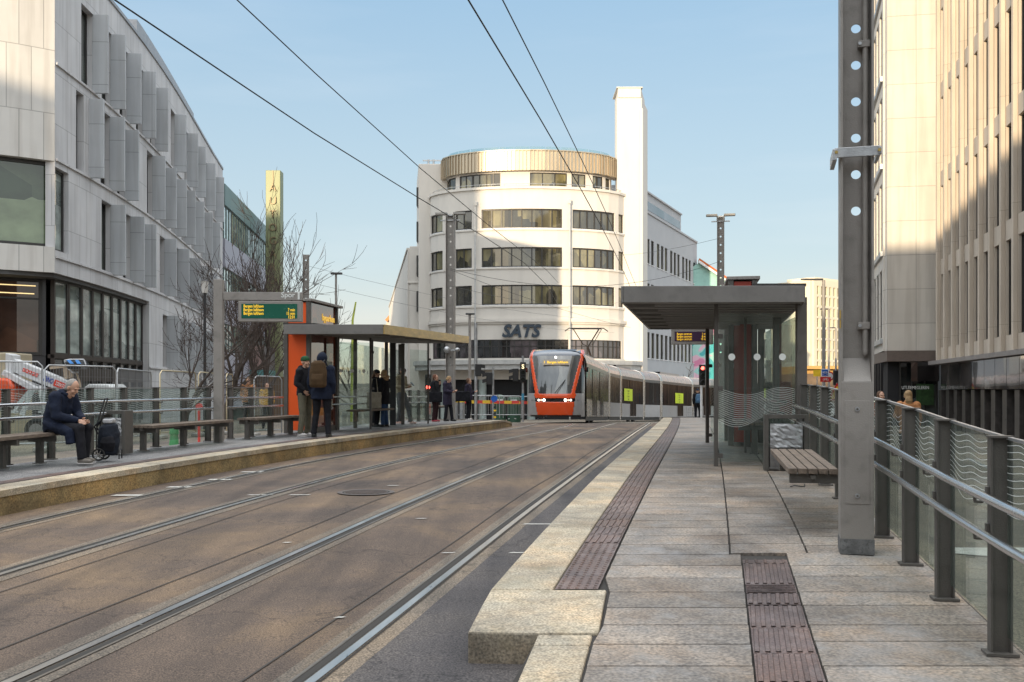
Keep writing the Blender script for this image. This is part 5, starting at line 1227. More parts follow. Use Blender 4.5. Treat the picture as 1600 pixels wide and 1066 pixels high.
# ------------------------------------------------------------------ distance on the right
b=thing('apartment_tower','tall cream apartment block with a grid of narrow windows in low sun','apartment block',(PX(1295,150),150,0)); yb=150.; APT=mat('sunlit_cream',(.62,.55,.42),.8,0,.05,.3); 
Pq=Path([(PX(1272,yb),yb),(PX(1345,yb),yb+6)],-1); rws=[]
for k in range(9):
    z1=PZ(446+k*17,yb)-.0; rws.append((z1-1.35,z1,[(s0,s0+.62,1) for s0 in [.8+i*1.15 for i in range(6)]]))
rws=[r_ for r_ in rws if r_[0]>-1]
m_=MB(); facade_wall(m_,Pq,0,Pq.L,-3,PZ(436,yb),rws,o0=-.5); block(m_,Pq,1.5,Pq.L,PZ(436,yb),PZ(431,yb),-6,-.8,ds=99); m_.build('wall',APT,b,world=True)
for k,(za,zb_,ws) in enumerate(rws):
    for i_,(s0,s1,n) in enumerate(ws): 
        g_=MB(); block(g_,Pq,s0,s1,za,zb_,-.3,-.25); g_.build('window',windowmat('apt_window',(.05,.05,.03),(.22,.2,.10),(.5,.5,.5),rough=.1),b,world=True)
m_=MB(); block(m_,Pq,0,Pq.L,-3,PZ(437,yb),-8,-.6,ds=99); m_.build('mass',APT,b,world=True)
b=thing('terraced_block','lower stepped block with long window bands left of the cream tower','apartment block',(PX(1255,160),160,0)); yb=158.
m_=MB(); g_=MB()
for k in range(7):
    zA=PZ(512+k*14,yb); m_.box(PX(1243,yb),PX(1275,yb),yb,yb+9,zA-.62,zA); g_.box(PX(1243,yb),PX(1275,yb),yb+.3,yb+9,zA-1.4,zA-.62)
m_.build('wall',APT,b,world=True); g_.build('window_band',windowmat('apt_window',(.05,.05,.03),(.22,.2,.10)),b,world=True)
hl=MB(); r=random.Random(2)
n=60; xs=[-400+i*22 for i in range(n)]
vs=[]
for i,x in enumerate(xs): 
    h=14+12*math.sin(x*.011+1)+5*math.sin(x*.031)+r.random()*1.5; h=max(h,4)*(1 if x>60 else .35)
    vs+= [(x,420,-6),(x,520,h),(x,620,h*.9)]
hl.add(vs,[(3*i+j,3*(i+1)+j,3*(i+1)+j+1,3*i+j+1) for i in range(n-1) for j in range(2)],0,True); struct('hills',hl,mat('hill_forest',(.09,.075,.06),.9,0,.4,.05))
# painted gable house with orange roof + mural below
b=thing('mural_house','turquoise painted gable house with orange tiled roof behind the tram','house',(PX(1120,105),105,0)); yb=105.
MUR,nt_,bb=newmat('mural_paint'); co__=coords(nt_,'Object',(.30,.30,.30)); nn=N(nt_,'ShaderNodeTexNoise'); nn.inputs['Scale'].default_value=1.4; nn.inputs['Detail'].default_value=1.5; nn.inputs['Distortion'].default_value=1.2; nt_.links.new(co__,nn.inputs['Vector'])
rr_=ramp(nt_,nn.outputs[0],[(.36,(.08,.42,.45,1)),(.46,(.35,.62,.58,1)),(.52,(.70,.45,.55,1)),(.60,(.62,.22,.36,1))]); 
for n__ in nt_.nodes:
    if n__.type=='VALTORGB': n__.color_ramp.interpolation='CONSTANT'
nt_.links.new(rr_,bb.inputs['Base Color']); bb.inputs['Roughness'].default_value=.8
TQ=mat('turquoise_render',(.32,.55,.50),.8,0,.12,.5,dirt=.3)
m_=MB(); m_.extr([(PX(1070,yb),yb,PZ(450,yb)),(PX(1152,yb),yb,PZ(450,yb)),(PX(1092,yb),yb,PZ(411,yb)),(PX(1070,yb),yb,PZ(425,yb))],(2,10,0)); m_.build('gable',TQ,b,world=True)
m_=MB(); m_.prism([(PX(1070,yb),yb-.02),(PX(1158,yb),yb-.02),(PX(1158,yb)+2,yb+10),(PX(1070,yb)+2,yb+10)],-3,PZ(450,yb)-.01); m_.build('mural_wall',MUR,b,world=True)
RT=mat('orange_tiles',(.42,.11,.03),.8,0,.2,2)
m_=MB(); m_.extr([(PX(1090,yb),yb-.3,PZ(408,yb)),(PX(1160,yb),yb-.3,PZ(455,yb)),(PX(1160,yb),yb-.3,PZ(450,yb)),(PX(1092,yb),yb-.3,PZ(404,yb))],(2,10.6,0)); m_.build('roof',RT,b,world=True)
m_=MB(); m_.extr([(PX(1090,yb),yb-.5,PZ(411,yb)),(PX(1157,yb),yb-.5,PZ(457,yb)),(PX(1157,yb),yb-.5,PZ(453.5,yb)),(PX(1091,yb),yb-.5,PZ(407.5,yb))],(0,.18,0)); m_.build('bargeboard',WPAINT,b,world=True)
m_=MB(); m_.extr([(PX(1094,yb),yb+1,PZ(412,yb)),(PX(1112,yb),yb+1,PZ(424,yb)),(PX(1112,yb),yb+1,PZ(416,yb)),(PX(1100,yb),yb+1,PZ(405,yb)),(PX(1094,yb),yb+1,PZ(410,yb))],(1,5,0)); m_.build('dormer',RT,b,world=True)
b=thing('backdrop_building','low brown shop building behind the cycle signs on the right street','shop building',(PX(1262,95),95,0)); yb=95
m_=MB(); m_.box(PX(1246,yb),PX(1395,yb),yb,yb+6,-2,PZ(584,yb)); m_.build('wall',mat('brown_shop',(.16,.11,.07),.8,0,.4,.5,dirt=.6),b,world=True)
m_=MB(); m_.box(PX(1246,yb),PX(1395,yb),yb-.6,yb+6,PZ(577,yb),PZ(572,yb)); m_.box(PX(1246,yb),PX(1395,yb),yb+.5,yb+6,PZ(584,yb)+.01,PZ(577,yb)-.01); m_.build('roof',mat('warm_orange_roof',(.42,.25,.08),.7),b,world=True)

# ------------------------------------------------------------------ buildings behind the viewpoint: they shade the street and show in the glass
OB=panelmat('opposite_facade',(.42,.38,.33),1.6,3.2,mortar=.35,seam=.25,offset=0,var=.15); 
def opp(name,label,x0,x1,y0,y1,h,m=OB):
    o=thing(name,label,'office building',((x0+x1)/2,y0,0)); mm=MB(); mm.box(x0,x1,y0,y1,-1,h); mm.build('wall',m,o,world=True)
    rr=MB(); rr.box(x0-.3,x1+.3,y0-.3,y1+.3,h+.01,h+.4); rr.build('roof',mat('roof_metal',(.33,.34,.36)),o,world=True); return o
OB2=panelmat('opposite_brick',(.40,.20,.12),1.9,3.3,mortar=.4,seam=.3,offset=0,var=.2)
OCC=True
if OCC:
    opp('office_building','wide block farthest left behind the viewpoint',-120,-68.3,-30,-20,30.3)
    opp('office_building','tallest block behind the viewpoint, left of the stepped ones',-68,-54.9,-30,-20,39.5)
    opp('office_building','brick block behind the viewpoint beside the tallest one',-54.6,-47.9,-30,-20,19.8,OB2)
    opp('office_building','lower brick block behind the viewpoint',-47.6,-22,-30,-20,15.3,OB2)
    opp('office_building','pale block behind the viewpoint towards the square',-21.7,22,-30,-20,14.2)
# ------------------------------------------------------------------ bare trees
BARK=mat('bark',(.055,.042,.034),.9,0,.3,12,.6,40); TWIG=mat('twigs',(.06,.042,.034),.9)
def tree(label,x,y,H,spread,seed,trunk=.38,r0=.10,levels=5,kids=(5,4,3,3,3),z=None,lean=0):
    r=random.Random(seed); zb=gz(y) if z is None else z; root=thing('bare_tree',label,'tree',(x,y,zb),0,'leafless street trees')
    tk=MB(); cr=MB()
    def br(p,d,L,rad,lv):
        n=3 if lv>0 else 5; pts=[p]; rr=[rad]; q=p.copy(); dd=d.copy()
        for i in range(n):
            dd=(dd+Vector((r.gauss(0,.11),r.gauss(0,.11),r.gauss(0,.05)+(.06 if lv>1 else 0)))).normalized(); q=q+dd*L/n; pts.append(q.copy()); rr.append(rad*(1-.45*(i+1)/n))
        (tk if lv<2 else cr).tube(pts,rr,(10,7,5,4,3,3)[min(lv,5)],caps=False)
        if lv>=levels: return
        rmin=.00028*y; k=kids[lv]+ (1 if r.random()<.3 else 0)
        for i in range(k):
            t=1.0 if i==0 else r.uniform(.35,.95); j=min(n,max(1,int(round(t*n)))); bp=pts[j]; az=r.uniform(0,6.283)+i*2.4; tilt=(r.uniform(.15,.35) if i==0 else r.uniform(.5,1.05))*spread
            a=dd.orthogonal().normalized(); a.rotate(Matrix.Rotation(az,3,dd)); nd=(dd*math.cos(tilt)+a*math.sin(tilt)).normalized(); nd.z+=.10; nd.normalize()
            br(bp.copy(),nd,L*(.78 if i==0 else r.uniform(.5,.72))*(1.35 if lv==0 else 1),max(rmin,rr[j]*(.8 if i==0 else .58)),lv+1)
    br(Vector((0,0,0)),Vector((lean,0,1)).normalized(),H*trunk,r0,0)
    tk.build('trunk',BARK,root,recalc=False); cr.build('crown',TWIG,root,recalc=False)
    return root
tree('slim bare tree nearest the pale stone building, in front of its white wall',PX(288,30),30,5.6,1.0,3,trunk=.33,r0=.09)
tree('tall bare tree whose dark trunk stands just right of the sign post',PX(350,37),37,9.0,.85,8,trunk=.30,r0=.17)
tree('dark bare tree just left of the left shelter, in front of the sign tower',PX(410,44),44,7.6,.60,21,trunk=.34,r0=.19)
tree('small bare tree beyond the left shelter roof',PX(558,62),62,6.4,.8,5,trunk=.40,r0=.10,levels=4)
tree('low bare tree beyond the tram, in front of the shaded grey wing',PX(1060,88),88,4.6,1.15,14,trunk=.30,r0=.09,levels=4)
m_=MB(); m_.tube([(PX(549,60),60,gz(60)),(PX(551,60),60,PZ(500,60)),(PX(556,60),60,PZ(472,60))],[.08,.07,.05],6); tag(m_.build('sunlit_pole',mat('lime_pole',(.45,.5,.08),.6)),'leaning yellow-green pole among the branches beyond the left shelter','pole')

# ------------------------------------------------------------------ lamps, lights, signs
def street_lamp(label,px,pyt,Y,arm=1,r_=.05,zb=None,head=.5,double=False,grp=None):
    x=PX(px,Y); z0=gz(Y) if zb is None else zb; H=PZ(pyt,Y)-z0; root=thing('street_lamp',label,'street lamp',(x,Y,z0),0,grp)
    MB().tube([(0,0,0),(0,0,1.0),(0,0,H)],[r_*1.5,r_*1.2,r_],10).build('pole',STEEL2,root)
    m=MB(); m.prism([(-head*.55 if double else -.05,-.12),(head*.6,-.12),(head*.7,0),(head*.6,.12),(-head*.55 if double else -.05,.12)],H,H+.09); m.build('lamp_head',mat('lamp_dark',(.05,.05,.05),.5),root,bevel=.02)
    return root
street_lamp('street lamp with flat head beyond the left shelter roof',525,429,46,head=.45,double=True)
street_lamp('thin bluish street lamp in front of the round building',734,492,52,double=True,head=.4,r_=.07)
street_lamp('tall street lamp in front of the cream apartment tower',1287,438,55,head=-1.9,r_=.09)
street_lamp('second street lamp just right of the tallest, before the cream tower',1295,484,75,head=-1.0,r_=.08)
street_lamp('third, farthest street lamp before the cream tower',1306,513,95,head=-1.2,r_=.08)
# lantern on wall side
root=thing('lantern_post','short lantern post in front of the white lower wall of the stone building','street lamp',(PX(320,33),33,gz(33))); m=MB(); m.tube([(0,0,0),(0,0,PZ(458,33)-gz(33))],.05,8); m.build('pole',BLACK,root); hh=PZ(458,33)-gz(33)
m=MB(); m.tube([(0,0,hh),(0,0,hh+.40)],[.10,.13],12); m.build('lamp_shade',mat('milky_glass',(.55,.53,.5),.4),root); m=MB(); m.tube([(0,0,hh+.4),(0,0,hh+.45)],[.15,.05],12); m.build('cap',BLACK,root)
SIGB=mat('signal_black',(.015,.015,.016),.5)
def signal(label,px,pyb,Y,pyt,heads,polecol=GALV,lit=None,zb=None,extra=None,r_=.05,name='traffic_light'):
    x=PX(px,Y); z0=PZ(pyb,Y); H=PZ(pyt,Y)-z0; root=thing(name,label,'traffic light',(x,Y,z0)); MB().tube([(0,0,0),(0,0,H)],r_,10).build('pole',polecol,root)
    for (dx,py0,py1,face_) in heads:
        za=PZ(py1,Y)-z0; zb_=PZ(py0,Y)-z0; m=MB(); m.box(dx-.13,dx+.13,-.10,.10,za,zb_)
        hb=m.build('signal_head',SIGB,root,bevel=.02); n=max(2,int(round((zb_-za)/.3)))
        for k in range(n):
            zc=zb_-(k+.5)*(zb_-za)/n
            v=MB()
            if face_==0:
                v.tube([(dx,-.10,zc),(dx,-.24,zc-.02)],.10,12,caps=False); v.build('visor',SIGB,hb)
                l=MB(); l.tube([(dx,-.101,zc),(dx,-.108,zc)],.085,14); li=(lit and lit[0]==k)
                l.build('lens',lit[1] if li else mat('dark_lens',(.03,.035,.03),.2),hb)
            else: v.prism([(dx+face_*.12,-.11),(dx+face_*.30,-.09),(dx+face_*.30,.09),(dx+face_*.12,.11)],[zc-.02,zc-.07,zc-.07,zc-.02],[zc+.13,zc+.08,zc+.08,zc+.13]); v.build('visor',SIGB,hb)
    return root
RED=mat('red_lens',(.8,.05,.04),.3,emit=7,ecol=(1,.10,.07)); WSIG=mat('white_lens',(.8,.7,.5),.3,emit=1.5,ecol=(1,.8,.45))
signal('traffic light on a tall pale pole with side visors, right of the waiting people',743.5,655,41,505,[(.10,569,588,1)],r_=.07)
t=signal('short traffic light pole with side visors, blue disc and black-yellow marking',770.5,655,41,574,[(-.16,582,601,-1)],r_=.045)
m=MB(); m.tube([(.05,-.07,.62+.25),(.05,-.09,.62+.25)],.14,18); m.build('blue_disc',mat('sign_blue',(.01,.10,.42),.4),t)
for k in range(4):
    m=MB(); m.box(.02,.13,-.06,-.05,.05+k*.14,.12+k*.14); m.build('marker_stripe',mat('marker_yellow',(.8,.5,.02),.5) if k%2==0 else SIGB,t)
t=signal('tram signal showing a lit S beside the tram nose',817,659,42.5,556,[(0,566,598,0),(-.32,576,596,-1)],r_=.05)
text('S',.26,WSIG,t,facing((0,-.26,PZ(573.5,42.5)-PZ(659,42.5)),(1,0,0)),bold=.006)
m=MB(); m.tube([(0,0,.95),(0,0,1.25)],.06,10); m.build('blue_band',mat('band_blue',(.05,.25,.4),.5),t)
t=signal('red traffic light on white pole behind the person with the blue backpack',1096,657,44,600,[(0.03,570,602,0)],WPAINT,lit=(0,RED),r_=.055)
t=signal('small traffic light with red glow left of the leaning people',671,655,41,560,[(-.05,585,612,0)],lit=(1,RED),r_=.035)
t=signal('dark traffic light among the cycle signs on the right street',1306,615,50,560,[(0.0,579,602,1)],r_=.05)
root=thing('post_box_light','spherical camera and lamp bracketed on the left mast','camera',(pL.x,pL.y-.2,PZ(547,pL.y))); m=MB(); m.ell((-.10,-.02,0),(.12,.12,.12)); m.box(-.14,.30,.0,.06,-.04,.02); m.ell((.24,-.02,.0),(.09,.09,.07)); m.build('housing',GALV,root)
root.name='mast_camera'
def sign_board(name,label,px,py,Y,w,h,m,border=None,tri=False,zpost=True,disc=False):
    root=thing(name,label,'road sign',(PX(px,Y),Y,gz(Y))); zc=PZ(py,Y)-gz(Y)
    if zpost: MB().tube([(0,.04,0),(0,.04,zc+h*.5)],.03,8).build('post',GALV,root)
    b_=MB()
    def tr(s,y0,y1): b_.extr([(-w/2*s,y0,zc-h/2+(1-s)*h*.33),(w/2*s,y0,zc-h/2+(1-s)*h*.33),(0,y0,zc+h/2-(1-s)*h*.62)],(0,y1-y0,0))
    if tri: tr(1,0,.02)
    elif disc: b_.tube([(0,.0,zc),(0,.02,zc)],w/2,20)
    else: b_.box(-w/2,w/2,0,.02,zc-h/2,zc+h/2)
    b_.build('plate',border or m,root)
    if border:
        b_=MB()
        if tri: tr(.72,-.006,-.001)
        elif disc: b_.tube([(0,-.006,zc),(0,-.001,zc)],w*.36,20)
        else: b_.box(-w/2+.04,w/2-.04,-.006,-.001,zc-h/2+.04,zc+h/2-.04)
        b_.build('face',m,root)
    return root,zc
SB=mat('sign_blue',(.01,.10,.42),.4); SR=mat('sign_red',(.5,.02,.02),.4); SY=mat('sign_yellow',(.75,.5,.03),.4); SW=mat('sign_white',(.7,.7,.7),.5)
def bike(root,zc,s,m,y=-.02):
    q=MB()
    for dx in (-.3,.3):
        q.tube([(s*(dx+.18*math.cos(a*.5236)),y,zc-s*.08+s*.18*math.sin(a*.5236)) for a in range(13)],s*.022,4)
    q.tube([(-.3*s,y,zc-s*.08),(-.12*s,y,zc+s*.14),(.2*s,y,zc+s*.14),(.3*s,y,zc-s*.08)],s*.022,4); q.tube([(-.12*s,y,zc+s*.14),(0,y,zc-s*.1),(.2*s,y,zc+s*.14),(.16*s,y,zc+s*.22)],s*.022,4); q.build('bicycle_symbol',m,root)
r0_,zc=sign_board('cycle_sign','blue square cycle sign above the red one on the right street',1289,582.5,50,.40,.40,SB,SW); bike(r0_,zc,.36,SW)
r0_,zc=sign_board('cycle_sign','red rectangular detour sign with white bicycle, below the blue cycle sign',1290,593,49.9,.55,.26,SR,None,zpost=False); bike(r0_,zc,.3,SW)
sign_board('round_sign','round red-rimmed no-entry style sign beside the cycle signs',1296,588,50.6,.5,.5,SW,SR,disc=True)
sign_board('warning_sign','large yellow warning triangle with red rim beside the grey mast',1308,612,46,.95,.85,SY,SR,tri=True)
sign_board('notice_board','yellow roadworks board left of the cycle signs',1277,583,55,.45,.38,SY)
m_=MB(); m_.box(PX(1252,60),PX(1271,60),60,61,gz(60),PZ(606,60)); tag(m_.build('site_skip',mat('orange_skip',(.6,.3,.08),.6,0,.3,3,dirt=.7),bevel=.03),'sunlit orange roadworks container behind the right railing','skip')
def car(label,px,Y,L,col,pyt,pyb):
    x=PX(px,Y); z=gz(Y); root=thing('parked_car',label,'car',(x,Y,z)); m=MB()
    prof=[(-L/2,.3),(-L/2,.75),(-L*.42,.9),(-L*.28,.95),(-L*.17,1.38),(L*.2,1.42),(L*.36,.98),(L/2,.85),(L/2,.3)]
    m.extr([(a,-.85,c_) for a,c_ in prof],(0,1.7,0)); m.build('body',mat('car_'+col,(.55,.55,.56) if col=='white' else (.1,.1,.1),.25,coat=.8),root,bevel=.06)
    m=MB(); m.extr([(-L*.25,-.86,.98),(-L*.16,-.86,1.33),(L*.19,-.86,1.36),(L*.31,-.86,.98)],(0,1.72,0)); m.build('window',TB,root)
    for a in (-L*.31,L*.31):
        for s in (-.84,.84): w_=MB(); w_.tube([(a,s-.03,.31),(a,s+.03,.31)],.31,18); wo=w_.build('wheel',mat('tyre',(.02,.02,.02),.8),root); h_=MB(); h_.tube([(a,s*1.045-.005,.31),(a,s*1.045+.005,.31)],.18,12); h_.build('rim',GALV,wo)
    return root
car('white parked car beyond the cycle signs on the right street',1279,78,3.9,'white',0,0)

# crowd barriers with red and yellow reflective boards, beyond the left platform
RB_=mat('barrier_red',(.65,.06,.05),.45); YB_=mat('barrier_yellow',(.75,.5,.05),.45); GREENB=mat('bin_green',(.03,.08,.05),.5)
def barrier():
    r_=thing('crowd_barrier','steel crowd barrier','barrier',(0,0,0),0,'steel crowd barriers beside the tram'); m=MB(); L=1.95
    m.tube([(-L/2,0,.05),(-L/2,0,1.0),(-L/2+.08,0,1.08),(L/2-.08,0,1.08),(L/2,0,1.0),(L/2,0,.05)],.02,6); m.tube([(-L/2,0,.2),(L/2,0,.2)],.016,6); m.build('frame',GALV,r_)
    m=MB()
    for i in range(1,15): m.tube([(-L/2+L*i/15,0,.2),(-L/2+L*i/15,0,1.07)],.008,4)
    m.build('bars',GALV,r_)
    m=MB(); n=5
    for i in range(n): m.box(-L/2+.1+(L-.2)*i/n,-L/2+.1+(L-.2)*(i+1)/n,-.03,-.02,.72,.86,i%2)
    m.build('reflective_board',[RB_,YB_],r_)
    m=MB()
    for s in (-.7,.7): m.box(s-.03,s+.03,-.28,.28,0,.03)
    m.build('foot',GALV,r_); return r_
proto=barrier()
lbs=['crowd barrier directly behind the black-yellow marked pole','crowd barrier between the marked pole and the tram signal','crowd barrier partly behind the tall pale signal pole']
for i,(px,Y) in enumerate(((782,45),(818,46),(748,44))):
    o=proto if i==0 else copy_tree(proto); o.location=(PX(px,Y),Y,PZ(655,Y)); o.rotation_euler.z=(.05,-.05,.2)[i]; o['label']=lbs[i]
def sbin(label,px,Y,w,h,letter):
    r_=thing('recycling_bin',label,'recycling bin',(PX(px,Y),Y,zt(Y)+.9)); m=MB(); m.ell((0,0,h*.45),(w/2,w/2,h*.55),18,10); m.tube([(0,0,-.9),(0,0,h*.4)],w/2,18); m.build('body',GREENB,r_)
    m=MB(); m.box(-.18,.18,-w/2-.02,-w/2+.06,h*.25,h*.6); m.build('white_mark',SW,r_); return r_
sbin('dark green domed recycling bin beside the blue disc',781,52,.65,.6,'H'); sbin('dark green recycling bin nearer the tram signal',803,52,.75,.55,'1')
# small steel litter barrier behind the right person
m_=MB(); g=G(1080,658,Dt)
for i in range(6): m_.tube([(g.x-.35+i*.14,g.y,g.z),(g.x-.35+i*.14,g.y,g.z+1.0)],.02,6)
for z_ in (.05,.35,.65,1.0): m_.tube([(g.x-.37,g.y,g.z+z_),(g.x+.37,g.y,g.z+z_)],.02,6)
tag(m_.build('cycle_rack',GALV),'small steel lattice barrier left of the person with the blue backpack','barrier')
# bollards near far end of left platform
for i,(px,lab) in enumerate(((712,'steel bollard with yellow band just right of the left mast'),(722,'second steel bollard right of the left mast'))):
    Y=36; m_=MB(); x=PX(px,Y); z=zp(Y); m_.tube([(0,0,0),(0,0,.9)],.10,14); r_=thing('bollard',lab,'bollard',(x,Y,z),0); m_.build('shaft',GALV,r_); m_=MB(); m_.tube([(0,0,.62),(0,0,.76)],.105,14); m_.build('band',YB_,r_)

# site fences on the left
MESH=mat('fence_wire',(.25,.26,.27),.5,.6)
def fence(label,px0,Y0,px1,Y1,pyt,warm=False):
    a=Vector((PX(px0,Y0),Y0,gz(Y0))); b_=Vector((PX(px1,Y1),Y1,gz(Y1))); L=(b_-a).length; H=PZ(pyt,(Y0+Y1)/2)-a.z; r_=thing('site_fence',label,'site fence',a,0,'mobile site fences'); fm=mat('galv_warm_lit',(.6,.5,.33),.35,.8) if warm else GALV  # warm frames have warm light put into their colour
    d=(b_-a).normalized(); m=MB(); up=Vector((0,0,1)); m.tube([a+up*.05,a+up*(H-.1),a+d*.1+up*H,b_-d*.1+up*H,b_+up*(H-.1),b_+up*.05],.022,6); m.tube([a+up*.2,b_+up*.2],.018,6); m.build('frame',fm,r_,world=True)
    m=MB(); n=int(L/.07)
    for i in range(1,n): 
        p=a.lerp(b_,i/n); m.bar(p+up*.2,p+up*(H-.02),.006,.006)
    for k in range(1,7): m.bar(a+up*(.2+k*(H-.2)/7),b_+up*(.2+k*(H-.2)/7),.006,.006)
    m.build('wire_mesh',MESH,r_,world=True)
    m=MB(); m.box(a.x-.15,a.x+.15,a.y-.3,a.y+.3,a.z,a.z+.12); m.build('concrete_foot',mat('concrete',(.3,.29,.27),.9,0,.2,4,dirt=.5),r_,world=True,bevel=.03); return r_
fence('site fence panel in front of the lift trailer, leftmost',-30,22,66,22.5,565); fence('site fence panel behind the seated man',70,22.5,181,24,572); fence('site fence panel behind the shopping trolley, before the dark doorway',183,24.5,236,28,578)
fence('site fence panel behind the slim bare tree',250,29,306,31,580,True); fence('site fence panel coloured as if in warm light left of the sign post',310,31,335,32,582,True); fence('site fence panel coloured as if in warm light right of the sign post',354,33,363,35,585,True); fence('tall blank site fence panel near the orange pillar',397,31,440,32,588)

# trailer mounted lift
b=thing('lift_trailer','white trailer boom lift with red base, DINO 220XTC and rental lettering on its boom','boom lift',(PX(60,27),27,gz(27))); YL=27
LW=mat('lift_white',(.55,.56,.57),.4,0,.08,2,dirt=.4); LR=mat('lift_red',(.60,.04,.02),.4,coat=.3,dirt=.2); ORN=mat('lift_orange',(.72,.10,.03),.4,coat=.3,dirt=.2)
def LPt(px,py,dy=0): return Vector((PX(px,YL),YL+dy,PZ(py,YL)))
m=MB(); m.bar(LPt(22,570),LPt(118,610),.28,.36,up=(0,0,1)); m.build('upper_boom',LW,b,world=True,bevel=.02)
m=MB(); m.bar(LPt(12,582,-.2),LPt(66,611,-.2),.2,.17); m.bar(LPt(20,592,.1),LPt(98,622,.1),.2,.15); m.build('lower_boom',LW,b,world=True,bevel=.02)
m=MB(); m.extr([LPt(14,552,-.2),LPt(24,555,-.2),LPt(26,590,-.2),LPt(14,592,-.2)],(0,.5,0)); m.build('boom_knuckle',LW,b,world=True,bevel=.02)
m=MB(); m.extr([LPt(-14,590,-.4),LPt(24,592,-.4),LPt(32,604,-.4),LPt(32,630,-.4),LPt(-14,630,-.4)],(0,.9,0)); m.build('engine_cover',ORN,b,world=True,bevel=.06)
m=MB(); m.extr([LPt(34,600,0),LPt(50,602,0),LPt(66,612,0),LPt(60,616,0),LPt(36,612,0)],(0,.4,0)); m.extr([LPt(72,606,0),LPt(88,606,0),LPt(88,616,0),LPt(72,616,0)],(0,.4,0)); m.build('red_bracket',LR,b,world=True,bevel=.02)
bd=(LPt(118,610)-LPt(22,570)).normalized(); upv=Vector((0,-1,0)).cross(bd); upv=upv if upv.z>0 else -upv
def onb(t,up_=0): p=LPt(22,570).lerp(LPt(118,610),t); p=p+upv*up_; p.y=YL-.155; return p
off_=Matrix.Translation(-wl(b))
for k,ch in enumerate('CRAMO'):
    p=onb(.21+k*.050,.0); q=MB(); q.obox(p+Vector((0,0,0)),(.037,.004,.05),Matrix((bd,Vector((0,1,0)),upv)).transposed()); q.build('logo_tile',LR,b,world=True); text(ch,.080,SW,b,off_@facing(p+Vector((0,-.006,0)),bd,upv),ext=.002)
text('DINO',.21,mat('dino_blue',(.02,.05,.30),.4),b,off_@facing(onb(.60),bd,upv),bold=.004,ext=.002,shear=.1,sx=.52)
p=onb(.80); q=MB(); q.obox(p,(.20,.004,.09),Matrix((bd,Vector((0,1,0)),upv)).transposed()); q.build('red_label',LR,b,world=True); text('220XTC',.14,SW,b,off_@facing(p+Vector((0,-.007,0)),bd,upv),ext=.002,bold=.001,sx=.62)
m=MB(); m.tube([LPt(104,566),LPt(101,563),LPt(110,562),LPt(131,562)],.022,6); m.tube([LPt(101,563),LPt(106,575),LPt(113,582),LPt(122,582)],.03,6); m.tube([LPt(110,562),LPt(106,575)],.022,6); m.tube([LPt(131,562),LPt(134,570)],.022,6); m.build('basket_frame',LW,b,world=True)
m=MB(); m.extr([LPt(108,566,-.3),LPt(131,564,-.3),LPt(135,573,-.3),LPt(131,577,-.3),LPt(112,577,-.3)],(0,.5,0)); m.build('control_box',BLACK,b,world=True,bevel=.03)
m=MB(); m.extr([LPt(112,563,-.32),LPt(118,563,-.32),LPt(124,569,-.34),LPt(118,569,-.34)],(0,.01,0)); m.extr([LPt(125,563,-.32),LPt(130,563,-.32),LPt(135,569,-.34),LPt(129,569,-.34)],(0,.01,0)); m.build('blue_panel',mat('bright_blue',(.08,.3,.75),.3),b,world=True)
m=MB(); m.bar(LPt(101,575,.1),LPt(102,592,.1),.12,.12); m.bar(LPt(108,574,.1),LPt(109,590,.1),.1,.1); m.bar(LPt(76,575,.1),LPt(104,572,.1),.1,.07); m.tube([LPt(119,582,0),LPt(124,596,0),LPt(126,606,0)],.03,6); m.build('mast_arm',mat('arm_tan',(.38,.30,.22),.6),b,world=True)
for (a0,a1) in (((60,605),(36,640)),((60,607),(48,648)),((70,605),(84,640))):
    m=MB(); m.bar(LPt(*a0,-.3),LPt(*a1,-.5),.09,.11); q=LPt(*a1,-.5); m.box(q.x-.13,q.x+.13,q.y-.13,q.y+.13,q.z-.08,q.z-.02); m.build('outrigger',LW,b,world=True)
for px in (56,): m=MB(); c=LPt(px,645,.1); c.z=gz(YL)+.33; m.tube([c+Vector((0,-.1,0)),c+Vector((0,.1,0))],.33,22); wo=m.build('wheel',mat('tyre',(.02,.02,.02)),b,world=True); m=MB(); m.tube([c+Vector((0,-.11,0)),c+Vector((0,-.10,0))],.19,16); m.build('rim',GALV,wo,world=True)
m=MB(); m.bar(LPt(-20,640,.2),LPt(100,636,.2),.12,.12); m.build('chassis',LW,b,world=True)
m=MB(); m.extr([LPt(118,606,.5),LPt(126,600,.5),LPt(156,600,.5),LPt(162,606,.5),LPt(162,624,.5),LPt(118,624,.5)],(0,1.2,0)); tag(m.build('equipment_cover',mat('white_tarp',(.55,.57,.57),.6),bevel=.04),'rounded white cover beside the lift trailer, right of the seated man','equipment cover')
m_=MB(); yq=30; m_.box(PX(-6,yq),PX(16,yq),yq,yq+1.4,gz(yq),PZ(551,yq)); tag(m_.build('site_cabin',mat('cabin_cream',(.42,.36,.25),.6,0,.2,1),bevel=.04),'cream cabinet behind the lift trailer at the left edge','cabinet')
# small things seen through the left railing
m_=MB(); g=Vector((PX(272,24),24,gz(24))); m_.tube([g,g+Vector((0,0,.35))],[.13,.09],12); m_.tube([g+Vector((0,0,.35)),g+Vector((0,0,.62))],[.12,.08],12); tag(m_.build('green_canister',mat('hi_vis_green',(.07,.30,.11),.6)),'bright green object seen through the left railing glass','canister')
m_=MB(); g=Vector((PX(311,24),24,PZ(636,24))); m_.tube([g,g+Vector((0,.03,0))],.09,16); m_.bar(g-Vector((0,0,.9)),g-Vector((0,0,.1)),.05,.05); tag(m_.build('red_disc',RB_),'red round marker seen through the left railing glass','marker')
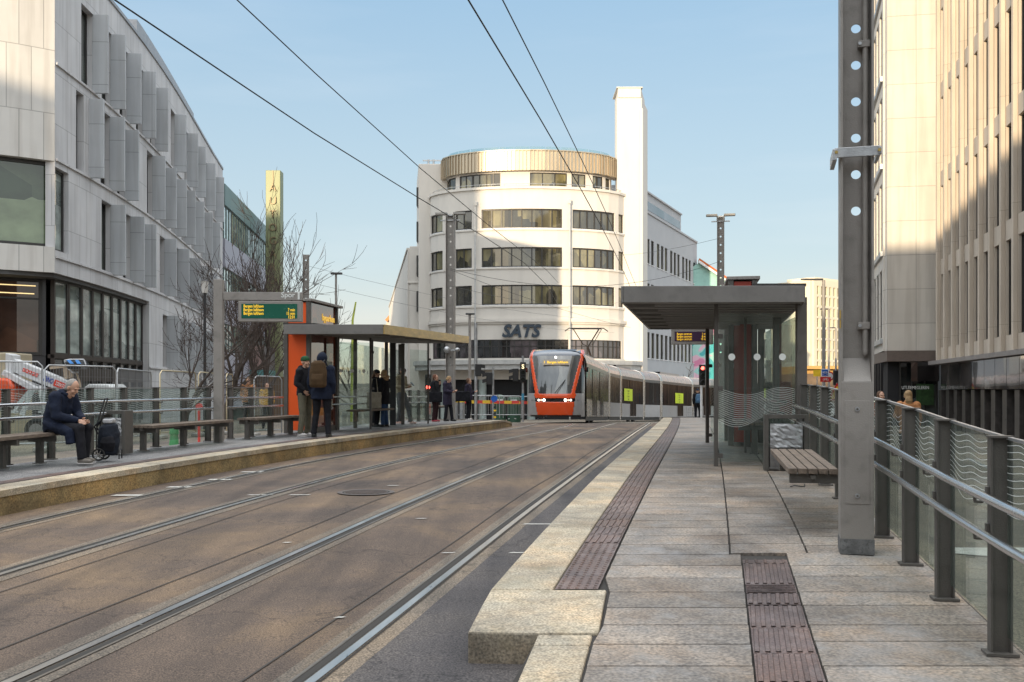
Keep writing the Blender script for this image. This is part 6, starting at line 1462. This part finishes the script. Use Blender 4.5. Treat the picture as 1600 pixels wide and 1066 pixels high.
# ------------------------------------------------------------------ people
SKIN=mat('skin',(.50,.29,.20),.55,0,.08,8); 
CLT=bpy.data.textures.new('folds','CLOUDS'); CLT.noise_scale=.11; CLT.noise_depth=2
def cloth(name,col,rough=.85,var=.22): return mat('cloth_'+name,col,rough,0,var,9,.35,140,spec=.25)
NAVY=cloth('navy',(.011,.016,.034)); BLK=cloth('black',(.012,.012,.016)); OLIVE=cloth('olive',(.13,.12,.085)); BEIGE=cloth('beige',(.33,.28,.20)); GREY=cloth('grey',(.12,.12,.125)); DENIM=cloth('denim',(.03,.06,.13)); PLUM=cloth('plum',(.026,.022,.04)); CAMEL=cloth('camel',(.42,.19,.08)); MAUVE=cloth('mauve',(.20,.16,.17)); GREENC=cloth('green',(.02,.07,.03)); BROWN=cloth('brown',(.075,.045,.022)); DKRED=cloth('dark_red',(.10,.015,.02)); TOTE=cloth('tote',(.32,.28,.22)); BLUEP=cloth('blue_pack',(.06,.12,.20)); ORANGE_LIT=cloth('orange_lit',(.65,.35,.05))
SHOEB=mat('shoe_black',(.015,.015,.015),.5); SHOEW=mat('shoe_white',(.55,.52,.5),.6); SHOEP=mat('shoe_pink',(.6,.38,.33),.6); SHOER=mat('shoe_red',(.35,.03,.05),.6); SHOEG=mat('shoe_grey',(.16,.14,.12),.7)
def hairm(n,c): return mat('hair_'+n,c,.7,0,.3,30,.5,90)
HB=hairm('blond',(.30,.19,.09)); HBR=hairm('brown',(.10,.05,.025)); HR=hairm('red_brown',(.13,.045,.02)); HG=hairm('grey',(.30,.28,.26)); FUR=mat('fur_trim',(.36,.23,.12),.95,0,.4,30,1,60)
def soft(mb,name,m,parent,vox=.012,sm=4,disp=0,dt=None):
    o=mb.build(name,m,parent,recalc=True)
    r_=o.modifiers.new('Remesh','REMESH'); r_.mode='VOXEL'; r_.voxel_size=vox; r_.use_smooth_shade=True
    s_=o.modifiers.new('Smooth','SMOOTH'); s_.factor=.5; s_.iterations=sm
    if disp:
        d_=o.modifiers.new('Folds','DISPLACE'); d_.texture=CLT; d_.strength=disp; d_.mid_level=.5; d_.texture_coords='LOCAL'
    return o
def V(*a): return Vector(a)
def stand(**k):
    J=dict(pel=V(0,0,.97),waist=V(0,.0,1.10),chest=V(0,.01,1.30),neck=V(0,.01,1.50),head=V(0,-.02,1.635),shL=V(.185,.01,1.43),shR=V(-.185,.01,1.43),
     elL=V(.24,.04,1.16),elR=V(-.24,.04,1.16),wrL=V(.22,-.04,.92),wrR=V(-.22,-.04,.92),hdL=V(0,-.15,-1),hdR=V(0,-.15,-1),
     hpL=V(.10,0,.92),hpR=V(-.10,0,.92),knL=V(.12,-.02,.50),knR=V(-.12,-.02,.50),anL=V(.13,.03,.09),anR=V(-.13,.03,.09),toL=V(.05,-1,0),toR=V(-.05,-1,0),look=V(0,-1,0))
    J.update(k); return J
def person(label,loc,rz,h,J,top,legs,shoe,hair=None,hat=None,hood=None,coat=.80,puffy=1.0,fur=None,longhair=False,vox=.006,scarf=None,wide=1.0,beard=None,group=None):
    s=h/1.75; root=thing('person',label,'person',loc,rz,group); root.scale=(s,s,s)
    W=(1,0,0); b=MB(); hd=J['head']; lk=J['look'].normalized(); side=lk.cross(V(0,0,1)).normalized() if abs(lk.z)<.95 else V(-1,0,0); up=side.cross(lk).normalized()
    rot=Matrix((side,lk,up)).transposed()
    def hp(x,y,z): return hd+rot@V(x,y,z)
    b.ell(hp(0,-.012,.02),(.078,.095,.10),18,12,rot=rot); b.ell(hp(0,.028,-.055),(.056,.062,.065),rot=rot); b.ell(hp(0,.095,-.012),(.014,.022,.026),10,6,rot=rot); b.ell(hp(0,.078,-.095),(.025,.022,.02),10,6,rot=rot); b.ell(hp(0,.074,.03),(.052,.02,.012),10,6,rot=rot); b.ell(hp(0,.086,-.055),(.024,.012,.008),8,5,rot=rot)
    for sx in (-1,1): b.ell(hp(sx*.081,-.008,-.01),(.012,.022,.034),8,6,rot=rot); b.ell(hp(sx*.035,.066,-.03),(.03,.025,.028),8,6,rot=rot)
    b.tube([J['neck']-V(0,0,.06),hd+V(0,.0,-.05)],.054,12,wa=W)
    b.tube([J['pel']-V(0,0,.06),J['waist'],J['chest'],J['neck']-V(0,0,.05)],[(.15,.10),(.13,.095),(.16,.10),(.09,.06)],14,wa=W)
    for S,sg in (('L',1),('R',-1)):
        sh,el,wr=J['sh'+S],J['el'+S],J['wr'+S]; b.tube([sh,sh.lerp(el,.5),el],[.05,.045,.037],10); b.tube([el,el.lerp(wr,.35),wr],[.038,.036,.025],10); b.ell(sh,.055,10,7); b.ell(el,.04,8,6)
        hpv,kn,an=J['hp'+S],J['kn'+S],J['an'+S]; b.tube([hpv,hpv.lerp(kn,.5),kn],[.083,.07,.05],12); b.tube([kn,kn.lerp(an,.35),an],[.05,.05,.032],10); b.ell(kn,.052,8,6); b.ell(hpv,.088,10,7); b.ell(an,.036,8,6)
        # hand: palm, four curled fingers of different length, thumb from the side of the palm
        hdv=J['hd'+S].normalized(); pal=(V(0,-1,0)-hdv*V(0,-1,0).dot(hdv)); pal=pal.normalized() if pal.length>.1 else V(0,0,1); wd=hdv.cross(pal).normalized(); inn=V(-sg,0,0)
        if abs(wd.dot(inn))>.8: wd,pal=pal,wd
        curl=inn if abs(wd.dot(inn))<.5 else pal
        curl=(curl-hdv*curl.dot(hdv)).normalized(); wd=hdv.cross(curl).normalized()
        if wd.y>0: wd=-wd      # thumb side towards the front
        pc=wr+hdv*.05; b.tube([wr-hdv*.01,wr+hdv*.03,wr+hdv*.085],[(.016,.024),(.016,.040),(.013,.040)],10,wa=curl)
        for k,(o_,L_) in enumerate(((.034,.068),(.0115,.078),(-.0115,.072),(-.034,.056))):
            p0=wr+hdv*.075+wd*o_; p1=p0+hdv*L_*.42+curl*.006; p2=p1+(hdv*.75+curl*.65).normalized()*L_*.33; p3=p2+(hdv*.25+curl).normalized()*L_*.28
            b.tube([p0,p1,p2,p3],[.0092,.0085,.0078,.0065],7)
        t0=wr+hdv*.022+wd*.026; t1=t0+(wd*.75+hdv*.75+curl*.3).normalized()*.032; t2=t1+(hdv+wd*.2+curl*.45).normalized()*.034; b.tube([t0,t1,t2],[.012,.0105,.008],7)
    soft(b,'body',SKIN,root,vox,3)
    for sx in (-1,1): e=MB(); e.ell(hp(sx*.031,.076,.006),(.010,.006,.006),8,6,rot=rot); e.build('eye',mat('eye_dark',(.03,.025,.02),.2),root)
    # trousers
    t=MB()
    for S in 'LR':
        hpv,kn,an=J['hp'+S],J['kn'+S],J['an'+S]; t.tube([hpv+V(0,0,.02),hpv.lerp(kn,.5),kn,kn.lerp(an,.4),an+V(0,0,-.02)],[.105*wide,.092*wide,.072*wide,.068*wide,.062*wide],14); t.ell(hpv,.108*wide); t.ell(kn,.073*wide)
    t.tube([J['pel']-V(0,0,.07),J['pel'],J['waist']],[(.165,.125),(.165,.125),(.15,.115)],16,wa=W)
    soft(t,'trousers',legs,root,.012,4,.018)
    # shoes
    for S in 'LR':
        an=J['an'+S]; td=J['to'+S].normalized(); q=MB(); f=an+V(0,0,-.045); q.tube([f-td*.055,f+td*.02,f+td*.11,f+td*.17],[(.042,.042),(.047,.045),(.036,.046),(.018,.034)],12,wa=(0,0,1)); q.tube([an+V(0,0,.01),an+V(0,0,-.04)],.05,10)
        so2=soft(q,'shoe',shoe,root,.01,2); q=MB(); q.tube([f-td*.06+V(0,0,-.032),f+td*.11+V(0,0,-.034),f+td*.175+V(0,0,-.032)],[(.010,.046),(.010,.05),(.008,.03)],12,wa=(0,0,1)); q.build('sole',SHOEW if shoe in (SHOEW,SHOEP,SHOER,SHOEG) else SHOEB,so2)
    # jacket
    j=MB(); p=puffy; low=V(0,0,0)
    pts=[J['pel'].lerp(J['hpL'].lerp(J['hpR'],.5),.5)+V(0,0,-(.92-coat) if J['pel'].z>.8 else -.02),J['pel'],J['waist'],J['chest'],J['shL'].lerp(J['shR'],.5)+V(0,0,-.01),J['neck']]
    j.tube(pts,[(.205*p,.165*p),(.20*p,.16*p),(.185*p,.15*p),(.205*p,.15*p),(.165*p,.11*p),(.085,.08)],18,wa=W)
    for S in 'LR':
        sh,el,wr=J['sh'+S],J['el'+S],J['wr'+S]; j.ell(sh,.088*p); j.tube([sh,sh.lerp(el,.5),el],[.085*p,.076*p,.066*p],12); j.ell(el,.066*p); j.tube([el,el.lerp(wr,.5),wr+(wr-el).normalized()*-.005],[.066*p,.058*p,.046*p],12)
    if scarf or not hood: j.tube([J['neck']-V(0,0,.05),J['neck']+V(0,0,.045)],[.10,.075],12)
    soft(j,'jacket',top,root,.012,3,.03)
    if hood=='up':
        q=MB(); q.ell(hp(0,-.03,.03),(.115,.12,.135),rot=rot); q.ell(hp(0,-.06,-.09),(.12,.10,.08),rot=rot); soft(q,'hood',top,root,.012,3,.015)
    elif hood=='down':
        q=MB(); bk=(J['neck']-hd); back=V(0,1,0); q.ell(J['neck']+V(0,.075,.005),(.115,.065,.065)); q.tube([J['neck']+V(.09,.02,.02),J['neck']+V(.06,-.06,-.03)],.03,8); q.tube([J['neck']+V(-.09,.02,.02),J['neck']+V(-.06,-.06,-.03)],.03,8); q.ell(J['neck']+V(0,.09,-.06),(.09,.05,.09)); soft(q,'hood',top,root,.012,3,.015)
    if fur: 
        q=MB(); q.tube([J['neck']+V(.12*math.cos(a),.11*math.sin(a)+.02,.02+.03*math.sin(a)) for a in [i*.524 for i in range(13)]],.045,8); q.ell(J['neck']+V(0,.07,-.0),(.12,.07,.10)); soft(q,'fur_collar',fur,root,.012,2,.04)
    if hair:
        q=MB(); q.ell(hp(0,-.035,.045),(.088,.095,.092),rot=rot); q.ell(hp(0,-.06,-.01),(.084,.06,.085),rot=rot)
        for sx in (-1,1): q.ell(hp(sx*.075,-.02,.01),(.018,.05,.055),rot=rot)
        if longhair: q.tube([hp(0,-.07,0),hp(0,-.10,-.12),hp(0,-.08,-.22)],[(.075,.05),(.085,.05),(.05,.03)],12,wa=W)
        if longhair=='bun': pass
        soft(q,'hair',hair,root,.008,2,.012)
    if beard: 
        q=MB(); q.ell(hp(0,.05,-.09),(.05,.045,.035),rot=rot); soft(q,'beard',beard,root,.008,2)
    if hat:
        q=MB(); q.ell(hp(0,-.012,.062),(.093,.108,.078),rot=rot); q.tube([hp(0,-.012,.03),hp(0,-.012,.055)],[(.094,.108),(.096,.110)],16,wa=side); soft(q,'beanie',hat,root,.008,2,.006)
    return root
PI=math.pi
def at(px,py,fn=Dp): return G(px,py,fn)
def hgt(top,foot,Y): return (foot-top)*Y/FPX
def place(label,px,pyf,pyt,rz,J,*a,fn=Dp,**k):
    p=at(px,pyf,fn); zl=ZL(p.y) if px<800 else p.z; p=V(p.x,p.y,zl); return person(label,p,rz,max(1.5,min(1.95,hgt(pyt,pyf,p.y)*k.pop('hk',1.0))),J,*a,**k),p
# near pair by the orange pillar
J=stand(elL=V(.25,.05,1.17),wrL=V(.17,-.10,1.0),hdL=V(-.3,-.3,-.6),elR=V(-.25,.05,1.17),wrR=V(-.17,-.1,1.0),hdR=V(.3,-.3,-.6),look=V(-.25,-.9,-.05))
place('smiling man in green beanie, black hooded jacket and olive trousers by the orange pillar',476,681.5,557,R(70),J,BLK,OLIVE,SHOEW,hat=GREENC,hood='down',puffy=1.0,coat=.88)
J=stand(look=V(.1,-1,-.1),knL=V(.13,-.03,.50),anL=V(.17,.02,.09),anR=V(-.15,.05,.09))
pr,p=place('person seen from behind in navy hooded coat with brown backpack',503,682.5,553,R(176),J,NAVY,BLK,SHOEB,hood='up',puffy=1.16,coat=.78)
def backpack(label,loc,rz,s,m,h=.46,w=.30,d_=.17,strap=True):
    r_=thing('backpack',label,'backpack',loc,rz); r_.scale=(s,s,s); q=MB(); q.tube([(0,0,0),(0,0,.04),(0,0,h*.6),(0,0,h*.9),(0,0,h)],[(w*.42,d_*.4),(w/2,d_/2),(w/2,d_/2),(w*.42,d_*.42),(w*.2,d_*.2)],18,wa=(1,0,0)); soft(q,'bag_body',m,r_,.012,3,.015)
    q=MB(); q.tube([(0,-d_*.45,h*.08),(0,-d_*.52,h*.3),(0,-d_*.45,h*.5)],[(w*.36,.02),(w*.38,.03),(w*.34,.02)],12,wa=(1,0,0)); soft(q,'front_pocket',m,r_,.010,2,.01)
    if strap:
        q=MB()
        for sx in (-1,1): q.tube([(sx*w*.3,d_*.45,h*.05),(sx*w*.42,d_*1.4,h*.3),(sx*w*.38,d_*1.7,h*.8),(sx*w*.28,d_*.9,h*1.02),(sx*w*.22,d_*.4,h*.92)],.014,6)
        q.build('strap',mat('webbing',(.02,.02,.02),.8),r_)
    return r_
backpack('brown backpack worn over the navy hooded coat',(p.x-.02,p.y-.29,p.z+1.02),0,1.05,BROWN,h=.52,w=.34)
# two women in the shelter opening
J=stand(elL=V(.24,-.02,1.16),wrL=V(.10,-.26,1.12),hdL=V(-.4,-.8,.1),elR=V(-.24,-.02,1.16),wrR=V(-.10,-.26,1.10),hdR=V(.4,-.8,.1),look=V(.1,-1,-.15))
pr,p=place('person in black beanie and dark jacket with a pale tote bag, facing the blonde woman',588,667,588,R(78),J,BLK,BLK,SHOEB,hat=BLK,hair=HBR,longhair=True)
r_=thing('tote_bag','pale cloth tote bag hanging from the arm of the person in black beanie','bag',(p.x-.02,p.y-.28,p.z+.72)); q=MB(); q.box(-.19,.19,-.05,.05,-.22,.20); soft(q,'bag_body',TOTE,r_,.012,3,.03); q=MB(); q.tube([(-.1,0,.18),(-.05,.02,.55),(.06,.02,.55),(.1,0,.18)],.012,6); q.build('strap',TOTE,r_)
J=stand(elR=V(-.24,-.02,1.16),wrR=V(-.12,-.27,1.14),hdR=V(.3,-.8,.2),look=V(-.15,-1,-.1),knL=V(.10,.02,.5))
pr,p=place('blonde woman in long black coat with fur collar and blue jeans',600,667,586,R(-112),J,BLK,DENIM,SHOEB,hair=HB,longhair=True,fur=FUR,coat=.68,puffy=1.08)
# hooded man on phone leaning
J=stand(pel=V(0,.04,.96),waist=V(0,.05,1.09),elL=V(.22,-.02,1.17),wrL=V(.06,-.28,1.20),hdL=V(-.3,-.7,.4),elR=V(-.23,-.02,1.17),wrR=V(-.05,-.27,1.14),hdR=V(.35,-.7,.35),head=V(0,-.05,1.625),look=V(0,-.85,-.5),knL=V(.08,-.20,.50),anL=V(.06,-.34,.09),knR=V(-.10,-.02,.5),anR=V(-.10,.06,.09))
pr,p=place('man in mauve beanie and beige jacket looking at his phone, grey trousers and pink trainers',627,662.5,575,R(62),J,BEIGE,GREY,SHOEP,hat=MAUVE,hood='down',puffy=.98,coat=.9,scarf=True)
ph=mat('phone_black',(.01,.01,.012),.2); 
def phone(label,base,rz,s,dx,dy,dz):
    v=Matrix.Rotation(rz,3,'Z')@V(dx,dy,dz)*s; o=MB().box(-.035,.035,-.075,.075,-.005,.005).build('phone',ph,loc=base+v,bevel=.002); o.rotation_euler=(R(45),0,rz); tag(o,label,'phone'); return o
phone('phone in the hands of the man in the beige jacket',p,R(62),pr.scale.x,0,-.41,1.25)
# leaning pair
J=stand(elL=V(.24,-.03,1.2),wrL=V(.07,-.16,1.40),hdL=V(-.2,-.1,1),elR=V(-.25,.0,1.16),wrR=V(-.15,-.16,1.0),hdR=V(.2,-.5,-.6),look=V(0,-1,-.15))
pr,p=place('woman with red-brown hair, black jacket, shoulder bag and red shoes',680,659.5,591,R(75),J,BLK,cloth('maroon',(.035,.015,.018)),SHOER,hair=HR,puffy=1.12,coat=.82)
r_=thing('shoulder_bag','black shoulder bag hanging at the side of the red-brown haired woman','bag',(p.x+.02,p.y-.25,p.z+.80)); q=MB(); q.box(-.24,.22,-.07,.07,-.16,.16); soft(q,'bag_body',BLK,r_,.012,4,.03); q=MB(); q.tube([(-.18,0,.13),(-.06,.05,.62),(.1,.0,.13)],.012,6); q.build('strap',BLK,r_)
J=stand(elL=V(.23,-.04,1.17),wrL=V(.08,-.27,1.15),hdL=V(-.3,-.7,.4),elR=V(-.23,-.04,1.17),wrR=V(-.07,-.26,1.12),hdR=V(.3,-.7,.4),head=V(0,-.07,1.61),look=V(0,-.75,-.6),knL=V(.1,-.10,.5),anL=V(.1,-.16,.09))
pr,p=place('blond person in long dark plum coat bent over a phone beside the mast',699,658,589,R(66),J,PLUM,BLK,SHOEB,hair=HB,coat=.60,puffy=1.08,hood='down')
J=stand(elL=V(.24,-.03,1.17),wrL=V(.08,-.25,1.18),hdL=V(-.3,-.7,.4),look=V(0,-1,-.15))
pr,p=place('person in dark jacket with big bag, alone right of the left mast',732,656,594,R(78),J,PLUM,BLK,SHOEW,hair=HBR,coat=.82,puffy=1.1)
r_=thing('shoulder_bag','large dark bag slung behind the lone person right of the mast','bag',(p.x-.16,p.y-.22,p.z+.82)); q=MB(); q.box(-.30,.22,-.09,.09,-.14,.22); soft(q,'bag_body',BLK,r_,.014,4,.04); q=MB(); q.tube([(-.18,0,.2),(.1,.0,.62),(.15,.0,.15)],.012,6); q.build('strap',BLK,r_)
# right person with blue backpack
J=stand(knL=V(.10,-.03,.5),anL=V(.10,-.05,.09),anR=V(-.11,.08,.09))
g=at(1090,658,Dt); pr=person('person walking away in dark clothes with blue backpack, beyond the right shelter',V(g.x,g.y,zt(g.y)),R(180),hgt(608,658,g.y),J,BLK,BLK,SHOEB,hat=NAVY,coat=.82,puffy=1.05)
s_=pr.scale.x; backpack('blue backpack of the person walking away beyond the right shelter',(g.x,g.y-.26*s_,zt(g.y)+.98*s_),0,s_,BLUEP,h=.50,w=.34)
# behind the fence with warm light painted into the orange cloth
for label,px,py,Y,top,hh in (('person in sunlit orange jacket behind the left fence, lower one with arms folded',417,600,37,ORANGE_LIT,HBR),('person with sunlit fair hair behind the left fence near the leftmost timber wall',388,592,36,CAMEL,HB)):
    person(label,V(PX(px,Y),Y,PZ(py,Y)-1.72),R(20),1.75,stand(),top,BLK,SHOEB,hair=hh,coat=.82)
# right pavement
Y=21; person('woman in camel coat with fair hair seen from behind on the right pavement',V(PX(1419,Y),Y,PZ(611,Y)-1.66),R(170),1.66,stand(elL=V(.25,-.08,1.18),wrL=V(.10,-.25,1.05)),CAMEL,BLK,SHOEB,hair=HB,longhair=True,coat=.75)
Y=24; person('man in olive jacket with beard walking near the brown canopy on the right',V(PX(1376,Y),Y,PZ(612,Y)-1.72),R(10),1.72,stand(),OLIVE,BLK,SHOEB,hair=HBR,coat=.85)
# seated man, the nearest figure
seat=Vector((PX(90,13.05),13.05,zp(13.05)))
J=dict(pel=V(0,.02,.55),waist=V(0,.03,.68),chest=V(0,-.05,.89),neck=V(0,-.16,1.05),head=V(0,-.255,1.135),shL=V(.185,-.10,.99),shR=V(-.185,-.10,.99),elL=V(.235,-.17,.73),elR=V(-.235,-.15,.72),wrL=V(.05,-.40,.66),wrR=V(-.05,-.39,.64),hdL=V(-.35,-.75,-.35),hdR=V(.35,-.8,-.3),
 hpL=V(.10,-.02,.53),hpR=V(-.10,-.02,.53),knL=V(.12,-.43,.53),knR=V(-.12,-.46,.53),anL=V(.10,-.38,.09),anR=V(-.12,-.50,.09),toL=V(.05,-1,0),toR=V(-.05,-1,0),look=V(0,-.80,-.55))
sm=person('elderly man with short grey hair in navy parka sitting on the bench end, head bowed',seat,R(78),1.58,J,NAVY,BLK,SHOEG,hair=None,hood='down',puffy=1.10,vox=.005,wide=1.05)
q=MB(); hd=J['head']; lk=J['look'].normalized(); side=lk.cross(V(0,0,1)).normalized(); up=side.cross(lk).normalized(); rot=Matrix((side,lk,up)).transposed()
q.ell(hd+rot@V(0,-.034,.028),(.087,.086,.097),rot=rot); q.ell(hd+rot@V(0,-.05,-.04),(.078,.05,.05),rot=rot)
for sx in (-1,1): q.ell(hd+rot@V(sx*.072,-.02,.0),(.014,.04,.03),rot=rot)
soft(q,'hair',HG,sm,.006,2,.004)
q=MB(); q.tube([V(0,.10,.62),V(0,-.02,.56),V(0,-.24,.52),V(0,-.36,.40)],[(.22,.10),(.24,.12),(.235,.10),(.22,.05)],18,wa=(1,0,0)); q.tube([V(.14,-.1,.55),V(.16,-.34,.47),V(.17,-.36,.30)],[.10,.09,.07],12); q.tube([V(-.14,-.1,.55),V(-.16,-.34,.47),V(-.17,-.36,.30)],[.10,.09,.07],12); soft(q,'coat_skirt',NAVY,sm,.012,4,.03)
# shopping trolley
tp_=Vector((PX(169,13.5),13.5,zp(13.5))); r_=thing('shopping_trolley','black wheeled shopping trolley bag standing next to the seated man','shopping trolley',tp_,R(8)); r_.scale=(.92,.92,.92)
q=MB(); q.tube([(0,0,.08),(0,0,.12),(.01,0,.40),(.0,0,.52),(-.02,0,.57)],[(.13,.10),(.155,.13),(.16,.14),(.14,.12),(.06,.06)],16,wa=(1,0,0)); soft(q,'bag_body',cloth('trolley',(.016,.02,.03)),r_,.012,4,.035)
q=MB(); q.tube([(.02,-.12,.15),(.03,-.15,.27),(.02,-.13,.36)],[(.10,.03),(.115,.045),(.09,.03)],12,wa=(1,0,0)); soft(q,'front_pocket',BLK,r_,.01,3,.02)
q=MB()
for dy in (-.09,.09): q.tube([(-.15,dy,.10),(-.14,dy,.55),(-.03,dy*.8,.93)],.011,8)
q.tube([(-.03,-.075,.93),(-.02,0,.945),(-.03,.075,.93)],.015,8); q.tube([(.18,-.08,.02),(.18,-.08,.16),(.18,.08,.16),(.18,.08,.02)],.010,6); q.build('frame',BLACK,r_)
for dy in (-.15,.15):
    q=MB(); q.tube([(-.10+.083*math.cos(a*.2618),dy,.095+.083*math.sin(a*.2618)) for a in range(25)],.014,8); wo=q.build('wheel',mat('tyre',(.02,.02,.02)),r_); q=MB()
    for k in range(6): q.tube([(-.10,dy,.095),(-.10+.075*math.cos(k*1.047),dy,.095+.075*math.sin(k*1.047))],.006,5)
    q.tube([(-.10,dy-.02,.095),(-.10,dy+.02,.095)],.018,8); q.build('spokes',STEEL2,wo)
q=MB(); q.tube([(-.12,-.1,.40),(-.17,-.12,.52),(-.11,-.1,.58)],.012,6); q.tube([(-.13,.1,.40),(-.19,.08,.5),(-.12,.05,.6)],.012,6); q.build('strap',BLK,r_)
q=MB(); q.box(-.06,.09,-.09,.09,.57,.63); soft(q,'plastic_bag',FOIL,r_,.012,3,.04)
# small litter: a crushed can by the kerb, a fallen wire under the right bench
g=G(152,773,Dt); o=MB().tube([(0,0,.03),(.10,.02,.035)],.03,8).build('crushed_can',mat('can_brown',(.12,.05,.03),.4,.4),loc=g); tag(o,'crushed can lying at the foot of the left kerb','can')
g=G(1235,762); o=MB().tube([(0,0,.01),(.05,.02,.02),(.12,-.01,.012),(.16,.02,.012),(.17,.06,.03)],.006,5).build('bent_wire',BLACK,loc=g); tag(o,'short bent black wire lying under the right bench','wire')
